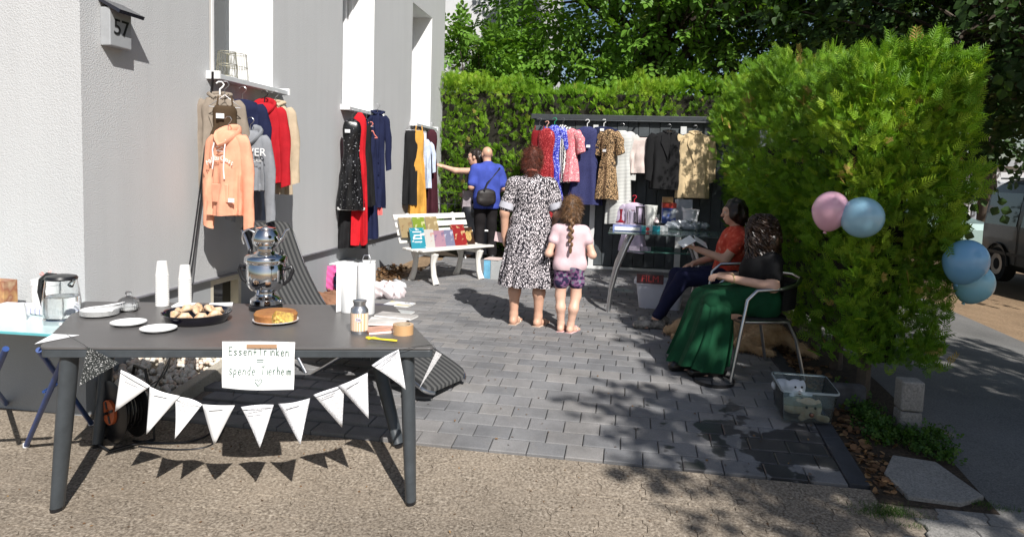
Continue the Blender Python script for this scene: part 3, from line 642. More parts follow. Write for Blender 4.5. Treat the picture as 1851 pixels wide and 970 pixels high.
def tuft(name, label, pts, n, spread, size, cat='grass', mat_=None):
    P = []
    for (u, v_) in pts:
        c = G(u, v_); P += [(c.x+random.gauss(0, spread[0]), c.y+random.gauss(0, spread[1])) for _ in range(n)]
    P = np.array([(x, y, gz(y, x)+.008) for x, y in P]); m_ = len(P); D = np.stack([RNG.normal(0, .5, m_), RNG.normal(0, .5, m_), np.ones(m_)], 1)
    v, f = scatter(bld*np.array([3.2, 1, 1]), bf[:, :4], P, basis(D, RNG.normal(size=(m_, 3))), RNG.uniform(size[0], size[1], m_))
    f = f.copy(); o = MB(); me = npmesh(name, v, np.concatenate([f[0::2][:, [0, 1, 2]], f[0::2][:, [0, 2, 3]], f[1::2][:, :3]]), mat_ or M_WEED, None, True, np.repeat(RNG.random(m_), 5)); return tag(me, label, cat, kind='stuff')
M_WEED = leafmat('weed_green', (.03, .08, .01), (.055, .13, .018), ((.09, .17, .03), (.18, .16, .05)), .3)
WP = []
for (u, v_w) in [(1580, 780), (1555, 750), (1600, 800), (1625, 795), (1690, 800), (1540, 735), (1700, 830), (1660, 812), (1570, 765), (1530, 722)]:
    c = G(u, v_w); WP += [(c.x+random.gauss(0, .05), c.y+random.gauss(0, .06)) for _ in range(95)]
WP = np.array([(x, y, gz(y, x)+.012+abs(random.gauss(0, .03))) for x, y in WP]); m = len(WP); D = np.stack([RNG.normal(0, .8, m), RNG.normal(0, .8, m), np.ones(m)*.7], 1)
v, f = scatter(LLV, LLF, WP, basis(D, RNG.normal(size=(m, 3))+np.array([0, 0, 1.])), RNG.uniform(.025, .055, m))
tag(npmesh('weeds', v, f, M_WEED, None, True, np.repeat(RNG.random(m), len(LLV))), 'green weeds growing round the foot of the concrete pillar', 'weeds', kind='stuff')
tuft('grass_patch', 'small patch of short grass at the edge of the forecourt', [(1600, 922), (1585, 932), (1620, 930)], 420, (.06, .022), (.012, .03))
tuft('grass_patch', 'thin grass in the joints of the sidewalk corner', [(1740, 908), (1780, 915), (1820, 925), (1650, 955)], 110, (.05, .012), (.012, .03))
lf = np.array([(0, 0, 0), (.35, .3, .08), (.3, .7, .12), (0, 1, .05), (-.3, .7, .12), (-.35, .3, .08), (0, .5, 0)]); lff = np.array([(0, 1, 2, 6), (6, 2, 3, 4), (0, 6, 4, 5)])
n = 650; t_ = RNG.random(n); y = 3.62+t_*2.6; x = 1.335+np.abs(RNG.normal(0, .13, n))*(.6+.4*RNG.random(n)); x = np.clip(x, 1.33, 1.72)
P = np.stack([x, y, np.array([gz(b_, a_) for a_, b_ in zip(x, y)])+.014], 1); D = np.stack([RNG.normal(size=n), RNG.normal(size=n), RNG.normal(0, .2, n)], 1)
v, f = scatter(lf, lff, P, basis(D, np.array([0, 0, 1.])+RNG.normal(0, .4, (n, 3))), RNG.uniform(.02, .055, n))
M_DRY = leafmat('dry_leaf', (.10, .055, .03), (.2, .11, .055), ((.3, .18, .09), (.36, .24, .12)), .15, .8)
tag(npmesh('fallen_leaves', v, f, M_DRY, None, True, np.repeat(RNG.random(n), 7)), 'dry brown leaves lying in the bed along the drive edge', 'leaves', kind='stuff')
n = 520; y = RNG.uniform(7.0, 9.2, n); x = np.clip(-3.18+np.abs(RNG.normal(0, .22, n)), -3.18, -2.5); P = np.stack([x, y, np.array([gz(b_, a_) for a_, b_ in zip(x, y)])+.016+.05*np.clip(1-(x+3.2)/.3, 0, 1)], 1)
D = np.stack([RNG.normal(size=n), RNG.normal(size=n), RNG.normal(0, .2, n)], 1); v, f = scatter(lf, lff, P, basis(D, np.array([0, 0, 1.])+RNG.normal(0, .4, (n, 3))), RNG.uniform(.03, .065, n))
tag(npmesh('fallen_leaves', v, f, M_DRY, None, True, np.repeat(RNG.random(n), 7)), 'brown leaf litter against the plinth behind the white bench', 'leaves', kind='stuff')


# ------------------------------------------------------------------ shed with boarded front
YS = 10.1; sh = thing('garden_shed', 'dark grey boarded garden shed with pale door posts', 'shed', (0, YS, .04)); Z0 = gz(YS)
M_BOARD = mat('shed_board', (.055, .064, .07), .55, var=.14, scale=7, bmp=.25, bscale=40); M_POST = mat('pale_post', (.62, .63, .62), .45, var=.04)
x = -1.36; i = 0
while x < 2.35:
    w_ = .152
    MB().box((x+w_/2, YS+.02+(.008 if i % 2 else 0), Z0+1.13), (w_-.006, .03, 2.14)).build('board', M_BOARD, sh, smooth=False, bevel=.004, world=True); x += w_; i += 1
MB().box((.5, YS+.62, Z0+1.08), (3.66, 1.1, 2.1)).build('body', M_BOARD, sh, smooth=False, world=True)
MB().box((.5, YS-.03, Z0+2.215), (3.8, .1, .07)).build('roof_edge', mat('roof_trim', (.04, .045, .05), .4, var=.1), sh, smooth=False, bevel=.006, world=True)
MB().box((.5, YS+.62, Z0+2.215), (3.8, 1.2, .05)).build('roof', mat('roof_trim2', (.06, .065, .07), .6), sh, smooth=False, world=True)
for xx, w_ in ((-.455, .075), (.79, .085)): MB().box((xx, YS-.012, Z0+1.06), (w_, .036, 2.1)).build('door_post', M_POST, sh, smooth=False, bevel=.005, world=True)
MB().box((.5, YS-.012, Z0+.025), (3.72, .05, .045)).build('threshold', M_POST, sh, smooth=False, bevel=.004, world=True)
MB().tube([(-1.3, YS-.2, Z0+2.16), (1.42, YS-.2, Z0+2.16)], .012, 8).build('hanging_rail', DARK, sh, world=True)
for xx in (-1.2, .15, 1.35): MB().box((xx, YS-.11, Z0+2.165), (.02, .2, .02)).build('rail_bracket', DARK, sh, smooth=False, world=True)

n = 150; x = RNG.uniform(-1.2, 1.2, n); y = 3.75+RNG.random(n)**1.5*5.5; P = np.stack([x, y, np.array([gz(b_, a_) for a_, b_ in zip(x, y)])+.0155], 1); D = np.stack([RNG.normal(size=n), RNG.normal(size=n), RNG.normal(0, .15, n)], 1)
v, f = scatter(lf, lff, P, basis(D, np.array([0, 0, 1.])+RNG.normal(0, .3, (n, 3))), RNG.uniform(.006, .024, n)); tag(npmesh('leaf_crumbs', v, f, M_DRY, None, True, np.repeat(RNG.random(n), 7)), 'small bits of dry leaf scattered over the driveway paving', 'leaves', kind='stuff')
n = 260; x = RNG.uniform(-3.0, 1.25, n); y = RNG.uniform(2.3, 3.64, n); P = np.stack([x, y, np.array([gz(b_, a_) for a_, b_ in zip(x, y)])+.004], 1); D = np.stack([RNG.normal(size=n), RNG.normal(size=n), RNG.normal(0, .15, n)], 1)
v, f = scatter(lf, lff, P, basis(D, np.array([0, 0, 1.])+RNG.normal(0, .3, (n, 3))), RNG.uniform(.005, .016, n)); tag(npmesh('leaf_crumbs', v, f, M_DRY, None, True, np.repeat(RNG.random(n), 7)), 'tiny dry leaf bits and grit scattered over the forecourt stones', 'leaves', kind='stuff')
# ================================================================== clothes on hangers
def hanger(parent, w_=.2, kind='wire', drop=.0, hook=.1, mat_=None, z=0.):
    mb = MB(); hk = [(.0, 0, z+.0), (0, 0, z+hook*.45), (.018, 0, z+hook*.6), (.03, 0, z+hook*.8), (.015, 0, z+hook), (-.01, 0, z+hook), (-.026, 0, z+hook*.86)]
    if kind == 'wire':
        mb.tube([(-w_, 0, z-.09), (0, 0, z), (w_, 0, z-.09)], .003, 6); mb.tube([(-w_, 0, z-.09), (w_, 0, z-.09)], .003, 6); m_ = mat_ or WIRE
        mb.tube(hk, .0028, 6)
    else:
        mb.tube([(-w_, 0, z-.085), (-w_*.55, 0, z-.045), (-.03, 0, z-.006), (.03, 0, z-.006), (w_*.55, 0, z-.045), (w_, 0, z-.085)], [.009, .012, .014, .014, .012, .009], 8, flat=(1, .7)); m_ = mat_ or WOODH
        if kind == 'plastic': mb.tube([(-w_, 0, z-.085), (w_, 0, z-.085)], .006, 6); mb.tube(hk, .006, 6)
    h_ = mb.build('hanger', m_, parent)
    if kind == 'wood': MB().tube(hk, .0028, 6).build('hook', WIRE, h_)
    return h_
def garment_mesh(L, rows, N=44, folds=5, amp=.014, seed=0, hem=0, z0=0., nt=26, thin=1.):
    # rows: (t, half width, half depth, x shift); t=0 at the shoulders, 1 at the hem
    rg = random.Random(seed); ph = [rg.uniform(0, 6.28) for _ in range(4)]; ts = [r[0] for r in rows]; rings = []
    for i in range(nt+1):
        t = ts[0]+(ts[-1]-ts[0])*i/nt
        for a, b in zip(rows, rows[1:]):
            if a[0] <= t <= b[0]+1e-9:
                s = (t-a[0])/max(b[0]-a[0], 1e-6); s = s*s*(3-2*s); w_, d, xs = [a[k]+(b[k]-a[k])*s for k in (1, 2, 3)]; break
        am = amp*min(1, max(0, (t-.12)/.5))
        ring = []
        for k in range(N):
            a = 2*math.pi*k/N; c, s = math.cos(a), math.sin(a)
            x = math.copysign(abs(c)**.75, c)*w_; y = math.copysign(abs(s)**.8, s)*d*thin
            o_ = am*(math.sin(folds*a+ph[0]+1.3*math.sin(t*2.2+ph[1]))+.6*math.sin((folds*2+1)*a+ph[2]+t*1.5))*(.5+.7*t)
            y += (o_*abs(s)**.5)*math.copysign(1, s)*1.0+.004*math.sin(t*17+a*3+ph[3]); x += o_*c*.5
            ring.append((x+xs, y, z0-L*t+hem*math.cos(2*a+ph[3])*t*t))
        rings.append(ring)
    return rings
def sleeve(mb, sx, L, r0, r1, out=.05, z=-.07, x0=.17, y=0, seed=0, fwd=0):
    rg = random.Random(seed); pts = [(sx*(x0-.02), y, z-.0), (sx*(x0+.03), y, z-.05), (sx*(x0+.05+out*.5), y-fwd*.3, z-L*.4), (sx*(x0+.05+out*.8), y-fwd*.7, z-L*.72), (sx*(x0+.05+out), y-fwd, z-L)]
    N = 18; rings = []
    M_ = 14
    for i in range(M_+1):
        t = i/M_*(len(pts)-1); j = min(int(t), len(pts)-2); p = Vector(pts[j]).lerp(Vector(pts[j+1]), t-j); r = r0+(r1-r0)*i/M_; ph = rg.uniform(0, .6)
        rings.append([(p.x+math.cos(a)*r*(1+.1*math.sin(3*a+ph+i)), p.y+math.sin(a)*r*.62*(1+.15*math.sin(4*a+i*.9)), p.z+math.cos(a)*r*.35*sx) for a in [2*math.pi*k/N for k in range(N)]])
    mb.loft(rings)
def patch(parent, m_, x, z, w_, h_, y, name='price_tag'):
    return MB().box((x, y, z), (w_, .002, h_)).build(name, m_, parent, smooth=False)
def garment(name, label, cat, loc, rz, L, style, m_, group, hang_=('wire', None), tagxy=None, seed=1, hem=None, wscale=1., amp=.014, hook=.1, trim=None, folds=5):
    g = thing(name, label, cat, loc, rz, group); W = wscale; mb = MB(); k_ = style
    def rows_(r): return [(t, w_*W, d, x) for t, w_, d, x in r]
    if k_ in ('dress', 'long_dress', 'sleeved_dress'):
        wa = .38 if k_ != 'long_dress' else .3; fl = .27 if k_ == 'dress' else (.24 if k_ == 'long_dress' else .26)
        mb.loft(garment_mesh(L, rows_([(0, .06, .03, 0), (.035, .16, .05, 0), (.1, .19, .065, 0), (wa, .155, .06, 0), (wa+.14, .19, .075, 0), (1, fl, .105, 0)]), amp=amp, seed=seed, hem=.008, folds=folds))
        if k_ == 'sleeved_dress':
            for s in (-1, 1): sleeve(mb, s, .3, .075, .065, .05, -.05, .15*W, seed=seed+s)
    elif k_ == 'strap':       # narrow strap dress seen from the side
        mb.loft(garment_mesh(L, rows_([(.0, .1, .04, 0), (.06, .13, .05, 0), (.3, .12, .05, 0), (.42, .15, .06, 0), (1, .22, .085, 0)]), amp=amp, seed=seed, hem=.01, z0=-.08, folds=folds))
        for s in (-1, 1): mb.tube([(s*.085*W, .03, -.1), (s*.07*W, 0, -.012), (s*.085*W, -.03, -.1)], .006, 6)
    elif k_ in ('top', 'blazer', 'coat', 'hoodie'):
        mb.loft(garment_mesh(L, rows_([(0, .07, .04, 0), (.05, .19, .06, 0), (.16, .235, .075, 0), (.55, .225, .08, 0), (1, .24 if k_ != 'coat' else .26, .085, 0)]), amp=amp, seed=seed, hem=.006, folds=folds))
        sl_ = {'top': .42, 'blazer': .6, 'coat': .62, 'hoodie': .62}[k_]
        for s in (-1, 1): sleeve(mb, s, sl_*1.06, .085*W**.6, .058*W**.6, .02, -.05, .185*W, seed=seed+s)
    elif k_ == 'skirt':
        mb.loft(garment_mesh(L, rows_([(0, .17, .03, 0), (.08, .18, .045, 0), (1, .2, .075, 0)]), amp=amp, seed=seed, hem=.005, z0=-.1, folds=folds))
    elif k_ == 'trousers':
        for s in (-1, 1): mb.loft(garment_mesh(L, rows_([(0, .09, .04, s*.08*W), (.2, .095, .06, s*.085*W), (1, .075, .05, s*.1*W)]), N=24, amp=amp*.7, seed=seed+s, z0=-.1))
    body = mb.build(k_ if k_ not in ('strap', 'sleeved_dress', 'long_dress') else 'dress', m_, g, ang=75)
    if k_ in ('hoodie',):
        h_ = MB(); ring = []
        for i in range(13):
            a = 2*math.pi*i/13; ring.append((math.sin(a)*.1*max(.75, W), .0-.075*math.cos(a), -.035-.075*max(0, math.cos(a))**1.5+.045*max(0, -math.cos(a))))
        h_.tube(ring, [.034]*13, 10, flat=(1.25, .55), closed=True); h_.build('hood', m_, g); h_ = MB(); h_.tube([(0, .02, -.01), (0, .055, -.06), (0, .075, -.16)], [.05, .075, .03], 12, flat=(1.2, .6)); h_.build('hood_back', m_, g)
        q = MB(); q.box((0, -.088, -L*.74), (.24*W, .014, L*.22)); q.build('pocket', m_, g, bevel=.006)
        q = MB()
        q.lathe([(.236*W, -L-.004), (.25*W, -L+.0), (.25*W, -L+.05), (.236*W, -L+.055)], 32, M=Matrix.Diagonal((1, .40, 1, 1)), cap=False); q.build('waistband', m_, g)
    if k_ in ('blazer', 'coat'):
        for s in (-1, 1):
            q = MB(); q.add([(s*.02, -.07, -.02), (s*.105*W, -.066, -.05), (s*.115*W, -.086, -.16), (s*.01, -.096, -L*.48)], [(0, 1, 2, 3) if s > 0 else (3, 2, 1, 0)]); q.add([(s*.02, -.062, -.02), (s*.105*W, -.058, -.05), (s*.115*W, -.078, -.16), (s*.01, -.088, -L*.48)], [(3, 2, 1, 0) if s > 0 else (0, 1, 2, 3)])
            q.build('lapel', trim or m_, g)
        q = MB(); q.tube([(-.08, .0, .005), (-.06, -.045, -.005), (-.02, -.07, -.03)], .016, 8); q.tube([(.08, .0, .005), (.06, -.045, -.005), (.02, -.07, -.03)], .016, 8); q.tube([(-.08, 0, .005), (0, .04, .02), (.08, 0, .005)], .016, 8); q.build('collar', m_, g)
        q = MB()
        for j in range(3): q.ball((.012, -.1, -L*(.5+.13*j)), .009, 6)
        q.build('buttons', trim or m_, g)['kind'] = 'stuff'
    if hem: 
        mat_h, hw, hd = hem; MB().lathe([(hw, -L-.01), (hw+.004, -L-.002), (hw+.004, -L+.018), (hw, -L+.02)], 32, M=Matrix.Diagonal((1, hd/hw, 1, 1)), cap=False).build('hem', mat_h, g)
    if hang_: hanger(g, .17*min(1.15, W) if hang_[0] != 'clip' else .12, hang_[0], mat_=hang_[1], hook=hook)
    if tagxy: patch(g, PAPER, tagxy[0], tagxy[1], .055, .035, tagxy[2] if len(tagxy) > 2 else -.1)
    return g
def pat(name, cols, kind, scale=30, rough=.8, stretch=(1, 1, 1), thr=.5, sharp=.03, metal=0):
    m, nt, b, o = mk(name); tc = nd(nt, 'TexCoord'); mp = nd(nt, 'Mapping'); mp.inputs['Scale'].default_value = stretch; nt.links.new(tc.outputs['Object'], mp.inputs[0])
    if kind == 'noise': f_ = noise(nt, scale, 1.5, .5, vec=mp.outputs[0])
    elif kind == 'vor': n = nd(nt, 'TexVoronoi'); n.inputs['Scale'].default_value = scale; nt.links.new(mp.outputs[0], n.inputs[0]); f_ = n.outputs['Distance']
    elif kind == 'edge': n = nd(nt, 'TexVoronoi'); n.feature = 'DISTANCE_TO_EDGE'; n.inputs['Scale'].default_value = scale; nt.links.new(mp.outputs[0], n.inputs[0]); f_ = n.outputs['Distance']
    elif kind == 'wave': n = nd(nt, 'TexWave'); n.inputs['Scale'].default_value = scale; n.inputs['Distortion'].default_value = 3; n.inputs['Detail Scale'].default_value = 2; nt.links.new(mp.outputs[0], n.inputs[0]); f_ = n.outputs[0]
    elif kind == 'stripe': n = nd(nt, 'TexWave'); n.inputs['Scale'].default_value = scale; n.bands_direction = 'X'; nt.links.new(mp.outputs[0], n.inputs[0]); f_ = n.outputs[0]
    elif kind == 'hstripe': n = nd(nt, 'TexWave'); n.inputs['Scale'].default_value = scale; n.bands_direction = 'Z'; nt.links.new(mp.outputs[0], n.inputs[0]); f_ = n.outputs[0]
    st = [(max(0, thr-sharp), cols[0]), (min(1, thr+sharp), cols[1])]
    if len(cols) > 2: st.append((min(1, thr+sharp+.22), cols[2]))
    nt.links.new(ramp(nt, f_, st), b.inputs['Base Color']); b.inputs['Roughness'].default_value = rough; b.inputs['Metallic'].default_value = metal; b.inputs['Specular IOR Level'].default_value = .3
    bump(nt, b, noise(nt, 240, 2, vec=tc.outputs['Object']), .25, .002); MATS[name] = m; return m
def hangX(u, v0, v1, x):          # hanging point off the house wall: top pixel and lower pixel -> place and length
    p = PX(u, v0, x); q = PY(u, v1, p.y); return p, p.z-q.z
def hangY(u, v0, v1, y): p = PY(u, v0, y); q = PY(u, v1, y); return p, p.z-q.z
PLH = ('plastic', WHITE); WDH = ('wood', None)
W1 = 'clothes hanging from the nearest window sill'; W2 = 'clothes hanging from the middle window sill'; W3 = 'clothes hanging from the far window sill'
def wallg(name, label, cat, u, v0, v1, x, rz, style, m_, grp, **k):
    k['wscale'] = k.get('wscale', 1.)*.66; k.setdefault('amp', .022)
    p, L = hangX(u, v0, v1, x); return garment(name, label, cat, p, R_(rz), L, style, m_, grp, **k)
M_PEACH = cloth('peach_fleece', (.78, .36, .23)); M_GREYF = cloth('grey_fleece', (.24, .25, .27)); M_RED = cloth('red_knit', (.42, .012, .02)); M_NAVY = cloth('navy_cloth', (.012, .016, .05)); M_BEIGE = cloth('beige_wool', (.5, .4, .28)); M_TAUPE = cloth('taupe_wool', (.27, .225, .18))
M_BLK = cloth('black_cloth', (.012, .012, .013)); M_WHC = cloth('white_cloth', (.75, .74, .73))
wallg('coat', 'taupe grey wool jacket hanging behind the peach hoodie', 'jacket', 397, 172, 335, -3.07, 22, 'coat', M_TAUPE, W1, hang_=PLH, wscale=.85, seed=3)
wallg('vest', 'dark brown vest with a paper tag beside the taupe jacket', 'vest', 406, 172, 300, -2.97, 30, 'strap', cloth('brown_cloth', (.07, .045, .025)), W1, tagxy=(-.03, -.16, -.08), seed=4)
wallg('jacket', 'navy jacket with a white chest stripe hanging on a wooden hanger', 'jacket', 438, 180, 290, -3.02, 14, 'top', M_NAVY, W1, hang_=WDH, seed=5, wscale=.9)

p, L = hangX(440, 180, 290, -3.02)
wallg('sweater', 'pale grey sweater end folded over the navy jacket', 'sweater', 459, 172, 235, -3.0, 10, 'skirt', cloth('pale_grey', (.5, .51, .53)), W1, hang_=None, seed=6, wscale=.5)
wallg('hoodie', 'red hoodie squeezed between grey hoodie and beige coat', 'hoodie', 478, 186, 330, -3.06, 16, 'hoodie', M_RED, W1, hang_=('plastic', BLACK), seed=7, wscale=.85, tagxy=(-.1, -.2, -.1))
wallg('coat', 'beige wool coat hanging rightmost on the nearest window sill', 'coat', 497, 186, 350, -3.06, 24, 'coat', M_BEIGE, W1, seed=8, wscale=.8)
wallg('trousers', 'blue grey jeans hanging low under the grey hoodie', 'trousers', 463, 285, 376, -3.04, 14, 'trousers', cloth('blue_grey', (.2, .23, .3)), W1, hang_=None, seed=9, wscale=.8)
gh = wallg('hoodie', 'grey hoodie with white chest lettering beside the peach hoodie', 'hoodie', 452, 236, 344, -2.9, 8, 'hoodie', M_GREYF, W1, hang_=('wire', None), seed=10, wscale=.74)
text('lettering', 'OVER', .085, WHITE, gh, Matrix.Translation((.055, -.1, -.17)) @ Matrix.Rotation(R_(90), 4, 'X'), .001)
text('small_lettering', 'SINCE GAUS', .026, WHITE, gh, Matrix.Translation((.055, -.1, -.235)) @ Matrix.Rotation(R_(90), 4, 'X'), .001)
p, L = hangX(412, 236, 388, -2.86)
ph = garment('hoodie', 'peach orange hoodie with white lettering and drawstrings, front of the nearest window', 'hoodie', p, R_(-6), L, 'hoodie', M_PEACH, W1, hang_=('wire', None), seed=12, wscale=.56, amp=.02)
tw = mat('hoodie_print', (.85, .78, .75), .8, var=.03)
for i, ch in enumerate('Malibu Coast'):
    t = (i-5.5)/5.5; text('letter', ch, .05, tw, ph, Matrix.Translation((t*.1, -.1+.012*t*t, -.2-.035*t*t)) @ Matrix.Rotation(R_(90), 4, 'X') @ Matrix.Rotation(-t*.35, 4, 'Z'), .001) if ch != ' ' else None
for s in (-1, 1): MB().tube([(s*.045, -.085, -.07), (s*.05, -.105, -.14), (s*.042, -.106, -.22-.06*(s > 0)), (s*.05, -.108, -.28-.07*(s > 0))], .0045, 6).build('drawstring', WHITE, ph)
MB().tube([(-.028, -.09, -.12), (.028, -.092, -.125), (-.028, -.094, -.15), (.028, -.096, -.155)], .0035, 6).build('lacing', WHITE, ph)
MB().box((.1, -.098, -.5), (.05, .004, .03)).build('logo_patch', tw, ph, smooth=False)
# power cable from the window down to the reel
def cable(name, label, pts, r, m_, cat='cable'):
    P = []
    for i in range(len(pts)-1):
        a, b, c, d = [Vector(pts[max(0, min(len(pts)-1, i+j))]) for j in (-1, 0, 1, 2)]
        for s in range(6):
            t = s/6; P.append(.5*((2*b)+(c-a)*t+(2*a-5*b+4*c-d)*t*t+(3*b-a-3*c+d)*t**3))
    P.append(Vector(pts[-1])); return tag(MB().tube(P, r, 8).build(name, m_), label, cat)
cable('power_cable', 'dark cable hanging from the near window sill down the wall', [PX(383, 130, -3.08), PX(381, 165, -3.12), PX(366, 300, -3.13), PX(352, 410, -3.13), PX(340, 490, -3.1), PX(318, 590, -3.05), PX(300, 670, -2.95), PX(262, 700, -2.85)], .006, BLACK)
cable('power_cable', 'second thinner cable hanging beside the first from the near sill', [PX(385, 130, -3.09), PX(383, 170, -3.13), PX(370, 300, -3.14), PX(356, 410, -3.14), PX(345, 490, -3.1), PX(325, 590, -3.02), PX(305, 650, -2.92), PX(268, 720, -2.8)], .005, BLACK)
# wire baskets standing on the near sill
for i, (u, r_, lab) in enumerate(((410, .085, 'left of two open wire baskets standing on the near window sill'), (428, .095, 'right of two open wire baskets standing on the near window sill'))):
    p = PX(u, 140-2*i, XW-.03-.05*i); p.z = ZS+.01; t = thing('wire_basket', lab, 'basket', p, group='wire baskets on the sill'); H_ = .2+.02*i
    MWI = mat('brass_wire', (.5, .47, .36), .35, .8, var=.05)
    q = MB()
    for k in range(20):
        a = 2*math.pi*k/20; q.tube([(r_*math.cos(a), r_*math.sin(a), 0), (r_*.8*math.cos(a), r_*.8*math.sin(a), H_)], .0018, 5)
    q.build('wires', MWI, t)['kind'] = 'stuff'
    for z, rr_ in ((0.004, r_), (H_*.5, r_*.9), (H_, r_*.8)):
        MB().tube([(rr_*math.cos(2*math.pi*k/28), rr_*math.sin(2*math.pi*k/28), z) for k in range(28)], .003, 6, closed=True).build('ring', MWI, t)
# middle window
M_SEQ = pat('sequin_black', [(.008, .008, .009), (.015, .015, .016), (.5, .5, .52)], 'vor', 60, .25, thr=.72, sharp=.1)
wallg('dress', 'black sequinned dress with a white hem, leftmost at the middle window', 'dress', 636, 215, 378, -3.02, 24, 'dress', M_SEQ, W2, seed=20, wscale=.82, hem=(WHITE, .15, .075), tagxy=(-.05, -.14, -.09))
wallg('dress', 'plain black strap dress hanging under the sequinned dress', 'dress', 636, 360, 432, -3.05, 24, 'skirt', M_BLK, W2, hang_=None, seed=21, wscale=1.15)
wallg('dress', 'long bright red dress hanging at the middle window', 'dress', 650, 204, 441, -2.98, 22, 'long_dress', cloth('bright_red', (.55, .012, .02)), W2, seed=22, wscale=.62)
wallg('dress', 'short black strap dress beside the long red dress', 'dress', 662, 214, 360, -2.98, 26, 'strap', M_BLK, W2, seed=23, wscale=.7)
wallg('dress', 'navy strap dress with coral straps at the middle window', 'dress', 669, 236, 418, -3.0, 24, 'strap', M_NAVY, W2, hang_=('plastic', mat('coral_plastic', (.7, .2, .15), .4)), seed=24, wscale=.75)
wallg('blouse', 'coral pink blouse end showing below the navy coat', 'blouse', 680, 280, 374, -3.05, 24, 'skirt', cloth('coral', (.7, .16, .15)), W2, hang_=None, seed=25, wscale=.5)
wallg('coat', 'dark navy coat hanging rightmost at the middle window', 'coat', 682, 203, 375, -3.04, 30, 'coat', M_NAVY, W2, seed=26, wscale=.62)
# far window
wallg('trousers', 'black wide trousers hanging leftmost at the far window', 'trousers', 746, 224, 358, -3.08, 26, 'skirt', M_BLK, W3, hang_=('wire', None), seed=30, wscale=.95)
wallg('dungarees', 'mustard yellow strap dungarees with a frilled hem at the far window', 'dungarees', 757, 226, 386, -3.0, 24, 'strap', cloth('mustard', (.62, .32, .06)), W3, seed=31, wscale=.9)
wallg('blouse', 'white striped blouse beside the mustard dungarees', 'blouse', 764, 228, 330, -3.06, 24, 'skirt', pat('fine_stripe', [(.3, .32, .4), (.75, .75, .76)], 'stripe', 40), W3, seed=32, wscale=.5)
wallg('shirt', 'pale blue shirt hanging at the far window', 'shirt', 771, 252, 340, -2.99, 24, 'top', cloth('pale_blue', (.55, .62, .75)), W3, hang_=None, seed=33, wscale=.42)
wallg('dress', 'long dark burgundy dress hanging rightmost at the far window', 'dress', 780, 234, 386, -2.98, 30, 'long_dress', cloth('burgundy', (.05, .012, .018)), W3, seed=34, wscale=.7)
# shed rail
SG = 'clothes hanging along the shed front'
def shedg(name, label, cat, u, v0, v1, y, rz, style, m_, **k):
    p, L = hangY(u, v0, v1, y); return garment(name, label, cat, p, R_(rz), L, style, m_, SG, **k)
M_SPK = pat('red_sparkle', [(.16, .008, .012), (.3, .02, .025), (.6, .1, .1)], 'vor', 70, .35, thr=.45, sharp=.15)
M_BLUS = pat('blue_sequin', [(.02, .025, .32), (.05, .06, .5), (.45, .5, .9)], 'vor', 60, .25, thr=.45, sharp=.12)
M_ZEB = pat('zebra_print', [(.02, .02, .022), (.72, .71, .68)], 'wave', 9, .8, (1, 1, 2.2), .5, .06)
M_PNK = pat('pink_print', [(.72, .3, .33), (.62, .08, .12), (.8, .66, .62)], 'noise', 42, .8, thr=.45, sharp=.05)
M_LEO = pat('leopard_print', [(.02, .015, .012), (.42, .26, .12), (.5, .34, .2)], 'edge', 34, .8, thr=.1, sharp=.03)
M_LACE = pat('navy_lace', [(.008, .009, .04), (.03, .034, .11)], 'vor', 70, .8, thr=.3, sharp=.1)
M_GSTR = pat('grey_stripes', [(.32, .33, .33), (.66, .66, .62)], 'hstripe', 16, .85, thr=.4, sharp=.1)
shedg('dress', 'dark red strap dress at the left end of the shed rail', 'dress', 975, 226, 350, 9.8, -22, 'strap', cloth('dark_red', (.26, .015, .02)), seed=40, wscale=1.0, amp=.02)
shedg('dress', 'red glitter evening dress in front of the dark red one', 'dress', 988, 232, 400, 9.72, -20, 'long_dress', M_SPK, seed=41, wscale=.68, hang_=('plastic', mat('peach_plastic', (.8, .45, .35), .4)))
shedg('dress', 'long royal blue sequinned dress on a green hanger', 'dress', 1002, 226, 380, 9.82, -12, 'sleeved_dress', M_BLUS, seed=42, wscale=.62, hang_=('plastic', mat('green_plastic', (.02, .3, .14), .4)))
shedg('blouse', 'black and white zebra print blouse with a lilac flower', 'blouse', 1017, 226, 330, 9.84, -24, 'top', M_ZEB, seed=43, wscale=.5)
shedg('dress', 'pink patterned summer dress with short sleeves', 'dress', 1031, 232, 328, 9.8, -30, 'sleeved_dress', M_PNK, seed=44, wscale=.62, hang_=None)
shedg('dress', 'navy lace dress on a thick white hanger', 'dress', 1061, 229, 370, 9.86, 0, 'dress', M_LACE, seed=45, wscale=.95, hang_=PLH, tagxy=(.03, -.28, -.1))
shedg('dress', 'navy top with a white label on the second white hanger', 'dress', 1091, 229, 268, 9.9, 0, 'top', M_NAVY, seed=46, wscale=.72, hang_=PLH, tagxy=(-.02, -.05, -.1))
shedg('dress', 'leopard print dress with a price tag', 'dress', 1101, 234, 360, 9.76, -30, 'sleeved_dress', M_LEO, seed=47, wscale=.62, hang_=None, tagxy=(.0, -.3, -.11))
shedg('dress', 'long pale grey striped dress hanging behind the leopard dress', 'dress', 1124, 236, 404, 9.86, -10, 'long_dress', M_GSTR, seed=48, wscale=.8, tagxy=(.05, -.26, -.1))
shedg('cardigan', 'pale grey cardigan hanging between striped dress and cream skirt', 'cardigan', 1138, 238, 325, 9.9, 20, 'top', cloth('light_grey_knit', (.5, .5, .48)), seed=49, wscale=.42, hang_=None)
shedg('skirt', 'cream pink pleated skirt hanging beside the black blazer', 'skirt', 1160, 236, 300, 9.88, 0, 'skirt', cloth('cream', (.62, .52, .48)), seed=50, wscale=.95, hang_=None, amp=.02, folds=9)
shedg('blazer', 'black tailored blazer on a wooden hanger', 'blazer', 1209, 238, 342, 9.84, 6, 'blazer', M_BLK, seed=51, wscale=1.0, hang_=WDH)
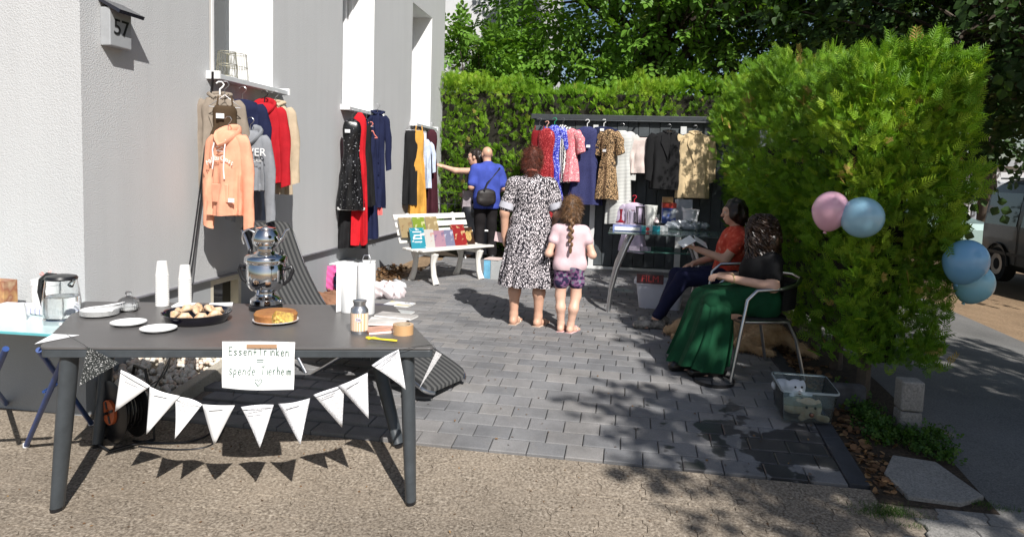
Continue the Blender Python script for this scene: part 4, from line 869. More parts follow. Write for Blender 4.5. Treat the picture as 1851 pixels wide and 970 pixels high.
shedg('blazer', 'camel tan blazer hanging rightmost on the shed rail', 'blazer', 1256, 240, 358, 9.86, 8, 'blazer', cloth('camel', (.6, .46, .27)), seed=52, wscale=.98, hang_=WDH)
shedg('child_dress', 'lilac child dress on a hanger with a red heart beside the glass table', 'dress', 1146, 366, 455, 9.7, -18, 'sleeved_dress', cloth('lilac', (.55, .47, .6)), seed=53, wscale=.75, hang_=('plastic', mat('heart_red', (.6, .03, .06), .4)))
# ================================================================== the serving table in front
ZTAB = .60
def TP(u, v, dz=0.): return PZ(u, v, ZTAB+dz)
c_fl, c_fr, c_bl, c_br = TP(70, 627), TP(786, 628), TP(150, 544), TP(712, 552)
ft = thing('garden_table', 'long anthracite metal garden table with splayed legs in the foreground', 'table', ((c_fl+c_br)/2).to_tuple()[:2]+(gz(3.1),))
M_TOP = mat('table_top', (.105, .10, .098), .38, var=.08, scale=3, bmp=.06, bscale=400); M_FR = mat('table_frame', (.05, .058, .065), .4, var=.1)
def rquad(cs, inset, z0, z1, r=.035, n=5):
    ctr = sum(cs, Vector())/4; P = []
    for i in range(4):
        c = cs[i].copy(); a = (cs[i-1]-c); b = (cs[(i+1) % 4]-c); a.normalize(); b.normalize(); c = c+(a+b)*inset
        p0, p1 = c+a*r, c+b*r
        for k in range(n+1):
            t = k/n; P.append(p0*(1-t)**2+c*2*t*(1-t)+p1*t*t)
    m = len(P); q = MB(); q.add([(p.x, p.y, z0) for p in P]+[(p.x, p.y, z1) for p in P], [tuple(range(m-1, -1, -1)), tuple(range(m, 2*m))]+[(i, (i+1) % m, m+(i+1) % m, m+i) for i in range(m)]); return q
cs4 = [c_fl, c_fr, c_br, c_bl]
rquad(cs4, 0, ZTAB-.012, ZTAB).build('table_top', M_TOP, ft, smooth=False, bevel=.003, world=True)
rquad(cs4, .004, ZTAB-.05, ZTAB-.013, .03).build('rim', M_FR, ft, smooth=False, bevel=.004, world=True)
for (tu, tv, gu, gv) in ((150, 645, 103, 922), (728, 645, 742, 910), (205, 640, 176, 806), (705, 640, 720, 806)):
    b = G(gu, gv); t = PZ(tu, tv, ZTAB-.05)
    if gv > 850: d = (b-Vector((0, 0, 0)))
    # leg top sits under the corner nearest to the foot
    cn = min(cs4, key=lambda c: (c.xy-b.xy).length); t = cn.lerp((c_fl+c_fr+c_bl+c_br)/4, .13 if gv > 850 else .2); t = Vector((t.x, t.y, ZTAB-.05))
    q = MB(); q.tube([t, t.lerp(b, .5), b+Vector((0, 0, .015))], [.04, .037, .03], 12, flat=(1.15, .85)); lg = q.build('leg', M_FR, ft, world=True); MWD[lg] = MWD[ft]
    MB().tube([b+Vector((0, 0, .02)), b], [.031, .029], 12, flat=(1.15, .85)).build('foot_cap', BLACK, lg, world=True)
# sign taped to the front edge
fdir = (c_fr-c_fl).normalized(); nor = Vector((fdir.y, -fdir.x, 0))
def FE(u, v, off=.006):           # a pixel on the vertical plane of the table's front edge
    d = Vector(ray(u, v)); p0 = c_fl+nor*off; o_ = Vector((0, 0, CAMH)); return o_+d*((p0-o_).dot(nor)/d.dot(nor))
sg = thing('paper_sign', 'white paper sign with handwritten Essen + Trinken = Spende Tierheim', 'sign', FE(467, 700))
cnr = [FE(401, 700, .016), FE(530, 704, .016), FE(533, 618, .01), FE(402, 616, .01)]
q = MB(); nx_, ny_ = 12, 8; Vv = []
def sgp(s, t, off=0):
    p = (cnr[0]*(1-s)+cnr[1]*s)*(1-t)+(cnr[3]*(1-s)+cnr[2]*s)*t; return p+nor*(off+.006*math.sin(s*5+t*2)+.004*math.sin(t*7+s*3)+.012*(1-t)*(1-t)*math.sin(s*3))
for layer in (0, -.0012):
    Vv += [sgp(i/nx_, j/ny_, layer) for j in range(ny_+1) for i in range(nx_+1)]
Fq = []; w1 = nx_+1; L0 = (nx_+1)*(ny_+1)
for j in range(ny_):
    for i in range(nx_):
        a = j*w1+i; Fq += [(a, a+1, a+w1+1, a+w1), (L0+a+w1, L0+a+w1+1, L0+a+1, L0+a)]
q.add(Vv, Fq); q.build('sheet', PAPER, sg, world=True)
GL = {'E': [[(.9, 1), (.1, 1), (.05, 0), (.9, 0)], [(.1, .52), (.75, .52)]], 's': [[(.8, .5), (.4, .6), (.15, .45), (.5, .28), (.8, .15), (.45, 0), (.1, .06)]], 'e': [[(.12, .3), (.85, .33), (.75, .56), (.4, .6), (.12, .35), (.2, .08), (.5, 0), (.85, .1)]], 'n': [[(.15, .6), (.15, 0)], [(.15, .4), (.45, .6), (.75, .55), (.82, 0)]],
      '+': [[(.1, .4), (.9, .4)], [(.5, .75), (.5, .05)]], 'T': [[(-.1, 1), (1.1, 1.02)], [(.5, 1), (.48, 0)]], 'r': [[(.2, .6), (.2, 0)], [(.2, .4), (.5, .6), (.8, .55)]], 'i': [[(.5, .6), (.5, 0)], [(.5, .82), (.5, .86)]], 'k': [[(.15, 1), (.15, 0)], [(.75, .6), (.15, .28), (.8, 0)]],
      '=': [[(0, .55), (1, .55)], [(0, .25), (1, .25)]], 'S': [[(.85, .6), (.4, .7), (.15, .5), (.5, .33), (.85, .18), (.45, 0), (.1, .06)]], 'p': [[(.15, .6), (.12, -.35)], [(.15, .45), (.5, .6), (.8, .35), (.5, .05), (.15, .12)]], 'd': [[(.85, 1), (.82, 0)], [(.82, .45), (.5, .6), (.15, .3), (.45, 0), (.82, .15)]],
      'h': [[(.15, 1), (.15, 0)], [(.15, .4), (.5, .6), (.8, .5), (.82, 0)]], 'm': [[(.1, .6), (.1, 0)], [(.1, .42), (.3, .6), (.5, .5), (.5, 0)], [(.5, .42), (.72, .6), (.92, .5), (.95, 0)]], '<': [[(.5, 0), (.05, .6), (.1, .9), (.35, .95), (.5, .7), (.7, .98), (.95, .88), (.9, .5), (.5, 0)]]}
INK = mat('green_ink', (.02, .09, .06), .7, var=.05)
def write(s, x0, y0, cw, chh, name):
    q = MB(); x = x0
    for ch in s:
        for st in GL.get(ch, []):
            pts = [sgp(x+px*cw*.8, y0+py*chh, .0018) for px, py in st]; q.tube(pts, .0019, 5)
        x += cw*(1.1 if ch in 'Tm+' else (.62 if ch == 'i' else 1))
    q.build(name, INK, sg, world=True)['kind'] = 'stuff'
write('Essen+Trinken', .09, .71, .066, .17, 'writing'); write('=', .47, .52, .12, .16, 'writing'); write('Spende', .1, .30, .062, .17, 'writing'); write('Tierheim', .54, .30, .058, .17, 'writing'); write('<', .46, .08, .13, .14, 'heart_drawing')
tq = [FE(445, 622, .022), FE(500, 622, .022), FE(500, 617, .02), FE(445, 617, .02)]
q = MB(); tt = [p.copy() for p in tq[2:]]; bk = [Vector((p.x, p.y, ZTAB+.0015))-nor*.035 for p in tt]; fr_ = [Vector((p.x, p.y, ZTAB+.002))+nor*.0 for p in tt]
q.add([tq[0], tq[1], fr_[0], fr_[1], bk[0], bk[1]], [(0, 1, 2, 3), (3, 2, 4, 5)]); q.build('tape', mat('brown_tape', (.45, .27, .16), .4, var=.05), sg, world=True)
# bunting: a string with paper flags
M_FLAG = mat('white_card', (.8, .8, .8), .7, var=.02); M_GLIT = pat('silver_glitter', [(.45, .45, .46), (.7, .7, .72), (.95, .95, .96)], 'vor', 260, .3, thr=.4, sharp=.2); M_GDK = pat('dark_glitter', [(.03, .035, .035), (.05, .055, .055), (.6, .6, .6)], 'vor', 200, .4, thr=.55, sharp=.1)
bu = thing('bunting', 'string of white and silver paper pennants draped along the table front', 'bunting', FE(470, 700))
flags = [((218, 668), (271, 697), (204, 746), 0), ((270, 698), (325, 715), (269, 780), 0), ((316, 716), (365, 730), (316, 792), 0), ((365, 730), (424, 732), (386, 806), 0), ((435, 735), (494, 731), (470, 808), 1), ((502, 729), (560, 719), (545, 798), 1), ((566, 713), (622, 695), (617, 775), 1), ((610, 697), (664, 673), (667, 752), 1), ((671, 660), (720, 631), (733, 703), 1)]
for i, (a, b, c, g_) in enumerate(flags):
    P = [FE(*a, .02), FE(*b, .02), FE(*c, .02+.015*((i % 3)-1))]; q = MB(); n_ = nor*.0012
    nn_ = 7; A, B, C = P; Vf = []; ids = {}; cu = .008+.007*(i % 3); sg_ = 1 if i % 2 else -1
    for r in range(nn_+1):
        for c in range(nn_+1-r):
            a_, b_, c2 = 1-(r+c)/nn_, c/nn_, r/nn_; ids[(r, c)] = len(Vf); Vf.append(A*a_+B*b_+C*c2+nor*(cu*sg_*math.sin(math.pi*(b_+c2*.5))*(1-c2*.3)+.02*c2*c2*(1 if i % 3 else -.6)))
    Ff = []
    for r in range(nn_):
        for c in range(nn_-r):
            Ff.append((ids[(r, c)], ids[(r+1, c)], ids[(r, c+1)]))
            if c < nn_-r-1: Ff.append((ids[(r, c+1)], ids[(r+1, c)], ids[(r+1, c+1)]))
    q.add(Vf, Ff)
    o = q.build('pennant', M_GLIT if g_ else M_FLAG, bu, smooth=True, world=True, ang=60); sm_ = o.modifiers.new('t', 'SOLIDIFY'); sm_.thickness = .0012; sm_.offset = -1; MWD[o] = MWD[bu]
    A, B, C = P; s0 = A.lerp(B, .2).lerp(C, .13); s1 = A.lerp(B, .68).lerp(C, .1); MB().tube([s0+nor*(.003+cu), s1+nor*(.003+cu)], .0012, 5).build('thread', BLACK, o, world=True)
# pennants at both ends: one lying on the left corner, a dark one hanging at the left leg, one at the right end
lef = [TP(62, 621, .004), TP(143, 605, .004), TP(95, 603, .005)]; q = MB(); q.add(lef+[p-Vector((0, 0, .0012)) for p in lef], [(0, 1, 2), (5, 4, 3), (0, 3, 4, 1), (1, 4, 5, 2), (2, 5, 3, 0)]); q.build('pennant', M_FLAG, bu, smooth=False, world=True)
for (a, b, c, m_) in (((158, 626), (215, 656), (143, 697), M_GDK), ((788, 634), (798, 640), (757, 702), M_GLIT)):
    P = [FE(*a, .02), FE(*b, .0), FE(*c, -.02)]; q = MB(); q.add(P+[p-nor*.0012 for p in P], [(0, 2, 1), (3, 4, 5), (0, 1, 4, 3), (1, 2, 5, 4), (2, 0, 3, 5)]); q.build('pennant', m_, bu, smooth=False, world=True)
st = [TP(120, 604, .004), FE(150, 622, .012), FE(190, 652, .018)]+[FE(a[0], a[1]+6, .018) for a, b, c, g_ in flags]+[FE(720, 634, .018), FE(745, 627, .015), TP(783, 622, .004), FE(790, 636, .01)]
MB().tube(st, .0012, 5).build('string', BLACK, bu, world=True)
# ------------------------------------------------------------------ food and dishes on the table
M_CER = mat('white_ceramic', (.82, .82, .81), .2, var=.015, coat=.3)
def plate(name, label, u, v, r, cat='plate', z=0, n=1, m_=M_CER):
    p = TP(u, v); p.z = ZTAB+z; q = MB()
    for k in range(n): q.lathe([(.001, k*.006), (r*.62, k*.006), (r*.68, .002+k*.006), (r, .016+k*.006), (r, .0185+k*.006), (r*.66, .006+k*.006), (.001, .004+k*.006)], 40, cap=False)
    return tag(q.build(name, m_, None, ang=50), label, cat), p
for lab, u, v, r in (('empty white paper plate, left one in front of the cake tin', 232, 587, .085), ('empty white paper plate nearest the table edge', 286, 598, .085)):
    o, p = plate('paper_plate', lab, u, v, r); o.location = p
stk = TP(180, 570); t = thing('plate_stack', 'stack of white paper plates with plastic forks on napkins', 'plates', stk)
for k in range(5): MB().lathe([(.001, 0), (.06, 0), (.066, .002), (.093, .012), (.093, .014), (.064, .004), (.001, .003)], 36, c=(0, 0, k*.0055), cap=False).build('plate', M_CER, t, ang=50)
for i in range(5):
    a = -.3+i*.17; b = MB(); c, s = math.cos(a), math.sin(a)
    b.tube([(-.05, -.01+i*.006, .04), (.03*c, .03*s+i*.006, .055), (.075*c, .075*s+i*.006, .062)], [.003, .003, .004], 6, flat=(1, .5))
    for k in range(3): b.tube([(.075*c, .075*s+i*.006+(k-1)*.005, .062), (.105*c, .105*s+i*.006+(k-1)*.006, .068)], .0013, 4)
    b.build('fork', WHITE, t)
q = MB(); q.box((.02, -.01, .036), (.12, .09, .006), .5); q.box((.04, .02, .042), (.1, .08, .005), .15); q.build('napkins', PAPER, t, smooth=False)['kind'] = 'stuff'
# glass sugar bowl
p = TP(232, 562); t = thing('sugar_bowl', 'ribbed glass sugar bowl with a knobbed lid', 'bowl', p); GLS = glassmat('clear_glass', (.97, .98, .98))
def ribbed(prof, n=48, rib=.02): 
    q = MB(); q.lathe(prof, n, cap=False); q.v = [((x*(1+rib*math.cos(12*math.atan2(y, x)*2))), y*(1+rib*math.cos(12*math.atan2(y, x)*2)), z) for x, y, z in q.v]; return q
ribbed([(.001, .0), (.04, .0), (.05, .012), (.053, .05), (.05, .052), (.046, .014), (.036, .006), (.001, .006)]).build('bowl', GLS, t)
ribbed([(.054, .053), (.05, .064), (.03, .078), (.012, .084), (.01, .092), (.017, .1), (.014, .11), (.004, .114)]).build('lid', GLS, t)
MB().lathe([(.001, .008), (.043, .01), (.044, .03), (.02, .036), (.001, .037)], 20, cap=False).build('sugar', mat('sugar', (.8, .8, .79), .9, var=.03), t)
# paper cups, two stacks of nested cups turned upside down
for (u, v, n_, lab) in ((293, 551, 17, 'taller stack of upside-down white paper cups beside the baking tin'), (334, 548, 13, 'shorter stack of upside-down white paper cups behind the baking tin')):
    p = TP(u, v+1); t = thing('paper_cup_stack', lab, 'paper cups', p, group='stacks of paper cups'); hh = PY(u, 472 if n_ > 15 else 479, p.y).z-ZTAB; stp = (hh-.085)/n_
    for k in range(n_+1):
        MB().lathe([(.036, 0), (.0375, .002), (.037, .006), (.0355, .0062), (.0268, .083), (.0262, .085), (.02, .0835), (.001, .083)], 28, c=(0, 0, k*stp), cap=False).build('cup', mat('cup_white', (.8, .79, .76), .55, var=.02), t)
# baking tin with dusted pastries
p = TP(356, 580); t = thing('baking_tin', 'round black baking tin on the table', 'baking tin', p); rt = .168
MB().lathe([(.001, .002), (rt*.84, .002), (rt*.9, .008), (rt, .052), (rt*1.03, .054), (rt*1.03, .05), (rt*.985, .045), (rt*.89, .006), (rt*.83, -.0), (.001, -.0)][::-1], 48, cap=False).build('tin', mat('enamel_black', (.008, .007, .014), .12, var=.05, coat=.6), t)
MP = mat('pastry', (.5, .25, .1), .75, scale=32, col2=(.72, .58, .42), bmp=.5, bscale=80)
rg = random.Random(4)
for i in range(13):
    if i < 8: a = i*2*math.pi/8; r_ = .105
    elif i < 12: a = i*2*math.pi/4+.4; r_ = .05
    else: a = 0; r_ = 0
    x, y = r_*math.cos(a), r_*math.sin(a); q = MB(); an = rg.uniform(0, 3.1)
    for k in range(3): q.tube([(-.036+.01*k, -.004+.004*k, .022+.004*k), (-.012, .002*k, .034+.004*k), (.014, -.002*k, .036+.003*k), (.036-.006*k, .003*k, .02+.004*k)], [.008, .019-.002*k, .018-.002*k, .007], 9, flat=(1, .9))
    o = q.build('pastry', MP, None, ang=70); tag(o, 'dusted rolled pastry %s' % ('in the outer ring of the black baking tin' if i < 8 else 'heaped in the middle of the black baking tin'), 'pastry', 'pastries in the outer ring' if i < 8 else 'pastries in the middle'); o.location = (p.x+x, p.y+y, p.z+.012+(.022 if r_ < .06 else 0)); o.rotation_euler = (rg.uniform(-.2, .2), 0, an)
# samovar with teapot
p = TP(480, 559); t = thing('samovar', 'tall polished steel samovar with black handles', 'samovar', p); t.rotation_euler = (0, 0, R_(12)); s_ = (PY(480, 449, p.y).z-ZTAB)/.40
def S(pr): return [(r*s_, z*s_) for r, z in pr]
MB().lathe(S([(.001, 0), (.1, 0), (.105, .012), (.105, .03), (.098, .036), (.001, .036)]), 40, cap=False).build('foot', BLACK, t)
MB().lathe(S([(.09, .036), (.098, .042), (.098, .07), (.09, .078), (.07, .09), (.062, .1), (.062, .118), (.075, .128)]), 40, cap=False).build('pedestal', CHROME, t)
MB().lathe(S([(.05, .122), (.09, .132), (.115, .16), (.122, .2), (.124, .29), (.118, .3), (.118, .308)]), 48, cap=False).build('body', CHROME, t)
MB().lathe(S([(.118, .304), (.132, .308), (.135, .318), (.132, .345), (.12, .36), (.07, .372), (.055, .385), (.055, .4), (.001, .4)]), 48, cap=False).build('lid', CHROME, t)
for s in (-1, 1):
    MB().tube([(s*.118*s_, 0, .27*s_), (s*.165*s_, 0, .285*s_), (s*.172*s_, 0, .26*s_), (s*.15*s_, 0, .2*s_), (s*.112*s_, 0, .165*s_)], [.011, .012, .012, .011, .009], 10).build('handle', BLACK, t)
    MB().lathe([(.008, 0), (.012, .004), (.012, .018), (.006, .03), (.002, .033)], 12, c=(s*.1*s_, 0, .362*s_)).build('lid_knob', BLACK, t)
q = MB(); q.tube([(0, -.09*s_, .15*s_), (0, -.15*s_, .145*s_), (0, -.165*s_, .12*s_)], [.01, .01, .009], 10); tp_ = q.build('tap', CHROME, t); MB().tube([(-.02, -.14*s_, .16*s_), (.035, -.14*s_, .185*s_)], .007, 8).build('tap_lever', BLACK, tp_)
MB().ball((.1*s_, -.02, .06*s_), .014, 8).build('knob', CHROME, t)
pz = p.copy(); pz.z = ZTAB+.4*s_; tp2 = thing('teapot', 'small steel teapot sitting on top of the samovar', 'teapot', pz, R_(12)); z_ = (PY(483, 405, p.y).z-pz.z)/.13
q = MB(); q.lathe([(.001, 0), (.045*z_, 0), (.066*z_, .022*z_), (.072*z_, .05*z_), (.062*z_, .08*z_), (.05*z_, .1*z_), (.052*z_, .104*z_)], 36, cap=False); q.build('pot', CHROME, tp2)
MB().lathe([(.053*z_, .104*z_), (.05*z_, .11*z_), (.02*z_, .116*z_), (.008, .118*z_), (.008, .126*z_), (.002, .13*z_)], 30, cap=False).build('lid', CHROME, tp2)
MB().tube([(.06*z_, 0, .03*z_), (.09*z_, 0, .06*z_), (.105*z_, 0, .098*z_), (.125*z_, 0, .11*z_)], [.014, .011, .008, .006], 10).build('spout', CHROME, tp2)
MB().tube([(-.06*z_, 0, .085*z_), (-.09*z_, 0, .1*z_), (-.12*z_, 0, .085*z_), (-.125*z_, 0, .05*z_), (-.115*z_, 0, .02*z_)], .006, 8).build('handle', STEEL, tp2)
# cake with a wedge cut out, on a plate
o, p = plate('cake_plate', 'white plate under the cut cake', 498, 582, .118); o.location = p
p2 = p+Vector((0, 0, .006)); t = thing('cake', 'round golden cake with a wedge cut out showing fruit', 'cake', p2); rc, hc = .112, .052
a0, a1 = R_(-72), R_(-8); ang_ = [a1+(2*math.pi-(a1-a0))*k/40 for k in range(41)]
V_ = [(0, 0, 0)]+[(rc*.96*math.cos(a), rc*.96*math.sin(a), 0) for a in ang_]+[(0, 0, hc+.004)]+[(rc*math.cos(a), rc*math.sin(a), hc*.8) for a in ang_]+[(rc*.93*math.cos(a), rc*.93*math.sin(a), hc) for a in ang_]
F_ = []; T0 = 42
for k in range(40):
    F_ += [(0, k+2, k+1), (1+k, 2+k, T0+2+k, T0+1+k), (T0+1+k, T0+2+k, T0+43+k-1+0, T0+42+k) if False else (T0+1+k, T0+2+k, T0+43+k, T0+42+k), (T0, T0+42+k, T0+43+k)]
q = MB(); q.add(V_, F_); q.build('crust', mat('cake_crust', (.42, .19, .055), .7, scale=18, col2=(.27, .1, .03), bmp=.5, bscale=60), t)
M_CRUMB = pat('cake_fruit', [(.62, .45, .12), (.45, .3, .1), (.35, .06, .06)], 'noise', 60, .8, thr=.5, sharp=.08)
q = MB()
for k in (0, 40): q.add([V_[0], V_[1+k], V_[T0+1+k], V_[T0+42+k], V_[T0]], [(0, 1, 2, 3, 4)])
q.build('cut_face', M_CRUMB, t, smooth=False)
q = MB(); rg = random.Random(9)
for i in range(26): a = rg.uniform(a0+.1, a1-.1); r_ = rg.uniform(.01, .075); q.ball((r_*math.cos(a), r_*math.sin(a), rg.uniform(.004, .03)), rg.uniform(.006, .011), 5)
q.build('crumbs', M_CRUMB, t)['kind'] = 'stuff'
# paper towel rolls
for (u, v, top, lab, wire) in ((631, 563, 475, 'left paper towel roll, loosely wound, beside the wire holder', 0), (661, 566, 475, 'right paper towel roll on a wire holder', 1)):
    p = TP(u, v); hh = PY(u, top, p.y).z-ZTAB; t = thing('paper_towel_roll', lab, 'paper towel', p, group='paper towel rolls')
    rr_ = .048 if not wire else .05
    MB().lathe([(.02, .002), (rr_*.96, 0), (rr_, .003), (rr_, hh-.003), (rr_*.95, hh), (.021, hh), (.02, hh-.02)], 32, cap=False).build('roll', mat('towel_white', (.8, .8, .79), .95, var=.03, bmp=.3, bscale=150), t)
    if wire: MB().tube([(-.025, 0, hh-.05), (-.025, 0, hh+.02), (-.015, 0, hh+.045), (.015, 0, hh+.045), (.025, 0, hh+.02), (.025, 0, hh-.05)], .0028, 6).build('holder', STEEL, t)
    else: q = MB(); q.hexa([(-rr_-.012, -.05, .003), (-rr_-.01, -.05, .003), (-rr_+.02, .03, .003), (-rr_+.016, .03, .003)], [(-rr_-.012, -.05, hh), (-rr_-.01, -.05, hh), (-rr_+.02, .03, hh), (-rr_+.016, .03, hh)]); q.build('loose_sheet', PAPER, t, smooth=False)
# milk can with label
p = TP(649, 601); hh = PY(649, 542, p.y).z-ZTAB; k_ = hh/.165; t = thing('milk_can', 'small tin milk can with a peach striped label', 'tin', p)
MB().lathe([(r*k_, z*k_) for r, z in [(.001, 0), (.041, 0), (.043, .006), (.043, .118), (.036, .128), (.029, .137), (.03, .15), (.035, .16), (.035, .164), (.026, .158), (.001, .158)]], 32, cap=False).build('can', mat('tin_grey', (.45, .46, .48), .3, .85, var=.08), t)
mL = pat('can_label', [(.75, .42, .24), (.8, .68, .55)], 'stripe', 26, .5, thr=.5, sharp=.1); MB().lathe([(.0436*k_, .016*k_), (.0438*k_, .02*k_), (.0438*k_, .1*k_), (.0436*k_, .104*k_)], 32, cap=False).build('label', mL, t)
MB().lathe([(.001, 0), (.017, .0)], 20, M=Matrix.Translation((.012, -.0445*k_, .075*k_)) @ Matrix.Rotation(R_(90), 4, 'X') @ Matrix.Diagonal((1, .8, 1, 1)), cap=False).build('emblem', mat('label_cream', (.8, .74, .72), .5), t)
text('emblem_text', 'Zott', .014, mat('label_purple', (.12, .05, .25), .5), t, Matrix.Translation((.012, -.0456*k_, .075*k_)) @ Matrix.Rotation(R_(90), 4, 'X'), .0003)
MB().tube([(-.03*k_, 0, .134*k_), (-.045*k_, 0, .12*k_), (-.046*k_, 0, .09*k_)], .002, 6).build('handle', STEEL, t)
# magazines, tape roll, yellow opener
mg = [mat('book_cover_a', (.6, .3, .2), .4, var=.2, scale=9), mat('book_cover_b', (.65, .62, .58), .4, var=.2, scale=9), mat('book_cover_c', (.5, .47, .44), .4, var=.25, scale=7)]
for i, (u, v, w_, d_, h_, rz, zz, lab) in enumerate(((690, 598, .17, .12, .014, .35, 0, 'lowest paperback of the pile right of the milk can'), (700, 588, .2, .14, .014, -.12, .015, 'middle paperback of the pile right of the milk can'), (716, 582, .22, .1, .012, -.42, .03, 'top grey-edged book of the pile right of the milk can'))):
    b = TP(u, v); t = thing('paperback', lab, 'book', (b.x, b.y, ZTAB+zz), rz+R_(16), group='books on the serving table')
    MB().box((0, 0, h_/2), (w_-.004, d_-.004, h_-.004)).build('pages', PAPER, t, smooth=False); q = MB(); q.box((0, 0, .001), (w_, d_, .002)); q.box((0, 0, h_-.001), (w_, d_, .002)); q.box((-w_/2+.001, 0, h_/2), (.002, d_, h_-.004)); q.build('cover', mg[i], t, smooth=False)
p = TP(728, 603); t = thing('tape_roll', 'roll of brown packing tape on the table', 'tape', p); MB().lathe([(.039, .0), (.0525, 0), (.0525, .05), (.039, .05), (.039, 0)], 36, cap=False).build('tape', mat('tape_brown', (.55, .33, .16), .35, var=.04, coat=.3), t); MB().lathe([(.036, .0), (.0388, 0), (.0388, .05), (.036, .05), (.036, 0)], 36, cap=False).build('core', mat('card_core', (.5, .4, .28), .9), t)
p = TP(690, 617); t = thing('bottle_opener', 'yellow plastic opener lying at the table edge', 'opener', p, R_(8))
q = MB(); q.tube([(-.07, .01, .008), (-.045, .012, .014), (-.01, 0, .012), (.05, -.004, .01), (.075, -.004, .008)], [.01, .016, .009, .012, .01], 10, flat=(1, .45)); q.build('handle', mat('yellow_plastic', (.75, .58, .04), .35, var=.05), t)
MB().lathe([(.012, 0), (.014, .002), (.014, .006), (.012, .008), (.008, .006), (.008, .002), (.012, 0)], 16, c=(-.07, .012, .01), cap=False).build('ring', mat('yellow_plastic2', (.7, .54, .04), .35), t)
p = TP(365, 552); t = thing('paper_napkins', 'white napkins lying behind the cup stacks', 'napkins', p, .3); q = MB(); q.box((-.1, .0, .004), (.11, .1, .006)); q.build('napkin', PAPER, t, smooth=False); MB().box((.1, .02, .004), (.13, .08, .006), .2).build('napkin', PAPER, t, smooth=False)
# ------------------------------------------------------------------ glass trestle table at the left
ZG = .54
def GP(u, v): return PZ(u, v, ZG)
gtl = thing('trestle_table', 'glass topped table on blue metal trestles by the house corner', 'table', (-3.15, 3.1, gz(3.1)))
a, b = GP(0, 597), GP(100, 603); dr = (b-a).normalized(); pr_ = Vector((-dr.y, dr.x, 0)); fr0 = b+dr*.02; q = MB()
bkL = .62; base = [fr0-dr*1.3, fr0, fr0+pr_*bkL, fr0-dr*1.3+pr_*bkL]
q.hexa([Vector((k.x, k.y, ZG-.012)) for k in base], [Vector((k.x, k.y, ZG)) for k in base]); q.build('glass_top', mat('frosted_glass', (.55, .68, .68), .25, var=.03), gtl, smooth=False, world=True)
q = MB(); e_ = [k-Vector((0, 0, ZG)) for k in base]; q.box((fr0-dr*.65+Vector((0, 0, -.008)))-pr_*.004, (1.3, .006, .012), math.atan2(dr.y, dr.x)); q.build('glass_edge', mat('glass_edge', (.12, .42, .45), .15, var=.05), gtl, smooth=False, world=True)
MBL = mat('blue_metal', (.02, .06, .22), .35, var=.1)
def leg(u0, v0, z0, u1, v1, dz=0):
    t_ = PZ(u0, v0, z0); b_ = G(u1, v1); lg = MB().tube([t_, b_+Vector((0, 0, .01))], .014, 10).build('leg', MBL, gtl, world=True); MWD[lg] = MWD[gtl]
    MB().tube([b_+Vector((0, 0, .025)), b_+Vector((0, 0, .003))], .017, 10).build('foot_cap', WHITE, lg, world=True)
leg(118, 640, .54, 47, 808); leg(70, 632, .56, 165, 768); leg(-60, 640, .55, 12, 733); leg(10, 630, .56, -60, 800)
MB().tube([G(47, 808)+Vector((.1, .02, .32)), G(165, 768)+Vector((-.12, 0, .3))], .009, 8).build('brace', MBL, gtl, world=True)
# things on the glass table
p = GP(112, 583); H_ = PY(112, 496, p.y).z-ZG; k_ = H_/.22; t = thing('electric_kettle', 'glass electric kettle with black handle, half full of water', 'kettle', p, R_(-10))
MB().lathe([(.001, 0), (.07*k_, 0), (.074*k_, .006), (.074*k_, .022*k_), (.07*k_, .026*k_)], 36, cap=False).build('base', CHROME, t)
MB().lathe([(r*k_, z*k_) for r, z in [(.07, .026), (.076, .05), (.076, .1), (.07, .15), (.062, .2), (.06, .2), (.068, .15), (.0735, .1), (.0735, .05), (.068, .03), (.001, .028)]], 40, cap=False).build('jug', GLS, t)
MB().lathe([(r*k_, z*k_) for r, z in [(.001, .031), (.067, .032), (.0725, .05), (.0725, .1), (.0715, .122), (.001, .122)]], 40, cap=False).build('water', glassmat('water', (.96, .98, .98), 0, 1.33), t)
MB().lathe([(r*k_, z*k_) for r, z in [(.064, .198), (.066, .204), (.06, .214), (.03, .22), (.001, .221)]], 32, cap=False).build('lid', BLACK, t)
MB().tube([(-.03*k_, 0, .212*k_), (-.085*k_, 0, .212*k_), (-.125*k_, 0, .185*k_), (-.135*k_, 0, .13*k_), (-.115*k_, 0, .07*k_), (-.085*k_, 0, .03*k_), (-.073*k_, 0, .02*k_)], [.012, .014, .015, .015, .014, .012, .01], 10).build('handle', BLACK, t)
MB().tube([(.055*k_, 0, .175*k_), (.072*k_, 0, .195*k_), (.083*k_, 0, .203*k_)], [.016, .012, .006], 10).build('spout', GLS, t)
p = GP(38, 578); t = thing('creamer', 'small white ceramic milk jug on the glass table', 'jug', p); MB().lathe([(.001, 0), (.026, 0), (.027, .01), (.022, .06), (.019, .085), (.02, .095), (.017, .095), (.016, .085), (.001, .08)], 28, cap=False).build('body', M_CER, t); MB().tube([(-.02, 0, .08), (-.042, 0, .075), (-.044, 0, .04), (-.024, 0, .02)], .005, 8).build('handle', M_CER, t)
p = GP(82, 556); t = thing('white_canister', 'tall white canister with lid behind the kettle', 'canister', p); hh = PY(82, 505, p.y).z-ZG; MB().lathe([(.001, 0), (.07, 0), (.07, hh-.02), (.001, hh-.02)], 32, cap=False).build('body', M_CER, t); MB().lathe([(.073, hh-.03), (.073, hh), (.06, hh+.004), (.001, hh+.004)], 32, cap=False).build('lid', WHITE, t)
q = MB(); b0 = Vector((.02, 0, hh+.004)); 
for i in range(7): q.tube([b0, b0+Vector((.05*math.cos(i*.9), .03*math.sin(i*.9), .02+.012*(i % 3))), b0+Vector((.03*math.cos(i*.9+.5), .02*math.sin(i*.9+.5), .006))], [.003, .008, .003], 6, flat=(1, .3))
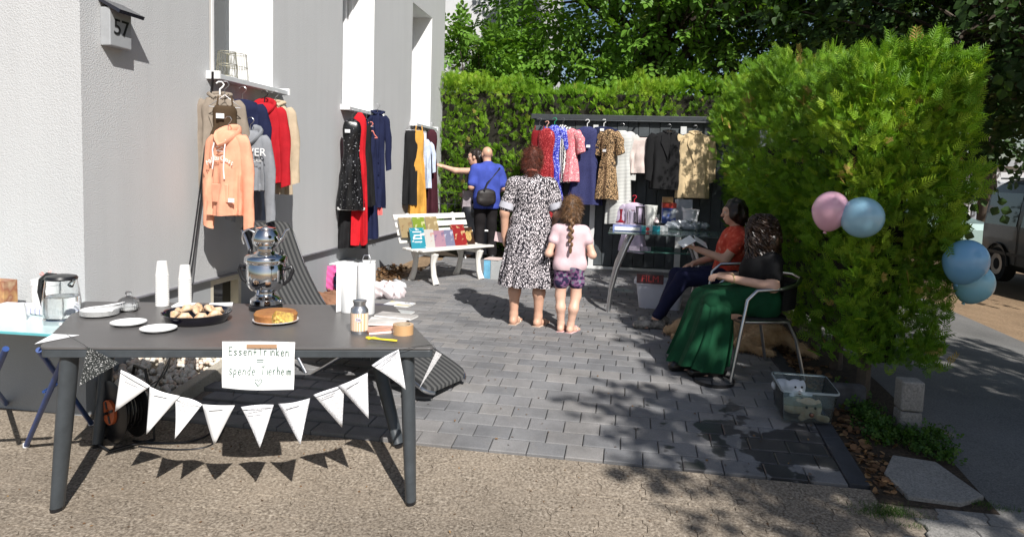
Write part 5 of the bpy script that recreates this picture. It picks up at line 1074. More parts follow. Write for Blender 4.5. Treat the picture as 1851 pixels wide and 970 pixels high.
tag(q.build('pink_ribbon', mat('ribbon_pink', (.6, .3, .28), .4), None), 'crumpled pink ribbon lying on the white canister', 'ribbon').location = p
p = GP(8, 560); t = thing('tea_box', 'wood brown printed tea box at the left picture edge', 'box', p); hh = PY(8, 506, p.y).z-ZG; MB().box((-.03, 0, hh/2), (.15, .09, hh)).build('box', pat('tea_print', [(.5, .3, .13), (.3, .12, .07), (.6, .48, .3)], 'noise', 16, .5, thr=.45, sharp=.08), t, smooth=False); MB().box((-.02, -.047, hh*.62), (.07, .004, hh*.35)).build('label', mat('tea_label', (.1, .16, .24), .4, var=.3), t, smooth=False)
p = GP(18, 570); t = thing('tissue_box', 'white and lilac printed tissue box beside the milk jug', 'box', p, .1); MB().box((0, .03, .03), (.17, .1, .06)).build('box', pat('tissue_print', [(.75, .75, .76), (.5, .48, .62)], 'noise', 12, .5, thr=.56, sharp=.05), t, smooth=False)
p = GP(68, 568); t = thing('tissue_pack', 'soft pack of paper napkins behind the milk jug', 'napkins', p, -.15); MB().box((.02, .02, .024), (.16, .1, .045)).build('pack', pat('pack_print', [(.78, .78, .79), (.35, .36, .5)], 'stripe', 9, .4, thr=.75, sharp=.1), t, bevel=.012)
# cable reel under the table
p = G(222, 797); t = thing('cable_reel', 'black cable reel with an orange hub under the table', 'cable reel', p, R_(-25)); rr_ = .17
for s in (-1, 1): MB().lathe([(.05, -.004), (rr_, -.004), (rr_+.006, 0), (rr_, .004), (.05, .004), (.05, -.004)], 36, c=(0, s*.06, rr_+.02), M=Matrix.Rotation(R_(90), 4, 'X'), cap=False).build('flange', BLACK, t)
q = MB(); 
for i in range(9): q.tube([((.09+.012*(i % 3))*math.cos(k*.3), -.048+i*.012, rr_+.02+(.09+.012*(i % 3))*math.sin(k*.3)) for k in range(21)], .007, 6, closed=True)
q.build('wound_cable', BLACK, t)['kind'] = 'stuff'
MOR = mat('orange_plastic', (.45, .1, .03), .45); MB().lathe([(.022, -.01), (.07, -.01), (.07, .01), (.022, .01), (.022, -.01)], 28, c=(0, -.07, rr_+.02), M=Matrix.Rotation(R_(90), 4, 'X'), cap=False).build('hub', MOR, t)
for k in range(4): a = k*math.pi/2+.4; MB().tube([(.02*math.cos(a), -.078, rr_+.02+.02*math.sin(a)), (.062*math.cos(a), -.078, rr_+.02+.062*math.sin(a))], .009, 6).build('hub_spoke', BLACK, t)
MB().tube([(-.13, .11, .01), (-.14, .1, .2), (-.06, .1, 2*rr_+.07), (.06, .1, 2*rr_+.07), (.14, .1, .2), (.13, .11, .01), (.1, -.12, .01), (-.1, -.12, .01)], .009, 8, closed=True).build('stand', BLACK, t)
cable('power_cable', 'black cable lying on the forecourt between reel and table', [G(240, 796, .008), G(290, 800, .008), G(330, 799, .008), G(365, 790, .008), G(385, 778, .01)], .006, BLACK)
cable('power_cable', 'thin black cable looping over the paving under the table', [G(250, 806, .006), G(320, 812, .006), G(380, 804, .006), G(405, 770, .008), G(420, 720, .008), G(424, 690, .008)], .005, BLACK)
# ================================================================== lounger and bags behind the table
ln = thing('sun_lounger', 'grey striped sun lounger with raised back behind the serving table', 'sun lounger', (-1.9, 4.6, gz(4.6)))
M_LS = pat('lounger_stripe', [(.03, .031, .032), (.085, .085, .083)], 'stripe', 7.2, .8, thr=.5, sharp=.15)
A = PY(478, 408, 4.95); B = PY(528, 412, 5.25); FT = G(815, 712); bk = PY(520, 555, 4.75); 
# profile in the vertical plane from head to foot
hd = (PY(476, 404, 5.0)); ft_ = G(812, 690, .10); axis = Vector((ft_.x-hd.x, ft_.y-hd.y, 0)); Ltot = axis.length; ax_ = axis.normalized(); sd = Vector((-ax_.y, ax_.x, 0)); wl = .225
zg = lambda s: gz((hd+ax_*s).y)
prof = [(0, hd.z), (.06, hd.z-.04), (.22, .62), (.42, .36), (.62, .22), (.85, .17), (1.1, .22), (1.25, .26), (1.42, .2), (Ltot-.08, .07), (Ltot, .02)]
lnv = []; n_ = 16
def lp(s, z, t): return hd+ax_*s+sd*(t*wl)+Vector((0, 0, z-hd.z))
fine = []
for i in range(len(prof)-1):
    for k in range(5):
        t = k/5; fine.append((prof[i][0]+(prof[i+1][0]-prof[i][0])*t, prof[i][1]+(prof[i+1][1]-prof[i][1])*t))
fine.append(prof[-1])
for _ in range(3): fine = [fine[0]]+[((fine[i-1][0]+2*fine[i][0]+fine[i+1][0])/4, (fine[i-1][1]+2*fine[i][1]+fine[i+1][1])/4) for i in range(1, len(fine)-1)]+[fine[-1]]
def endr(i):  # rounded ends
    m = min(i, len(fine)-1-i); return [.72, .88, .96, 1][min(m, 3)]
def strip(off, sgn):
    return [lp(s, z+off, -1*endr(i)+2*endr(i)*k/n_) for i, (s, z) in enumerate(fine) for k in range(n_+1)]
q = MB(); top_ = strip(.012, 1); bot = strip(-.012, 1); N_ = len(fine); w1 = n_+1
fc = []; o_ = len(top_)
for i in range(N_-1):
    for k in range(n_): a = i*w1+k; fc += [(a, a+1, a+w1+1, a+w1), (o_+a+w1, o_+a+w1+1, o_+a+1, o_+a)]
for i in range(N_-1):
    for k in (0, n_): a = i*w1+k; fc.append((a, a+w1, o_+a+w1, o_+a))
for i in (0, N_-1):
    for k in range(n_): a = i*w1+k; fc.append((a, a+1, o_+a+1, o_+a))
q.add(top_+bot, fc)
pv = q.build('cover', M_LS, ln, world=True, ang=60)
# stripes run lengthwise: object x must be across the lounger
Mrot = Matrix.Rotation(math.atan2(sd.y, sd.x), 4, 'Z'); pv.data.transform(Mrot.inverted()); pv.matrix_local = Mrot
for t in (-1, 1): MB().tube([lp(s, z-.02, t*1.02*endr(i)) for i, (s, z) in enumerate(fine)], .013, 8).build('side_tube', STEEL, ln, world=True)
for (s0, z0, s1) in ((.35, .42, .75), (1.2, .2, .8)):
    for t in (-1, 1):
        e = hd+ax_*s1+sd*(t*wl*1.1); MB().tube([lp(s0, z0, t*1.08), Vector((e.x, e.y, gz(e.y)+.01))], .012, 8).build('leg', STEEL, ln, world=True)
# crumpled things on the ground by the wall
def crumple(name, label, cat, c, size, m_, seed, kind='bag'):
    rg = np.random.default_rng(seed); pr = []
    for i in range(9):
        a = rg.uniform(0, 6.28); r = rg.uniform(0, .6); x, y = r*math.cos(a)*size[0]/2, r*math.sin(a)*size[1]/2
        pr.append(('e', (x, y, size[2]*rg.uniform(.25, .5)), (size[0]*rg.uniform(.18, .3), size[1]*rg.uniform(.18, .3), size[2]*rg.uniform(.3, .5))))
    ph = rg.uniform(0, 6, 3); dsp = lambda X, Y, Z: .05*np.abs(np.sin(X*13+ph[0]+3*np.sin(Y*11+ph[1])+4*Z))*np.abs(np.sin(Y*15+ph[1]+2*np.sin(X*14)))+.018*np.abs(np.sin(Z*40+X*33+Y*22+ph[2]))-.02
    v, f = sdf_mesh(pr, .011, .03, dsp); v[:, 2] = np.maximum(v[:, 2], .002); o = npmesh(name, v, f, m_); o.location = c; return tag(o, label, cat)
p = G(600, 560); crumple('brown_blanket', 'brown fabric heap on the ground behind the table', 'blanket', p, (.62, .4, .2), cloth('brown_felt', (.25, .13, .08)), 2).rotation_euler = (0, 0, .3)
p = G(610, 545); p = p+Vector((0, .25, 0)); crumple('handbag', 'dark navy handbag with a white stripe on the brown fabric', 'bag', p, (.32, .22, .33), M_NAVY, 5)
p = G(580, 545)+Vector((0, .75, 0)); t = thing('carton', 'open white cardboard box behind the brown fabric', 'box', p, .25)
for c, s in (((-.27, 0, .16), (.012, .5, .32)), ((.27, 0, .16), (.012, .5, .32)), ((0, -.25, .16), (.528, .012, .32)), ((0, .25, .16), (.528, .012, .32)), ((0, 0, .01), (.52, .48, .012)), ((-.1, -.02, .335), (.3, .5, .012))): MB().box(c, s).build('panel', mat('carton_white', (.74, .75, .75), .7, var=.03), t, smooth=False)
p = G(575, 545)+Vector((.02, .42, 0)); crumple('pink_bag', 'magenta pink bag leaning on the white carton', 'bag', p, (.4, .16, .36), cloth('magenta', (.6, .11, .3)), 8)
p = G(694, 540); crumple('plastic_bag', 'white and pink crumpled plastic bag on the paving', 'bag', p, (.42, .36, .2), mat('bag_white', (.7, .62, .63), .35, var=.1, scale=4), 12).rotation_euler = (0, 0, .4)
p = G(706, 525); crumple('plastic_bag', 'clear white plastic bag beside the leaf litter', 'bag', p, (.42, .3, .14), mat('bag_clear', (.72, .73, .74), .25, var=.06, scale=4), 14)
for (u, v, w_, d_, rz, m_, lab) in ((722, 553, .27, .2, -.1, pat('mag_print', [(.68, .7, .75), (.6, .5, .15)], 'noise', 7, .35, thr=.6, sharp=.1), 'printed magazine with a yellow corner lying on the paving'), (727, 568, .2, .13, -.15, mat('mag_grey', (.5, .52, .52), .35, var=.2), 'small grey booklet lying on the paving beside the table'), (684, 556, .3, .16, -.1, mat('mag_navy', (.03, .035, .06), .4, var=.2), 'dark folder lying under the crumpled bags')):
    b = G(u, v); t = thing('magazine', lab, 'magazine', (b.x, b.y, gz(b.y)+.014), rz, group='printed matter on the paving'); MB().box((0, 0, .006), (w_, d_, .011)).build('pages', PAPER, t, smooth=False); MB().box((0, 0, .0125), (w_+.003, d_+.003, .002)).build('cover', m_, t, smooth=False)
    if u == 722: text('print', 'LA', .05, BLACK, t, Matrix.Translation((.06, .06, .014)), .0003)
# ================================================================== bench with books
b0, b1 = G(780, 511), G(850, 502); br = G(724, 506)
e1 = Vector((b1.x-b0.x, b1.y-b0.y, 0)); 
# bench runs roughly along the wall: long axis from near end to far end
bc = thing('garden_bench', 'white plastic garden bench against the house wall', 'bench', (-2.2, 8.42, gz(8.5)), R_(56))
MBN = mat('bench_white', (.74, .72, .67), .45, var=.05, scale=5); LB = 1.2
for i in range(4):
    y_ = -.2+i*.105; MB().box((0, y_, .42+.008*abs(i-1.5)), (LB, .092, .026)).build('seat_slat', MBN, bc, bevel=.008)
for i in range(4): MB().box((0, .225+i*.04, .52+i*.093), (LB, .022, .075), M=Matrix.Rotation(R_(-22), 4, 'X')).build('back_slat', MBN, bc, bevel=.008)
for s in (-1, 1):
    x_ = s*(LB/2-.22)
    q = MB(); q.tube([(x_, -.24, .01), (x_, -.19, .12), (x_, -.17, .26), (x_, -.2, .385)], [.042, .034, .032, .05], 8, flat=(1, 1.1)); q.build('leg', MBN, bc)
    q = MB(); q.tube([(x_, .25, .01), (x_, .19, .13), (x_, .16, .27), (x_, .18, .385)], [.042, .034, .032, .05], 8, flat=(1, 1.1)); q.build('leg', MBN, bc)
    MB().box((x_, 0, .375), (.045, .42, .05)).build('seat_bearer', MBN, bc, bevel=.01); MB().tube([(x_, .17, .39), (x_, .24, .52), (x_, .36, .84)], [.03, .026, .022], 8).build('back_post', MBN, bc)
MWD[bc] = Matrix.Translation((-2.2, 8.42, gz(8.5))) @ Matrix.Rotation(R_(56), 4, 'Z')
def bookcover(name, base, art):
    base = tuple(k*.55 for k in base); art = tuple(k*.7 for k in art)
    return pat(name, [base, art, tuple(min(1, k*1.1) for k in art)], 'noise', 14, .35, thr=.6, sharp=.03)
bks = [('teal', (.01, .33, .45), (.7, .75, .75), 740, 446, .27, 'teal book with white title lines leaning at the near end of the bench', -.05), ('white', (.66, .64, .6), (.5, .3, .25), 760, 441, .24, 'white covered book leaning beside the teal book', -.08), ('pink', (.5, .28, .36), (.2, .14, .24), 776, 440, .22, 'pink and violet book in the front row on the bench', 0), ('slate', (.25, .25, .38), (.5, .5, .6), 792, 439, .22, 'slate blue book in the middle of the front row', .05), ('red', (.4, .03, .03), (.6, .4, .2), 803, 437, .29, 'tall red hardback book standing on the bench', .1), ('gold', (.07, .035, .02), (.42, .27, .1), 822, 436, .24, 'dark brown book with a golden oval at the far end of the bench', .12)]
bi = MWD[bc].inverted()
def bench_pt(u, v, z=.45):           # pixel on the bench seat
    return PZ(u, v, MWD[bc].translation.z+z)
for i, (nm, c0, c1, u, v, h_, lab, tw) in enumerate(bks):
    p = MWD[bc] @ Vector((-.46+.175*i, -.0+.02*(i % 2), .436)); t = thing('book', lab, 'book', p, group='books set out on the bench', rot=(R_(-24), R_(0), R_(42)+tw)); w_ = h_*.7
    MB().box((0, .012, h_/2), (w_-.004, .018, h_-.006)).build('pages', PAPER, t, smooth=False); q = MB(); q.box((0, .001, h_/2), (w_, .003, h_)); q.box((0, .023, h_/2), (w_, .003, h_)); q.box((-w_/2+.0015, .012, h_/2), (.003, .019, h_)); q.build('cover', bookcover('cover_'+nm, c0, c1), t, smooth=False)
    if nm == 'teal':
        for k in range(4): MB().box((0, -.0012, h_*(.8-.16*k)), (w_*(.6-.1*(k % 2)), .001, h_*.045)).build('title_line', WHITE, t, smooth=False)
    if nm == 'gold': MB().lathe([(.001, 0), (.05, 0)], 24, M=Matrix.Translation((0, -.002, h_/2)) @ Matrix.Rotation(R_(90), 4, 'X') @ Matrix.Diagonal((1, 1.4, 1, 1)), cap=False).build('oval', mat('gold_oval', (.45, .3, .1), .5, var=.3, scale=40), t)
for (nm, c0, c1, u, v, lab) in (('tan1', (.5, .38, .2), (.3, .2, .1), 728, 412, 'tan covered book leaning on the bench back at its near end'), ('lime', (.3, .42, .05), (.6, .6, .3), 748, 412, 'lime green book leaning on the bench back'), ('tan2', (.48, .36, .18), (.6, .5, .3), 763, 411, 'tan book leaning on the bench back right of the green one')):
    p = MWD[bc] @ Vector((-.5+.21*('tan1', 'lime', 'tan2').index(nm), .17, .56)); t = thing('book', lab, 'book', p, group='books set out on the bench', rot=(R_(-22), 0, R_(50))); h_, w_ = .26, .18
    MB().box((0, .01, h_/2), (w_-.004, .014, h_-.006)).build('pages', PAPER, t, smooth=False); q = MB(); q.box((0, .001, h_/2), (w_, .003, h_)); q.box((0, .019, h_/2), (w_, .003, h_)); q.build('cover', bookcover('cover_'+nm, c0, c1), t, smooth=False)
# chair with clothes behind the bench, aquarium box on the ground
p = G(838, 478); p.y = 10.6; t = thing('folding_chair', 'white folding chair hung with dark clothes beside the man', 'chair', (p.x, 10.7, gz(10.7)), R_(20))
for s in (-1, 1): MB().tube([(s*.22, .15, 0), (s*.22, .02, .45), (s*.22, .12, 1.05)], .014, 8).build('frame_tube', WHITE, t); MB().tube([(s*.2, -.22, 0), (s*.2, .1, .5)], .012, 8).build('leg', WHITE, t)
MB().box((0, -.02, .45), (.42, .4, .025)).build('seat', WHITE, t, bevel=.006); MB().box((0, .11, .95), (.42, .03, .16)).build('backrest', WHITE, t, bevel=.006)
t2 = thing('draped_coat', 'mauve grey coat draped over the folding chair', 'coat', (p.x, 10.66, gz(10.7)+1.08), R_(20)); q = MB(); q.loft(garment_mesh(.3, [(0, .1, .05, 0), (.08, .24, .09, 0), (1, .25, .11, 0)], seed=61)); q.build('coat', cloth('mauve', (.34, .3, .32)), t2)
t2 = thing('black_trousers', 'shiny black trousers hanging over the folding chair front', 'trousers', (p.x, 10.55, gz(10.7)+.82), R_(20)); q = MB(); q.loft(garment_mesh(.75, [(0, .2, .06, 0), (.1, .22, .08, 0), (1, .2, .09, 0)], seed=62, amp=.02)); q.build('trousers', mat('black_satin', (.01, .011, .014), .3, var=.1), t2)
p = G(892, 503); t = thing('toy_box', 'blue and clear printed packing box on the paving behind the woman', 'box', p, R_(-8)); sc = 1
MB().box((-.06, 0, .13), (.09, .22, .26)).build('side_panel', mat('box_blue', (.16, .42, .6), .4, var=.15, scale=9), t, smooth=False); MB().box((.075, 0, .13), (.17, .22, .25)).build('clear_pack', thinglass('pack_clear', (.7, .72, .72), .5), t, smooth=False); MB().box((.075, 0, .1), (.1, .12, .15)).build('contents', mat('contents_grey', (.3, .31, .31), .4, .3, var=.3, scale=30), t, bevel=.01); MB().box((.0, -.01, .265), (.2, .22, .012)).build('top_flap', mat('box_pink', (.75, .6, .55), .5), t, smooth=False)
# wire fence by the back hedge
wf = thing('wire_fence', 'low grey wire mesh fence in front of the back hedge', 'fence', (-2.2, 11.3, gz(11.3)))
for i in range(14): MB().tube([(-3.1+i*.13, 11.3, gz(11.3)), (-3.1+i*.13, 11.3, gz(11.3)+1.0)], .004, 5).build('wire', DARK, wf, world=True)
for z in (.05, .3, .55, .8, 1.0): MB().tube([(-3.15, 11.3, gz(11.3)+z), (-1.3, 11.3, gz(11.3)+z)], .005, 5).build('wire', DARK, wf, world=True)
# ================================================================== glass sales table by the shed
ZGT = gz(8)+.83; q1, q2 = PZ(1099, 420, ZGT), PZ(1300, 424, ZGT)
gt = thing('glass_table', 'glass table with curved silver legs in front of the shed', 'table', (.45, 8.0, gz(8)))
M_GT = thinglass('table_glass', (.35, .48, .46), .25); Yf = q1.y-.0; x0, x1 = q1.x, q1.x+1.62
MB().box(((x0+x1)/2, Yf+.4, ZGT-.006), (x1-x0, .8, .012)).build('glass_top', M_GT, gt, smooth=False, bevel=.003, world=True)
MB().box(((x0+x1)/2, Yf+.004, ZGT-.006), (x1-x0+.004, .006, .012)).build('front_edge', mat('edge_dark', (.01, .05, .045), .1), gt, smooth=False, world=True)
MB().box((x0+.53, Yf+.42, ZGT-.2), (.62, .5, .012)).build('lower_shelf', thinglass('shelf_glass', (.12, .3, .24), .55), gt, smooth=False, world=True)
for xx, s in ((x0+.25, -1), (x0+.82, 1)):
    for yy, s2 in ((Yf+.12, -1), (Yf+.68, 1)):
        z0 = gz(yy); MB().tube([(xx, yy, ZGT-.012), (xx+s*.06, yy+s2*.01, ZGT-.14), (xx+s*.15, yy+s2*.03, ZGT-.38), (xx+s*.2, yy+s2*.05, ZGT-.6), (xx+s*.22, yy+s2*.06, z0+.0)], [.026, .027, .028, .026, .024], 12).build('leg', STEEL, gt, world=True)
    MB().box((xx, Yf+.4, ZGT-.022), (.06, .6, .018)).build('top_rail', STEEL, gt, smooth=False, world=True)
def onT(u, v): p = PZ(u, v, ZGT); return p
def gbox(name, label, cat, u, v, w_, d_, h_, m_, rz=0, grp=None, nm='box'):
    p = onT(u, v); t = thing(name, label, cat, p, rz, grp); MB().box((0, d_/2, h_/2+.001), (w_, d_, h_)).build(nm, m_, t, smooth=False, bevel=.003); return t, p
t, p = gbox('board_game', 'flat white game box with a blue edge on the glass table', 'box', 1133, 418, .3, .22, .055, mat('game_blue', (.2, .25, .5), .4)); MB().box((0, -.002, .028), (.26, .003, .035)).build('label', PAPER, t, smooth=False)
p = onT(1121, 411); t = thing('red_vase', 'dark red glass bud vase standing on the game box', 'vase', (p.x, p.y+.0, ZGT+.057)); MB().lathe([(.001, 0), (.055, 0), (.058, .006), (.03, .016), (.014, .035), (.011, .08), (.014, .12), (.021, .15), (.018, .15), (.009, .1), (.001, .09)], 28, cap=False).build('vase', mat('ruby_glass', (.22, .008, .02), .08, coat=.5), t)
p = onT(1140, 404); t = thing('glass_jar', 'clear glass jar behind the red vase', 'jar', p); MB().lathe([(.001, 0), (.05, 0), (.05, .13), (.04, .15), (.04, .165), (.036, .165), (.045, .13), (.046, .006), (.001, .006)], 28, cap=False).build('jar', GLS, t)
p = onT(1156, 405); t = thing('lantern', 'black and clear lantern next to the white vase', 'lantern', p, .2)
for dx in (-.04, .04):
    for dy in (-.04, .04): MB().box((dx, dy, .1), (.012, .012, .2)).build('post', BLACK, t, smooth=False)
MB().box((0, 0, .206), (.1, .1, .014)).build('roof', BLACK, t, smooth=False); MB().box((0, 0, .008), (.1, .1, .014)).build('base', BLACK, t, smooth=False); MB().tube([(-.02, 0, .213), (-.02, 0, .24), (.02, 0, .24), (.02, 0, .213)], .003, 6).build('handle', STEEL, t)
p = onT(1167, 409); t = thing('small_bottle', 'dark bottle with a white cap in front of the white vase', 'bottle', p); MB().lathe([(.001, 0), (.03, 0), (.032, .06), (.014, .09), (.013, .11), (.001, .11)], 20, cap=False).build('bottle', mat('bottle_brown', (.05, .035, .03), .15), t); MB().lathe([(.016, .1), (.016, .125), (.001, .126)], 16, cap=False).build('cap', WHITE, t)
p = onT(1175, 410); t = thing('white_vase', 'tall white tapered vase on the glass table', 'vase', p); MB().lathe([(.001, 0), (.05, 0), (.052, .02), (.074, .24), (.076, .25), (.07, .25), (.046, .02), (.001, .02)], 28, cap=False).build('vase', mat('vase_white', (.78, .78, .74), .4, var=.02), t)
for i, (u, m_, lab) in enumerate(((1158, pat('tq1', [(.05, .5, .52), (.7, .75, .74)], 'noise', 20, .4, thr=.58, sharp=.04), 'turquoise printed game box, leftmost of the low row'), (1170, mat('rd1', (.68, .7, .68), .4, var=.1), 'white box with a red dot between the turquoise boxes'), (1184, pat('tq2', [(.03, .42, .5), (.65, .72, .74)], 'noise', 22, .4, thr=.6, sharp=.04), 'turquoise printed game box, right of the red dotted box'), (1198, pat('wp1', [(.72, .72, .72), (.5, .15, .18)], 'noise', 18, .4, thr=.68, sharp=.04), 'white printed box at the right end of the low row'))):
    t, p = gbox('small_box', lab, 'box', u, 418, .1, .09, .055, m_, .0, 'small game boxes on the glass table')
    if i == 1: MB().ball((0, -.002, .025), .02, 8, (1, .2, 1)).build('dot', mat('dot_red', (.6, .03, .04), .4), t)
t, p = gbox('kitchen_box', 'red and blue appliance box at the back of the glass table', 'box', 1208, 404, .17, .14, .24, pat('appl', [(.05, .09, .3), (.55, .58, .62)], 'noise', 7, .4, thr=.52, sharp=.05)); MB().box((0, .07, .225), (.174, .144, .06)).build('red_band', mat('band_red', (.55, .05, .03), .4), t, smooth=False)
t2 = thing('carton', 'small brown carton standing on the appliance box', 'box', (p.x-.02, p.y+.07, ZGT+.258)); MB().box((0, 0, .035), (.13, .1, .07)).build('box', mat('kraft', (.42, .25, .11), .8), t2, smooth=False, bevel=.003)
p = onT(1236, 404); t = thing('paper_folder', 'grey paper folder leaning behind the white tub', 'folder', (p.x, p.y+.16, ZGT), .1); MB().box((0, 0, .15), (.22, .012, .3), M=Matrix.Rotation(R_(-10), 4, 'X')).build('folder', mat('folder_grey', (.45, .46, .5), .6), t, smooth=False)
p = onT(1247, 408); t = thing('white_tub', 'round white plastic tub on the glass table', 'tub', p); MB().lathe([(.001, 0), (.085, 0), (.094, .17), (.1, .175), (.1, .19), (.088, .19), (.086, .175), (.08, .01), (.001, .01)], 32, cap=False).build('tub', mat('tub_white', (.7, .71, .75), .4, var=.02), t); MB().lathe([(.1, .19), (.1, .2), (.001, .2)], 32, cap=False).build('lid', mat('lid_white', (.66, .67, .72), .4), t)
p = onT(1230, 416); crumple('cutlery_bag', 'grey plastic bags of small goods spread on the glass table', 'bag', Vector((p.x+.02, p.y+.12, ZGT+.002)), (.62, .26, .1), mat('grey_bag', (.22, .24, .27), .25, var=.3, scale=12), 31)
t, p = gbox('soft_pack', 'white soft pack lying before the appliance box', 'pack', 1215, 414, .16, .09, .035, mat('pack_pale', (.62, .68, .68), .4), .1)
p = onT(1186, 412); t = thing('small_figurine', 'small white and pink figurine on the turquoise boxes', 'figurine', (p.x, p.y+.08, ZGT+.058)); q = MB(); q.lathe([(.001, 0), (.03, 0), (.026, .025), (.016, .035), (.001, .036)], 14); q.ball((0, 0, .045), .014, 8); q.build('figurine', mat('figurine_pink', (.72, .6, .6), .5), t)
# white plastic tub under the table with red letters
p = G(1193, 562); tb = thing('storage_tub', 'white rectangular plastic tub under the glass table', 'tub', (p.x, p.y+.2, gz(p.y)), R_(-4))
def rrect(w_, d_, r=.05, n=4):
    P = []
    for sx, sy, a0 in ((1, -1, -90), (1, 1, 0), (-1, 1, 90), (-1, -1, 180)):
        for k in range(n+1): a = R_(a0+90*k/n); P.append((sx*(w_/2-r)+r*math.cos(a), sy*(d_/2-r)+r*math.sin(a)))
    return P
q = MB(); rg_ = [[(x*s, y*s, z) for x, y in rrect(.52, .38)] for s, z in ((.8, .002), (.82, .0), (.97, .27), (1.06, .272), (1.07, .3), (1.05, .302), (.96, .3), (.8, .01))]; q.loft(rg_); q.build('tub', mat('tub_lilac_white', (.62, .64, .72), .4, var=.02), tb)
fl = thing('letter_sign', 'small sign with red letters FILM leaning on the tub rim', 'sign', (p.x-.12, p.y+.01, gz(p.y)+.29), R_(-4)); MB().box((0, 0, .045), (.28, .02, .1)).build('panel', mat('sign_dark', (.1, .035, .04), .5, var=.3), fl, smooth=False)
text('lettering', 'FILM', .095, mat('letter_red', (.6, .06, .06), .5), fl, Matrix.Translation((0, -.0115, .045)) @ Matrix.Rotation(R_(90), 4, 'X'), .001)
# ================================================================== people
def v_(a): return np.array(a, float)
def headprims(c, f, u=(0, 0, 1), s=1., ears=True):
    c = v_(c); f = nrm(v_(f)); u = v_(u); u = nrm(u-f*u.dot(f)); r = np.cross(f, u); Rm = np.stack([r, f, u], 1); P = []
    def e(off, rad, k=None): P.append(('e', c+Rm@(v_(off)*s), tuple(x*s for x in rad), Rm, k))
    e((0, -.012, .025), (.076, .096, .09)); e((0, .03, -.045), (.055, .062, .068)); e((0, .055, -.095), (.026, .024, .02)); e((0, .075, .03), (.055, .022, .02), .03)
    P.append(('c', c+Rm@(v_((0, .09, .015))*s), c+Rm@(v_((0, .112, -.025))*s), .009*s, .014*s, .015)); e((0, .088, -.058), (.024, .014, .007), .012); e((0, .086, -.07), (.02, .013, .007), .012)
    for q in (-1, 1):
        e((q*.038, .062, -.02), (.024, .02, .022), .02)
        if ears: e((q*.078, -.008, -.005), (.011, .02, .032), .012)
    return P, Rm, c, s
def eyes(parent, H, col=(.03, .02, .015)):
    P, Rm, c, s = H; 
    for q in (-1, 1):
        ctr = c+Rm@(v_((q*.032, .083, .008))*s); MB().ball(tuple(ctr), .0115*s, 8).build('eye', mat('eye_white', (.7, .68, .66), .2), parent); MB().ball(tuple(ctr+Rm@(v_((0, .006, 0))*s)), .0068*s, 6).build('iris', mat('eye_dark', col, .15), parent)
def handprims(w_, d, n, t, s=1., curl=.5):
    # w wrist, d pointing direction, n palm normal, t thumb side
    w_ = v_(w_); d = nrm(v_(d)); n = v_(n); n = nrm(n-d*n.dot(d)); t = v_(t); t = nrm(t-d*t.dot(d)-n*t.dot(n)); P = []
    pc = w_+d*.05*s; Rm = np.stack([t, d, n], 1); P.append(('e', pc, (.042*s, .052*s, .017*s), Rm, .015))
    for i, (o_, L) in enumerate(((.028, .074), (.009, .082), (-.01, .076), (-.028, .06))):
        a = w_+d*.085*s+t*o_*s; c1 = nrm(d*math.cos(curl*.7)+n*math.sin(curl*.7)); c2 = nrm(d*math.cos(curl*1.7)+n*math.sin(curl*1.7)); b = a+c1*L*.5*s; e = b+c2*L*.5*s
        P += [('c', a, b, .0088*s, .0082*s, .006), ('c', b, e, .0082*s, .0066*s, .006)]
    a = w_+d*.03*s+t*.032*s; b = a+nrm(d*.6+t*.65+n*.3)*.036*s; e = b+nrm(d*.85+t*.2+n*.45)*.03*s
    P += [('c', a, b, .0115*s, .0095*s, .01), ('c', b, e, .0095*s, .0075*s, .006)]; return P
def footprims(an, f, s=1.):
    an = v_(an); f = nrm(v_(f)*v_((1, 1, 0))); r = np.cross(f, (0, 0, 1)); g = v_((an[0], an[1], 0)); P = [('c', an, g+f*-.01*s+v_((0, 0, .035*s)), .036*s, .034*s), ('c', g-f*.03*s+v_((0, 0, .03*s)), g+f*.13*s+v_((0, 0, .022*s)), .03*s, .024*s), ('c', g+f*.06*s+r*.018*s+v_((0, 0, .02*s)), g+f*.16*s+r*.02*s+v_((0, 0, .014*s)), .022*s, .013*s)]
    for i in range(5): b = g+f*(.165-.012*i)*s+r*(.034-.017*i)*s+v_((0, 0, .011*s)); P.append(('c', b-f*.03*s, b, .012*s, (.011 if i == 0 else .0085)*s, .008))
    return P
def cap(a, b, ra, rb, k=None): return ('c', a, b, ra, rb, k) if k else ('c', a, b, ra, rb)
def folds(amp, f1=28, f2=17, ph=0): return lambda X, Y, Z: amp*np.sin(Z*f1+X*f2+ph+2*np.sin(Y*13))*np.sin(Y*f2*.8+Z*9+ph)
def hairshell(name, parent, prims, m_, h=.006, amp=.004, fr=(70, 70, 15)):
    return sdf_obj(name, prims, m_, parent, h, .02, lambda X, Y, Z: amp*np.sin(X*fr[0]+np.sin(Z*20)*1.5)*np.sin(Y*fr[1])+amp*.6*np.sin(Z*fr[2]*4+X*40))
def pshoe(name, parent, an, f, m_, s=1., h=.075):
    an = v_(an); f = nrm(v_(f)*v_((1, 1, 0))); r = np.cross(f, (0, 0, 1)); g = v_((an[0], an[1], 0)); z = lambda k: v_((0, 0, k))
    return sdf_obj(name, [cap(g-f*.045+z(.04), g+f*.0+z(.065), .042, .045), cap(g-f*.04+z(.03), g+f*.18+z(.026), .04, .034), cap(g+f*.08+z(.035), g+f*.17+z(.03), .04, .034)], m_, parent, .007, .02)
M_HAIR1 = mat('auburn_hair', (.13, .03, .014), .6, var=.4, scale=40, bmp=.6, bscale=90); M_HAIR2 = mat('light_brown_hair', (.19, .1, .045), .42, var=.4, scale=40, bmp=.6, bscale=90); M_HAIRD = mat('dark_hair', (.022, .013, .01), .45, var=.4, scale=40, bmp=.6, bscale=90)
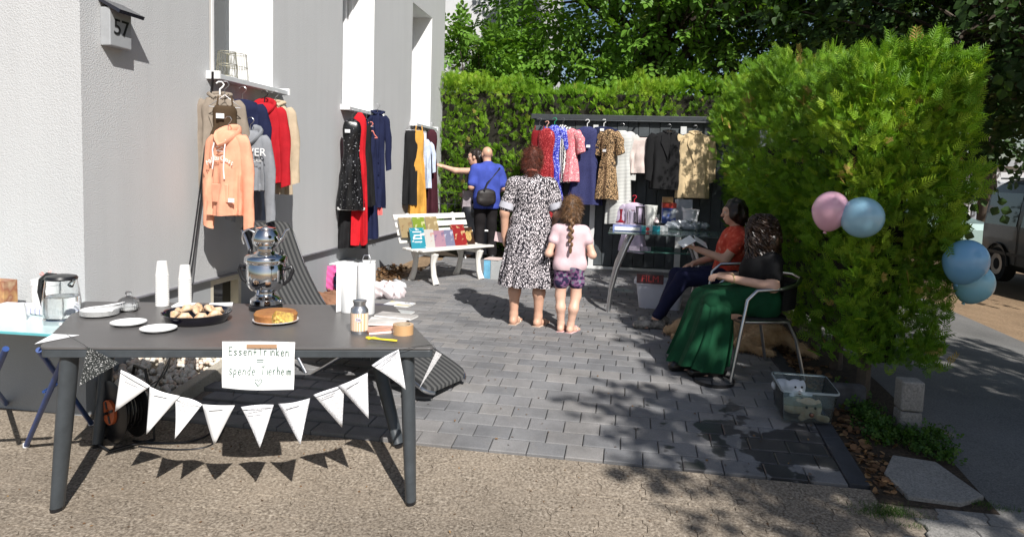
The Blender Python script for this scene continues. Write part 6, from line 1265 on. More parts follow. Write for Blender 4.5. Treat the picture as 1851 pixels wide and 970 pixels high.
def fur(name, src, parent, n, L, m_, w_=.0035, droop=.4, lie=(0, 0, 0)):
    me = src.data; co = np.zeros(len(me.vertices)*3, np.float32); me.vertices.foreach_get('co', co); co = co.reshape(-1, 3); no = np.zeros(len(me.vertices)*3, np.float32); me.vertices.foreach_get('normal', no); no = no.reshape(-1, 3)
    i = RNG.integers(0, len(co), n); P = co[i]+RNG.normal(0, .003, (n, 3)); D = no[i]*.55+np.array(lie)+RNG.normal(0, .28, (n, 3))+np.array([0, 0, -droop])
    tv = np.array([(-.5, 0, 0), (.5, 0, 0), (0, 1, 0)]); tv[:, 0] *= w_/L; v, f = scatter(tv, np.array([(0, 1, 2)]), P, basis(D, no[i]+RNG.normal(0, .2, (n, 3))), RNG.uniform(.6, 1.2, n)*L); o = npmesh(name, v, f, m_, parent); o['kind'] = 'stuff'; return o
# ---- woman in the patterned dress, seen from behind
g0 = (G(932, 586)+G(974, 590))/2; zg_ = gz(g0.y); top = PY(957, 271, g0.y).z; Hh = top-zg_; k = Hh/1.68
wm = thing('person', 'woman in a black and white patterned dress holding a pink paper, seen from behind', 'person', (g0.x, g0.y, zg_+.014), R_(7))
def K(*p): return tuple(c*k for c in p)
HP = headprims(K(0, .05, 1.565), (.12, 1, -.05), s=k); hx = .125
body = HP[0]+[cap(K(0, .02, 1.5), K(0, 0, 1.38), .052*k, .058*k), cap(K(-.1, 0, 1.33), K(.1, 0, 1.33), .075*k, .075*k), cap(K(0, 0, 1.3), K(0, 0, 1.0), .12*k, .12*k), cap(K(-.07, 0, .93), K(.07, 0, .93), .13*k, .13*k)]
for s, knee, ank, fx in ((-1, (-.13, .03, .5), (-.135, -.01, .09), (.25, 1, 0)), (1, (.1, .0, .49), (.1, -.05, .09), (.5, 1, 0))):
    body += [cap(K(s*.09, 0, .9), K(*knee), .095*k, .062*k), cap(K(*knee), K(knee[0]*.5+ank[0]*.5, ank[1]-.015, .32), .06*k, .058*k), cap(K(knee[0]*.5+ank[0]*.5, ank[1]-.015, .32), K(*ank), .056*k, .036*k)]+footprims(K(*ank), fx, k)
LA = [K(-.175, 0, 1.335), K(-.25, -.01, 1.07), K(-.25, .03, .84)]; RA = [K(.175, 0, 1.335), K(.255, -.02, 1.08), K(.21, .18, .96)]
for A_, th in ((LA, (1, .3, 0)), (RA, (0, .2, 1))):
    body += [cap(A_[0], A_[1], .052*k, .043*k), cap(A_[1], A_[2], .042*k, .03*k)]; d = v_(A_[2])-v_(A_[1]); body += handprims(A_[2], d, (-np.sign(A_[0][0]), .2, 0), th, k, .8)
sdf_obj('body', body, SKIN, wm, .0075, .03); eyes(wm, HP)
M_DRESS = None
def dressmat():
    m, nt, b, o = mk('leaf_print_fabric'); tc = nd(nt, 'TexCoord'); n = noise(nt, 9, 2, .5, vec=tc.outputs['Object'])
    # short slanted strokes: stretched voronoi cells turned by a slow noise
    mp = nd(nt, 'Mapping'); mp.inputs['Rotation'].default_value = (0, R_(38), 0); mp.inputs['Scale'].default_value = (84, 50, 32); nt.links.new(tc.outputs['Object'], mp.inputs[0])
    mp2 = nd(nt, 'Mapping'); mp2.inputs['Rotation'].default_value = (0, R_(-35), 0); mp2.inputs['Scale'].default_value = (84, 50, 32); nt.links.new(tc.outputs['Object'], mp2.inputs[0])
    outs = []
    for q in (mp, mp2):
        v = nd(nt, 'TexVoronoi'); v.feature = 'DISTANCE_TO_EDGE'; v.inputs['Scale'].default_value = 1; nt.links.new(q.outputs[0], v.inputs[0]); outs.append(ramp(nt, v.outputs['Distance'], [(.13, 0.), (.2, 1.)]))
    sel = ramp(nt, n, [(.49, 0.), (.5, 1.)]); f = mix(nt, sel, outs[0], outs[1]); c = mix(nt, f, (.012, .011, .016), (.72, .66, .68)); nt.links.new(c, b.inputs['Base Color']); b.inputs['Roughness'].default_value = .8; b.inputs['Specular IOR Level'].default_value = .25; return m
M_DRESS = dressmat()
dp = [cap(K(-.14, 0, 1.335), K(.14, 0, 1.335), .08*k, .08*k), cap(K(0, 0, 1.3), K(0, -.005, 1.08), .14*k, .14*k), cap(K(-.05, 0, 1.25), K(-.04, 0, 1.05), .12*k, .118*k), cap(K(.05, 0, 1.25), K(.04, 0, 1.05), .12*k, .118*k), cap(K(-.06, 0, .98), K(.06, 0, .98), .14*k, .14*k), cap(K(0, .01, 1.4), K(0, 0, 1.36), .07*k, .09*k)]
for A_ in (LA, RA): m_ = tuple(v_(A_[0])*.22+v_(A_[1])*.78); dp.append(cap(A_[0], m_, .072*k, .066*k))
sdf_obj('dress_top', dp, M_DRESS, wm, .008, .035, folds(.006))
q = MB(); q.loft(garment_mesh(.64*k, [(0, .185*k, .14*k, 0), (.25, .225*k, .17*k, 0), (1, .285*k, .21*k, .0)], N=72, folds=9, amp=.022, seed=5, z0=1.02*k, nt=30), cap=False); q.build('skirt', M_DRESS, wm, ang=80)
for A_ in (LA, RA):
    a = v_(A_[0])*.26+v_(A_[1])*.74; b = v_(A_[0])*.14+v_(A_[1])*.86; MB().tube([tuple(v_(A_[0])*.36+v_(A_[1])*.64), tuple(a), tuple(b)], [.07*k, .074*k, .073*k], 18, cap=False).build('cuff', cloth('cuff_grey', (.5, .5, .55)), wm)
hp = [('e', K(0, .035, 1.6), (.088*k, .108*k, .1*k)), ('e', K(-.01, -.02, 1.54), (.08*k, .07*k, .085*k)), ('e', K(-.005, -.045, 1.47), (.045*k, .04*k, .045*k)), ('e', K(-.01, -.055, 1.43), (.028*k, .025*k, .045*k))]
hs_ = hairshell('hair', wm, hp, M_HAIR1); fur('strands', hs_, wm, 5000, .05, M_HAIR1, .0025, .6); MB().tube([(-.045*k, -.075*k, 1.475*k), (0, -.095*k, 1.48*k), (.04*k, -.075*k, 1.475*k)], .009, 8).build('hair_clip', mat('clip_coral', (.45, .14, .1), .35), wm)
for s, ank, fx in ((-1, (-.135, -.01), (.25, 1, 0)), (1, (.1, -.05), (.5, 1, 0))):
    f = nrm(v_(fx)); g = v_((ank[0]*k, ank[1]*k, 0)); r = np.cross(f, (0, 0, 1)); pts = [g-f*.055, g+f*.05, g+f*.18]; q = MB(); out = []
    q.tube([tuple(p+v_((0, 0, -.003))) for p in pts], [.04, .042, .042], 12, flat=(1, .2)); sh_ = q.build('sandal', mat('sandal_sole', (.55, .42, .33), .6), wm); MB().tube([tuple(g+f*.09+r*.042+v_((0, 0, .0))), tuple(g+f*.1+r*.02+v_((0, 0, .045))), tuple(g+f*.1-r*.02+v_((0, 0, .042))), tuple(g+f*.09-r*.04+v_((0, 0, 0)))], .011, 8, flat=(.5, 1)).build('strap', mat('sandal_strap', (.6, .5, .38), .5), sh_)
pp = thing('pink_paper', 'pale pink paper in the left hand of the woman in the patterned dress', 'paper', (wm.matrix_basis @ Vector(LA[2])), R_(-12)); MB().box((-.05, .03, -.02), (.12, .003, .09), M=Matrix.Rotation(.15, 4, 'Y')).build('sheet', mat('pink_paper', (.75, .56, .56), .7, var=.03), pp, smooth=False)
# ---- girl
g0 = (G(1013, 600)+G(1036, 602))/2; zg_ = gz(g0.y); top = PY(1028, 357, g0.y).z; Hh = top-zg_; k = Hh/1.25
gl = thing('person', 'girl in a pale pink T-shirt and patterned shorts with a braid, seen from behind', 'person', (g0.x, g0.y, zg_+.014), R_(5))
HP = headprims(K(0, .03, 1.135), (.1, 1, -.05), s=.97*k)
body = HP[0]+[cap(K(0, .01, 1.06), K(0, 0, .96), .042*k, .046*k), cap(K(-.09, 0, .935), K(.09, 0, .935), .05*k, .05*k), cap(K(0, 0, .9), K(0, 0, .66), .09*k, .09*k), cap(K(-.05, 0, .61), K(.05, 0, .61), .085*k, .085*k)]
for s, knee, ank, fx in ((-1, (-.075, .01, .335), (-.06, -.0, .07), (.25, 1, 0)), (1, (.07, .0, .335), (.03, -.03, .07), (.55, 1, 0))):
    body += [cap(K(s*.065, 0, .58), K(*knee), .07*k, .046*k), cap(K(*knee), K((knee[0]+ank[0])/2, ank[1]-.015, .22), .044*k, .044*k), cap(K((knee[0]+ank[0])/2, ank[1]-.015, .22), K(*ank), .042*k, .03*k)]+footprims(K(*ank), fx, .8*k)
LA = [K(-.13, 0, .93), K(-.195, -.03, .72), K(-.13, .14, .69)]; RA = [K(.13, 0, .93), K(.205, -.03, .72), K(.13, .14, .72)]
for A_, th in ((LA, (0, 0, 1)), (RA, (0, 0, 1))): body += [cap(A_[0], A_[1], .036*k, .032*k), cap(A_[1], A_[2], .031*k, .023*k)]+handprims(A_[2], v_(A_[2])-v_(A_[1]), (-np.sign(A_[0][0]), 0, 0), th, .75*k, .8)
sdf_obj('body', body, SKIN2, gl, .006, .025); eyes(gl, HP)
tp_ = [cap(K(-.1, 0, .935), K(.1, 0, .935), .058*k, .058*k), cap(K(-.03, 0, .9), K(-.045, 0, .66), .095*k, .1*k), cap(K(.03, 0, .9), K(.045, 0, .66), .095*k, .1*k), cap(K(-.055, 0, .62), K(.055, 0, .62), .1*k, .1*k)]
for A_ in (LA, RA): tp_.append(cap(A_[0], tuple(v_(A_[0])*.62+v_(A_[1])*.38), .05*k, .052*k))
v, f = sdf_mesh(tp_, .0075, .03, folds(.005, 20, 15)); lo_ = .575*k; v[:, 2] = np.maximum(v[:, 2], lo_); npmesh('t_shirt', v, f, cloth('pale_pink_cotton', (.72, .52, .55)), gl)
M_SHO = pat('shorts_print', [(.02, .018, .05), (.22, .08, .2), (.12, .3, .24)], 'noise', 26, .8, thr=.48, sharp=.05)
sp = [cap(K(-.05, 0, .62), K(.05, 0, .62), .098*k, .098*k)]+[cap(K(s*.058, 0, .6), K(s*.07, 0, .46), .08*k, .074*k) for s in (-1, 1)]
sdf_obj('shorts', sp, M_SHO, gl, .0075, .02, folds(.003))
hp = [('e', K(0, .02, 1.165), (.085*k, .102*k, .092*k)), ('e', K(0, -.025, 1.11), (.078*k, .065*k, .085*k)), ('e', K(-.05, .0, 1.07), (.03*k, .05*k, .07*k)), ('e', K(.04, -.02, 1.07), (.03*k, .04*k, .05*k))]
hs_ = hairshell('hair', gl, hp, M_HAIR2); fur('strands', hs_, gl, 4500, .05, M_HAIR2, .0025, .7)
br_ = [('e', K(.012*(-1)**i, -.085-.006*i, 1.06-.03*i), (.022*k*(1-.05*i), .018*k, .022*k)) for i in range(9)]+[('e', K(.002, -.135, .77), (.014*k, .012*k, .035*k))]
sdf_obj('braid', br_, M_HAIR2, gl, .005, .008)
for s, ank, fx in ((-1, (-.06, 0), (.25, 1, 0)), (1, (.03, -.03), (.55, 1, 0))):
    f = nrm(v_(fx)); g = v_((ank[0]*k, ank[1]*k, 0)); r = np.cross(f, (0, 0, 1)); q = MB(); q.tube([tuple(g-f*.045+v_((0, 0, -.003))), tuple(g+f*.05+v_((0, 0, -.003))), tuple(g+f*.14+v_((0, 0, -.003)))], [.034, .036, .034], 12, flat=(1, .2)); sh_ = q.build('sandal', mat('pink_sandal', (.72, .45, .45), .5), gl)
    MB().tube([tuple(g+f*.07+r*.036), tuple(g+f*.08+r*.015+v_((0, 0, .04))), tuple(g+f*.08-r*.015+v_((0, 0, .04))), tuple(g+f*.07-r*.034)], .013, 8, flat=(.45, 1)).build('strap', mat('pink_sandal', (.72, .45, .45), .5), sh_)
# ---- man in the blue shirt and the companion reaching out
g0 = G(876, 468); zg_ = gz(g0.y); top = PY(866, 265, g0.y).z; k = (top-zg_)/1.76
mn = thing('person', 'bald man in a blue shirt and black trousers with a shoulder bag', 'person', (g0.x, g0.y, zg_), R_(32))
HP = headprims(K(0, .04, 1.64), (0, 1, -.08), s=1.04*k); body = HP[0]+[cap(K(0, .02, 1.56), K(0, 0, 1.45), .06*k, .066*k), cap(K(-.12, 0, 1.4), K(.12, 0, 1.4), .08*k, .08*k), cap(K(0, 0, 1.35), K(0, 0, 1.0), .14*k, .13*k), cap(K(-.07, 0, .95), K(.07, 0, .95), .12*k, .12*k)]
for s in (-1, 1): body += [cap(K(s*.09, 0, .92), K(s*.1, .02, .5), .09*k, .06*k), cap(K(s*.1, .02, .5), K(s*.11, -.02, .09), .056*k, .04*k)]
LA = [K(-.2, 0, 1.4), K(-.27, -.03, 1.13), K(-.14, .2, 1.08)]; RA = [K(.2, 0, 1.4), K(.27, -.04, 1.12), K(.2, .18, 1.02)]
for A_ in (LA, RA): body += [cap(A_[0], A_[1], .05*k, .043*k), cap(A_[1], A_[2], .042*k, .032*k)]+handprims(A_[2], v_(A_[2])-v_(A_[1]), (-np.sign(A_[0][0]), 0, .2), (0, 0, 1), 1.05*k, .7)
sdf_obj('body', body, SKIN, mn, .0105, .03); eyes(mn, HP)
M_BLUE = cloth('blue_shirt', (.055, .085, .40), .1); sp = [cap(K(-.15, 0, 1.4), K(.15, 0, 1.4), .095*k, .095*k)]+[cap(K(s*.07, 0, 1.33), K(s*.07, 0, .98), .15*k, .145*k) for s in (-1, 1)]+[cap(K(0, -.02, 1.38), K(0, -.02, 1.0), .16*k, .15*k)]+[cap(K(s*.07, 0, .95), K(s*.08, 0, .86), .14*k, .135*k) for s in (-1, 1)]+[cap(K(0, .0, 1.48), K(0, 0, 1.45), .075*k, .085*k)]
for A_ in (LA, RA): sp.append(cap(A_[0], tuple(v_(A_[0])*.25+v_(A_[1])*.75), .08*k, .078*k))
v, f = sdf_mesh(sp, .012, .035, folds(.008, 18, 14)); v[:, 2] = np.maximum(v[:, 2], .8*k); npmesh('shirt', v, f, M_BLUE, mn)
tr_ = [cap(K(-.06, 0, .92), K(.06, 0, .92), .12*k, .12*k)]+[c for s in (-1, 1) for c in (cap(K(s*.09, 0, .9), K(s*.1, .02, .5), .105*k, .082*k), cap(K(s*.1, .02, .5), K(s*.11, -.015, .09), .08*k, .075*k))]
sdf_obj('trousers', tr_, cloth('black_trouser', (.014, .012, .013)), mn, .012, .02, folds(.007, 26, 10))
for s in (-1, 1): pshoe('shoe', mn, K(s*.11, -.02, .09), (s*.25, 1, 0), mat('dark_shoe', (.02, .02, .022), .5), k)
bg_ = thing('shoulder_bag', 'black shoulder bag hanging at the hip of the man in blue', 'bag', mn.matrix_basis @ Vector(K(-.08, -.2, .98)), R_(32)); sdf_obj('bag', [('e', (0, 0, 0), (.16, .06, .14)), cap((-.1, 0, -.06), (.1, 0, -.06), .05, .05), cap((-.1, 0, .07), (.1, 0, .07), .04, .04)], mat('bag_black', (.02, .016, .015), .55, var=.2), bg_, .009, .03)
MB().tube([K(-.06, -.06, .1), K(.02, .02, .22), K(.14, .04, .36), K(.24, .09, .455), K(.26, .2, .485), K(.22, .3, .45)], .012, 6, flat=(1.6, .4)).build('strap', BLACK, bg_)
p2 = PY(850, 300, 10.75); k = 1.0; zg_ = gz(10.75)
rw = thing('person', 'dark-haired woman partly hidden behind the man, reaching out to a dress', 'person', (p2.x+.12, 10.75, zg_), R_(88)); hz = PY(852, 284, 10.75).z-zg_; k = hz/1.5
hd_ = rw.matrix_basis.inverted() @ PY(793, 300, 10.6)
HP = headprims(K(0, .05, 1.5), (0, 1, -.1), s=k); body = HP[0]+[cap(K(0, .02, 1.43), K(0, 0, 1.32), .05*k, .055*k), cap(K(-.1, 0, 1.28), K(.1, 0, 1.28), .07*k, .07*k), cap(K(0, 0, 1.25), K(0, 0, .9), .12*k, .12*k)]
LA = [K(-.16, .02, 1.29), tuple(v_(K(-.16, .02, 1.29))*.48+v_(hd_)*.52+v_((0, 0, -.035))), tuple(v_(hd_)*.86+v_(K(-.16, .02, 1.29))*.14)]
body += [cap(LA[0], LA[1], .05*k, .042*k), cap(LA[1], LA[2], .041*k, .03*k)]+handprims(LA[2], v_(LA[2])-v_(LA[1]), (.5, 0, -1), (0, 0, 1), k, .3)
RA = [K(.16, .02, 1.29), K(.22, 0, 1.05), K(.18, .18, .95)]; body += [cap(RA[0], RA[1], .05*k, .042*k), cap(RA[1], RA[2], .041*k, .03*k)]+handprims(RA[2], (0, 1, -.3), (-1, 0, 0), (0, 0, 1), k)
for s in (-1, 1): body += [cap(K(s*.09, 0, .85), K(s*.1, .02, .46), .09*k, .06*k), cap(K(s*.1, .02, .46), K(s*.1, -.02, .06), .055*k, .038*k)]+footprims(K(s*.1, -.02, .08), (0, 1, 0), k)
sdf_obj('body', body, SKIN2, rw, .0105, .03); eyes(rw, HP)
sdf_obj('top', [cap(K(-.1, 0, 1.27), K(.1, 0, 1.27), .082*k, .082*k), cap(K(0, 0, 1.22), K(0, 0, .85), .14*k, .15*k)], M_BLK, rw, .01, .03, folds(.006)); sdf_obj('trousers', [cap(K(-.06, 0, .85), K(.06, 0, .85), .13*k, .13*k)]+[cap(K(s*.09, 0, .8), K(s*.1, 0, .1), .1*k, .07*k) for s in (-1, 1)], M_BLK, rw, .01, .02, folds(.006))
hairshell('hair', rw, [('e', K(0, .02, 1.54), (.088*k, .1*k, .095*k)), ('e', K(0, -.05, 1.44), (.09*k, .07*k, .12*k))], M_HAIRD)
# ---- seated women and their chairs
def bistro_chair(label, loc, rz):
    t = thing('armchair', label, 'chair', loc, rz, 'bistro armchairs by the hedge'); MB_ = mat('black_weave', (.015, .015, .016), .6, var=.3, scale=60, bmp=.8, bscale=120)
    arm = [(.27, .27, .0), (.262, .22, .3), (.255, .17, .58), (.25, .1, .645), (.26, -.08, .66), (.25, -.2, .69), (.15, -.29, .72), (0, -.32, .73)]
    MB().tube(arm+[(-x, y, z) for x, y, z in arm[-2::-1]], .0135, 10).build('arm_frame', STEEL, t)
    for s in (-1, 1): MB().tube([(s*.235, .2, .42), (s*.235, -.16, .42), (s*.25, -.22, .3), (s*.27, -.29, .0)], .0125, 10).build('leg', STEEL, t)
    MB().tube([(-.235, .2, .42), (.235, .2, .42)], .011, 8).build('front_rail', STEEL, t)
    q = MB(); q.loft([[(x*.44*s, y*.42*s+.0, z) for x, y in rrect(1, 1, .3)] for s, z in ((.97, .425), (1, .43), (1, .44), (.96, .446))]); q.build('seat', MB_, t)
    q = MB(); n = 20; rows = [.5, .57, .64, .70]; V = []
    for z in rows:
        for off in (0, .008):
            V += [((.245-off)*math.sin(a), -.05-(.265-off)*math.cos(a)-.03*(z-.5), z) for a in [R_(-78+156*i/n) for i in range(n+1)]]
    w1 = n+1
    for j in range(3):
        for i in range(n): a = j*2*w1+i; b = a+2*w1; q_ = [(a, b, b+1, a+1), (a+w1, a+w1+1, b+w1+1, b+w1)]; q.f += q_
    q.v = [tuple(p) for p in V]; q.mi = [0]*len(q.f); q.build('backrest', MB_, t, ang=60)
    return t
CA, CB = (.97, 5.26), (.95, 6.6)
bistro_chair('silver armchair under the woman in the green skirt', (CA[0], CA[1], gz(CA[1])+.012), R_(108)); bistro_chair('silver armchair under the woman in the red top', (CB[0], CB[1], gz(CB[1])+.012), R_(97))
def seated(label, loc, rz, k, hdir, lhand, rhand, kneeL, kneeR, ankL, ankR, lean=0, topm=None, legm=None, skirt=None, skinm=SKIN, sleeve_=.45, head=None, lel=None, rel=None, trous=True):
    t = thing('person', label, 'person', loc, rz); sh = (0, -.1+lean, .98); HPos = head or (0, -.06+lean*1.3, 1.2)
    def S_(p): return tuple(c*k for c in p)
    HP = headprims(S_(HPos), hdir, s=k)
    LA = [S_((-.18, sh[1], sh[2]-.03)), S_(lel or (-.25, sh[1]+.02, .7)), S_(lhand)]; RA = [S_((.18, sh[1], sh[2]-.03)), S_(rel or (.25, sh[1]+.02, .7)), S_(rhand)]
    body = HP[0]+[cap(S_((HPos[0], HPos[1]-.02, HPos[2]-.06)), S_((0, sh[1], sh[2]+.04)), .05*k, .056*k), cap(S_((-.11, sh[1], sh[2]-.02)), S_((.11, sh[1], sh[2]-.02)), .07*k, .07*k), cap(S_((0, sh[1], .93)), S_((0, -.05, .6)), .12*k, .13*k), cap(S_((-.09, -.04, .54)), S_((.09, -.04, .54)), .12*k, .12*k)]
    for s, kn, an in ((-1, kneeL, ankL), (1, kneeR, ankR)): body += [cap(S_((s*.1, 0, .54)), S_(kn), .095*k, .062*k), cap(S_(kn), S_(an), .058*k, .036*k)]+footprims(S_(an), (an[0]-kn[0]*.9, 1, 0), k)
    for A_, th in ((LA, (1, 0, .6)), (RA, (-1, 0, .6))): body += [cap(A_[0], A_[1], .053*k, .045*k), cap(A_[1], A_[2], .043*k, .031*k)]+handprims(A_[2], v_(A_[2])-v_(A_[1]), (0, -.2, -1), th, k, .6)
    sdf_obj('body', body, skinm, t, .0075, .03); eyes(t, HP)
    tp_ = [cap(S_((-.13, sh[1], sh[2]-.02)), S_((.13, sh[1], sh[2]-.02)), .088*k, .088*k), cap(S_((0, sh[1], .92)), S_((0, -.05, .6)), .155*k, .165*k), cap(S_((-.06, sh[1]+.03, .85)), S_((.06, sh[1]+.03, .85)), .13*k, .13*k), cap(S_((-.07, -.05, .56)), S_((.07, -.05, .56)), .135*k, .135*k)]
    for A_ in (LA, RA): tp_.append(cap(A_[0], tuple(v_(A_[0])*(1-sleeve_)+v_(A_[1])*sleeve_), .075*k, .07*k))
    v, f = sdf_mesh(tp_, .009, .035, folds(.006)); npmesh('top', v, f, topm, t)
    if trous:
        tr_ = [cap(S_((-.09, -.03, .54)), S_((.09, -.03, .54)), .13*k, .13*k)]
        for s, kn, an in ((-1, kneeL, ankL), (1, kneeR, ankR)): tr_ += [cap(S_((s*.1, 0, .54)), S_(kn), .108*k, .08*k), cap(S_(kn), tuple(v_(S_(kn))*.08+v_(S_(an))*.92), .08*k, .06*k)]
        sdf_obj('trousers', tr_, legm, t, .009, .03, folds(.007, 22, 16))
    return t, HP, LA, RA, S_
M_REDTOP = pat('red_print', [(.5, .045, .025), (.62, .09, .05), (.75, .4, .32)], 'noise', 22, .8, thr=.5, sharp=.1)
t, HP, LA, RA, S_ = seated('dark-haired woman in an orange red top and navy trousers, seated reading papers', (CB[0], CB[1], gz(CB[1])+.014), R_(97), .92, (.05, 1, -.12), (-.1, .3, .82), (.2, .26, .64), (-.11, .43, .53), (.09, .45, .52), (-.1, .68, .1), (.12, .6, .1), 0, M_REDTOP, cloth('navy_trouser', (.012, .014, .045)), skinm=SKIN, lel=(-.22, .05, .74), rel=(.27, .0, .72))
hairshell('hair', t, [('e', (0, -.08, 1.135), (.09, .1, .1)), ('e', (0, -.12, 1.075), (.092, .08, .11)), ('e', (.064, -.06, 1.1), (.032, .055, .085)), ('e', (-.064, -.06, 1.1), (.032, .055, .085))], M_HAIRD, amp=.007)
for an in ((-.092, .625, .1), (.11, .552, .1)): pshoe('shoe', t, an, (0, 1, 0), mat('mixed_shoe', (.3, .28, .25), .6, var=.5, scale=20), 1)
hw = t.matrix_basis @ Vector(LA[2]); pa = thing('paper_sheets', 'white folded papers in the hands of the woman in red', 'paper', hw+Vector((-.04, -.02, .06)), R_(20))
for s in (-1, 1): MB().box((s*.07, 0, .01), (.14, .1, .003), M=Matrix.Rotation(s*.5, 4, 'Y') @ Matrix.Rotation(.5, 4, 'X')).build('sheet', PAPER, pa, smooth=False)
t, HP, LA, RA, S_ = seated('curly-haired woman in a black T-shirt and long green skirt, seated with folded hands', (CA[0], CA[1], gz(CA[1])+.014), R_(108), .87, (1, .45, -.1), (-.06, .26, .81), (.05, .28, .81), (-.13, .37, .53), (.12, .37, .53), (-.13, .36, .09), (.04, .46, .09), .02, M_BLK, None, skinm=SKIN2, lel=(-.26, -.04, .77), rel=(.26, -.04, .77), sleeve_=.5, trous=False)
M_GRN = cloth('green_skirt', (.007, .062, .026), .15)
sk_ = [cap((-.11, -.03, .54), (.11, -.03, .54), .135, .135), cap((-.1, 0, .55), (-.12, .34, .53), .122, .085), cap((.1, 0, .55), (.11, .34, .53), .122, .085), cap((0, .1, .55), (0, .34, .53), .1, .085)]
v, f = sdf_mesh(sk_, .009, .06, lambda X, Y, Z: .007*np.sin(X*30+3*np.sin(Y*9))*np.cos(Y*26+Z*8)); q = MB(); q.add([tuple(p) for p in v], [tuple(int(i) for i in r) for r in f])
rings = []; N = 72; rgs = random.Random(3)
for i in range(25):
    s = i/24; z = .60-.53*s; hw = (.14+.075*min(1, s*5)**.6)+.045*s; hd = (.055+.05*min(1, s*5)**.6)+.07*s; cy = .325+.09*s-.02*math.sin(s*3.1); am = .004+.026*s
    rings.append([(math.copysign(abs(math.cos(a))**.8, math.cos(a))*hw+am*.7*math.cos(a)*math.sin(9*a+1.5*s), cy+math.copysign(abs(math.sin(a))**.8, math.sin(a))*hd+am*math.sin(a)*math.sin(9*a+1+1.5*s)+am*.5*math.sin(17*a+2+s), z+.015*s*math.sin(3*a+1)) for a in [2*math.pi*k_/N for k_ in range(N)]])
q.loft(rings, cap=False); q.build('skirt', M_GRN, t, ang=80)
rg = random.Random(5); q = MB()
for i in range(760):        # corkscrew curls
    a = rg.uniform(0, 6.283); e = rg.uniform(-.55, 1.3); cx, cy, cz = .1*math.cos(e)*math.cos(a), -.05+.11*math.cos(e)*math.sin(a), 1.075+.105*math.sin(e)
    if math.cos(a) > .55 and e < .75: continue
    L = rg.uniform(.08, .14)+(.14 if e < .15 else 0); ph = rg.uniform(0, 6); pts = []
    for j in range(13): s = j/12; pts.append((cx*(1+.18*s)+.016*math.cos(ph+15*s), cy*(1+.05*s)-(.02*s)+.016*math.sin(ph+15*s), cz-L*s))
    q.tube(pts, [.0055]*12+[.003], 4)
hr_ = q.build('hair', mat('curly_hair', (.05, .028, .018), .38, var=.5, scale=30), t); 
sdf_obj('hair_base', [('e', (0, -.055, 1.075), (.088, .1, .098)), ('e', (-.03, -.09, .97), (.1, .08, .12))], mat('curly_hair', (.05, .028, .018)), hr_, .01, .02)
for an in ((-.113, .313, .09), (.035, .4, .09)): pshoe('shoe', t, an, (0, 1, 0), mat('black_leather', (.012, .011, .011), .3), 1)
MB().tube([tuple(v_(LA[2])*.9+v_(LA[1])*.1+v_((.034*math.cos(a), 0, .034*math.sin(a)))) for a in [i*.45 for i in range(14)]], .004, 6, closed=True).build('bracelet', mat('bracelet_gold', (.6, .5, .25), .3, .6), t)
tr = thing('round_tray', 'flat round black tray on the paving at the chair leg', 'tray', G(1290, 692), 0); MB().lathe([(.001, .004), (.12, .004), (.135, .006), (.14, .03), (.145, .03), (.142, .002), (.001, 0)], 32, cap=False).build('tray', mat('tray_black', (.014, .014, .015), .3), tr)
# ---- dog lying under the chairs
hp_ = G(1232, 612); dg = thing('dog', 'golden retriever lying on the paving between the chairs with its head down', 'dog', (hp_.x+.0, hp_.y+.02, gz(hp_.y)+.012), R_(-20)); dg.scale = (.88, .88, .88)
dpz = [('e', (.62, .05, .15), (.36, .16, .15)), ('e', (.35, .03, .17), (.2, .15, .15)), cap((.25, .0, .17), (.1, 0, .12), .1, .085), ('e', (.03, 0, .11), (.11, .085, .085)), cap((-.03, 0, .09), (-.13, -.01, .055), .058, .042), ('e', (-.165, -.01, .055), (.018, .02, .016)), cap((.06, -.085, .14), (.06, -.105, .05), .03, .02), cap((.06, .085, .14), (.07, .1, .05), .03, .02),
       cap((.3, -.13, .1), (.1, -.16, .04), .055, .036), cap((.1, -.16, .04), (-.04, -.15, .028), .034, .032), cap((.3, .14, .08), (.08, .16, .035), .05, .034), cap((.8, -.08, .14), (.62, -.22, .07), .1, .06), cap((.62, -.22, .07), (.82, -.26, .035), .045, .035), cap((.82, -.26, .035), (.9, -.27, .03), .034, .03), cap((.97, .05, .12), (1.12, .0, .05), .05, .035), cap((1.12, 0, .05), (1.25, -.12, .03), .04, .02)]
M_FUR = mat('golden_fur', (.6, .43, .26), .8, scale=12, col2=(.42, .27, .14), bmp=1., bscale=70)
dbody = sdf_obj('body', dpz, M_FUR, dg, .011, .05, lambda X, Y, Z: .006*np.sin(X*70+Z*40)*np.sin(Y*80+Z*30))
fur('fur', dbody, dg, 14000, .035, M_FUR, .004, .25, (.5, 0, 0))
MB().ball((-.178, -.012, .06), .017, 8).build('nose', BLACK, dg)
for s in (-1, 1): MB().ball((-.035, s*.055, .135), .012, 8).build('eye', BLACK, dg); sdf_obj('ear', [('e', (.05, s*.09, .1), (.035, .02, .06))], M_FUR, dg, .006, .01)
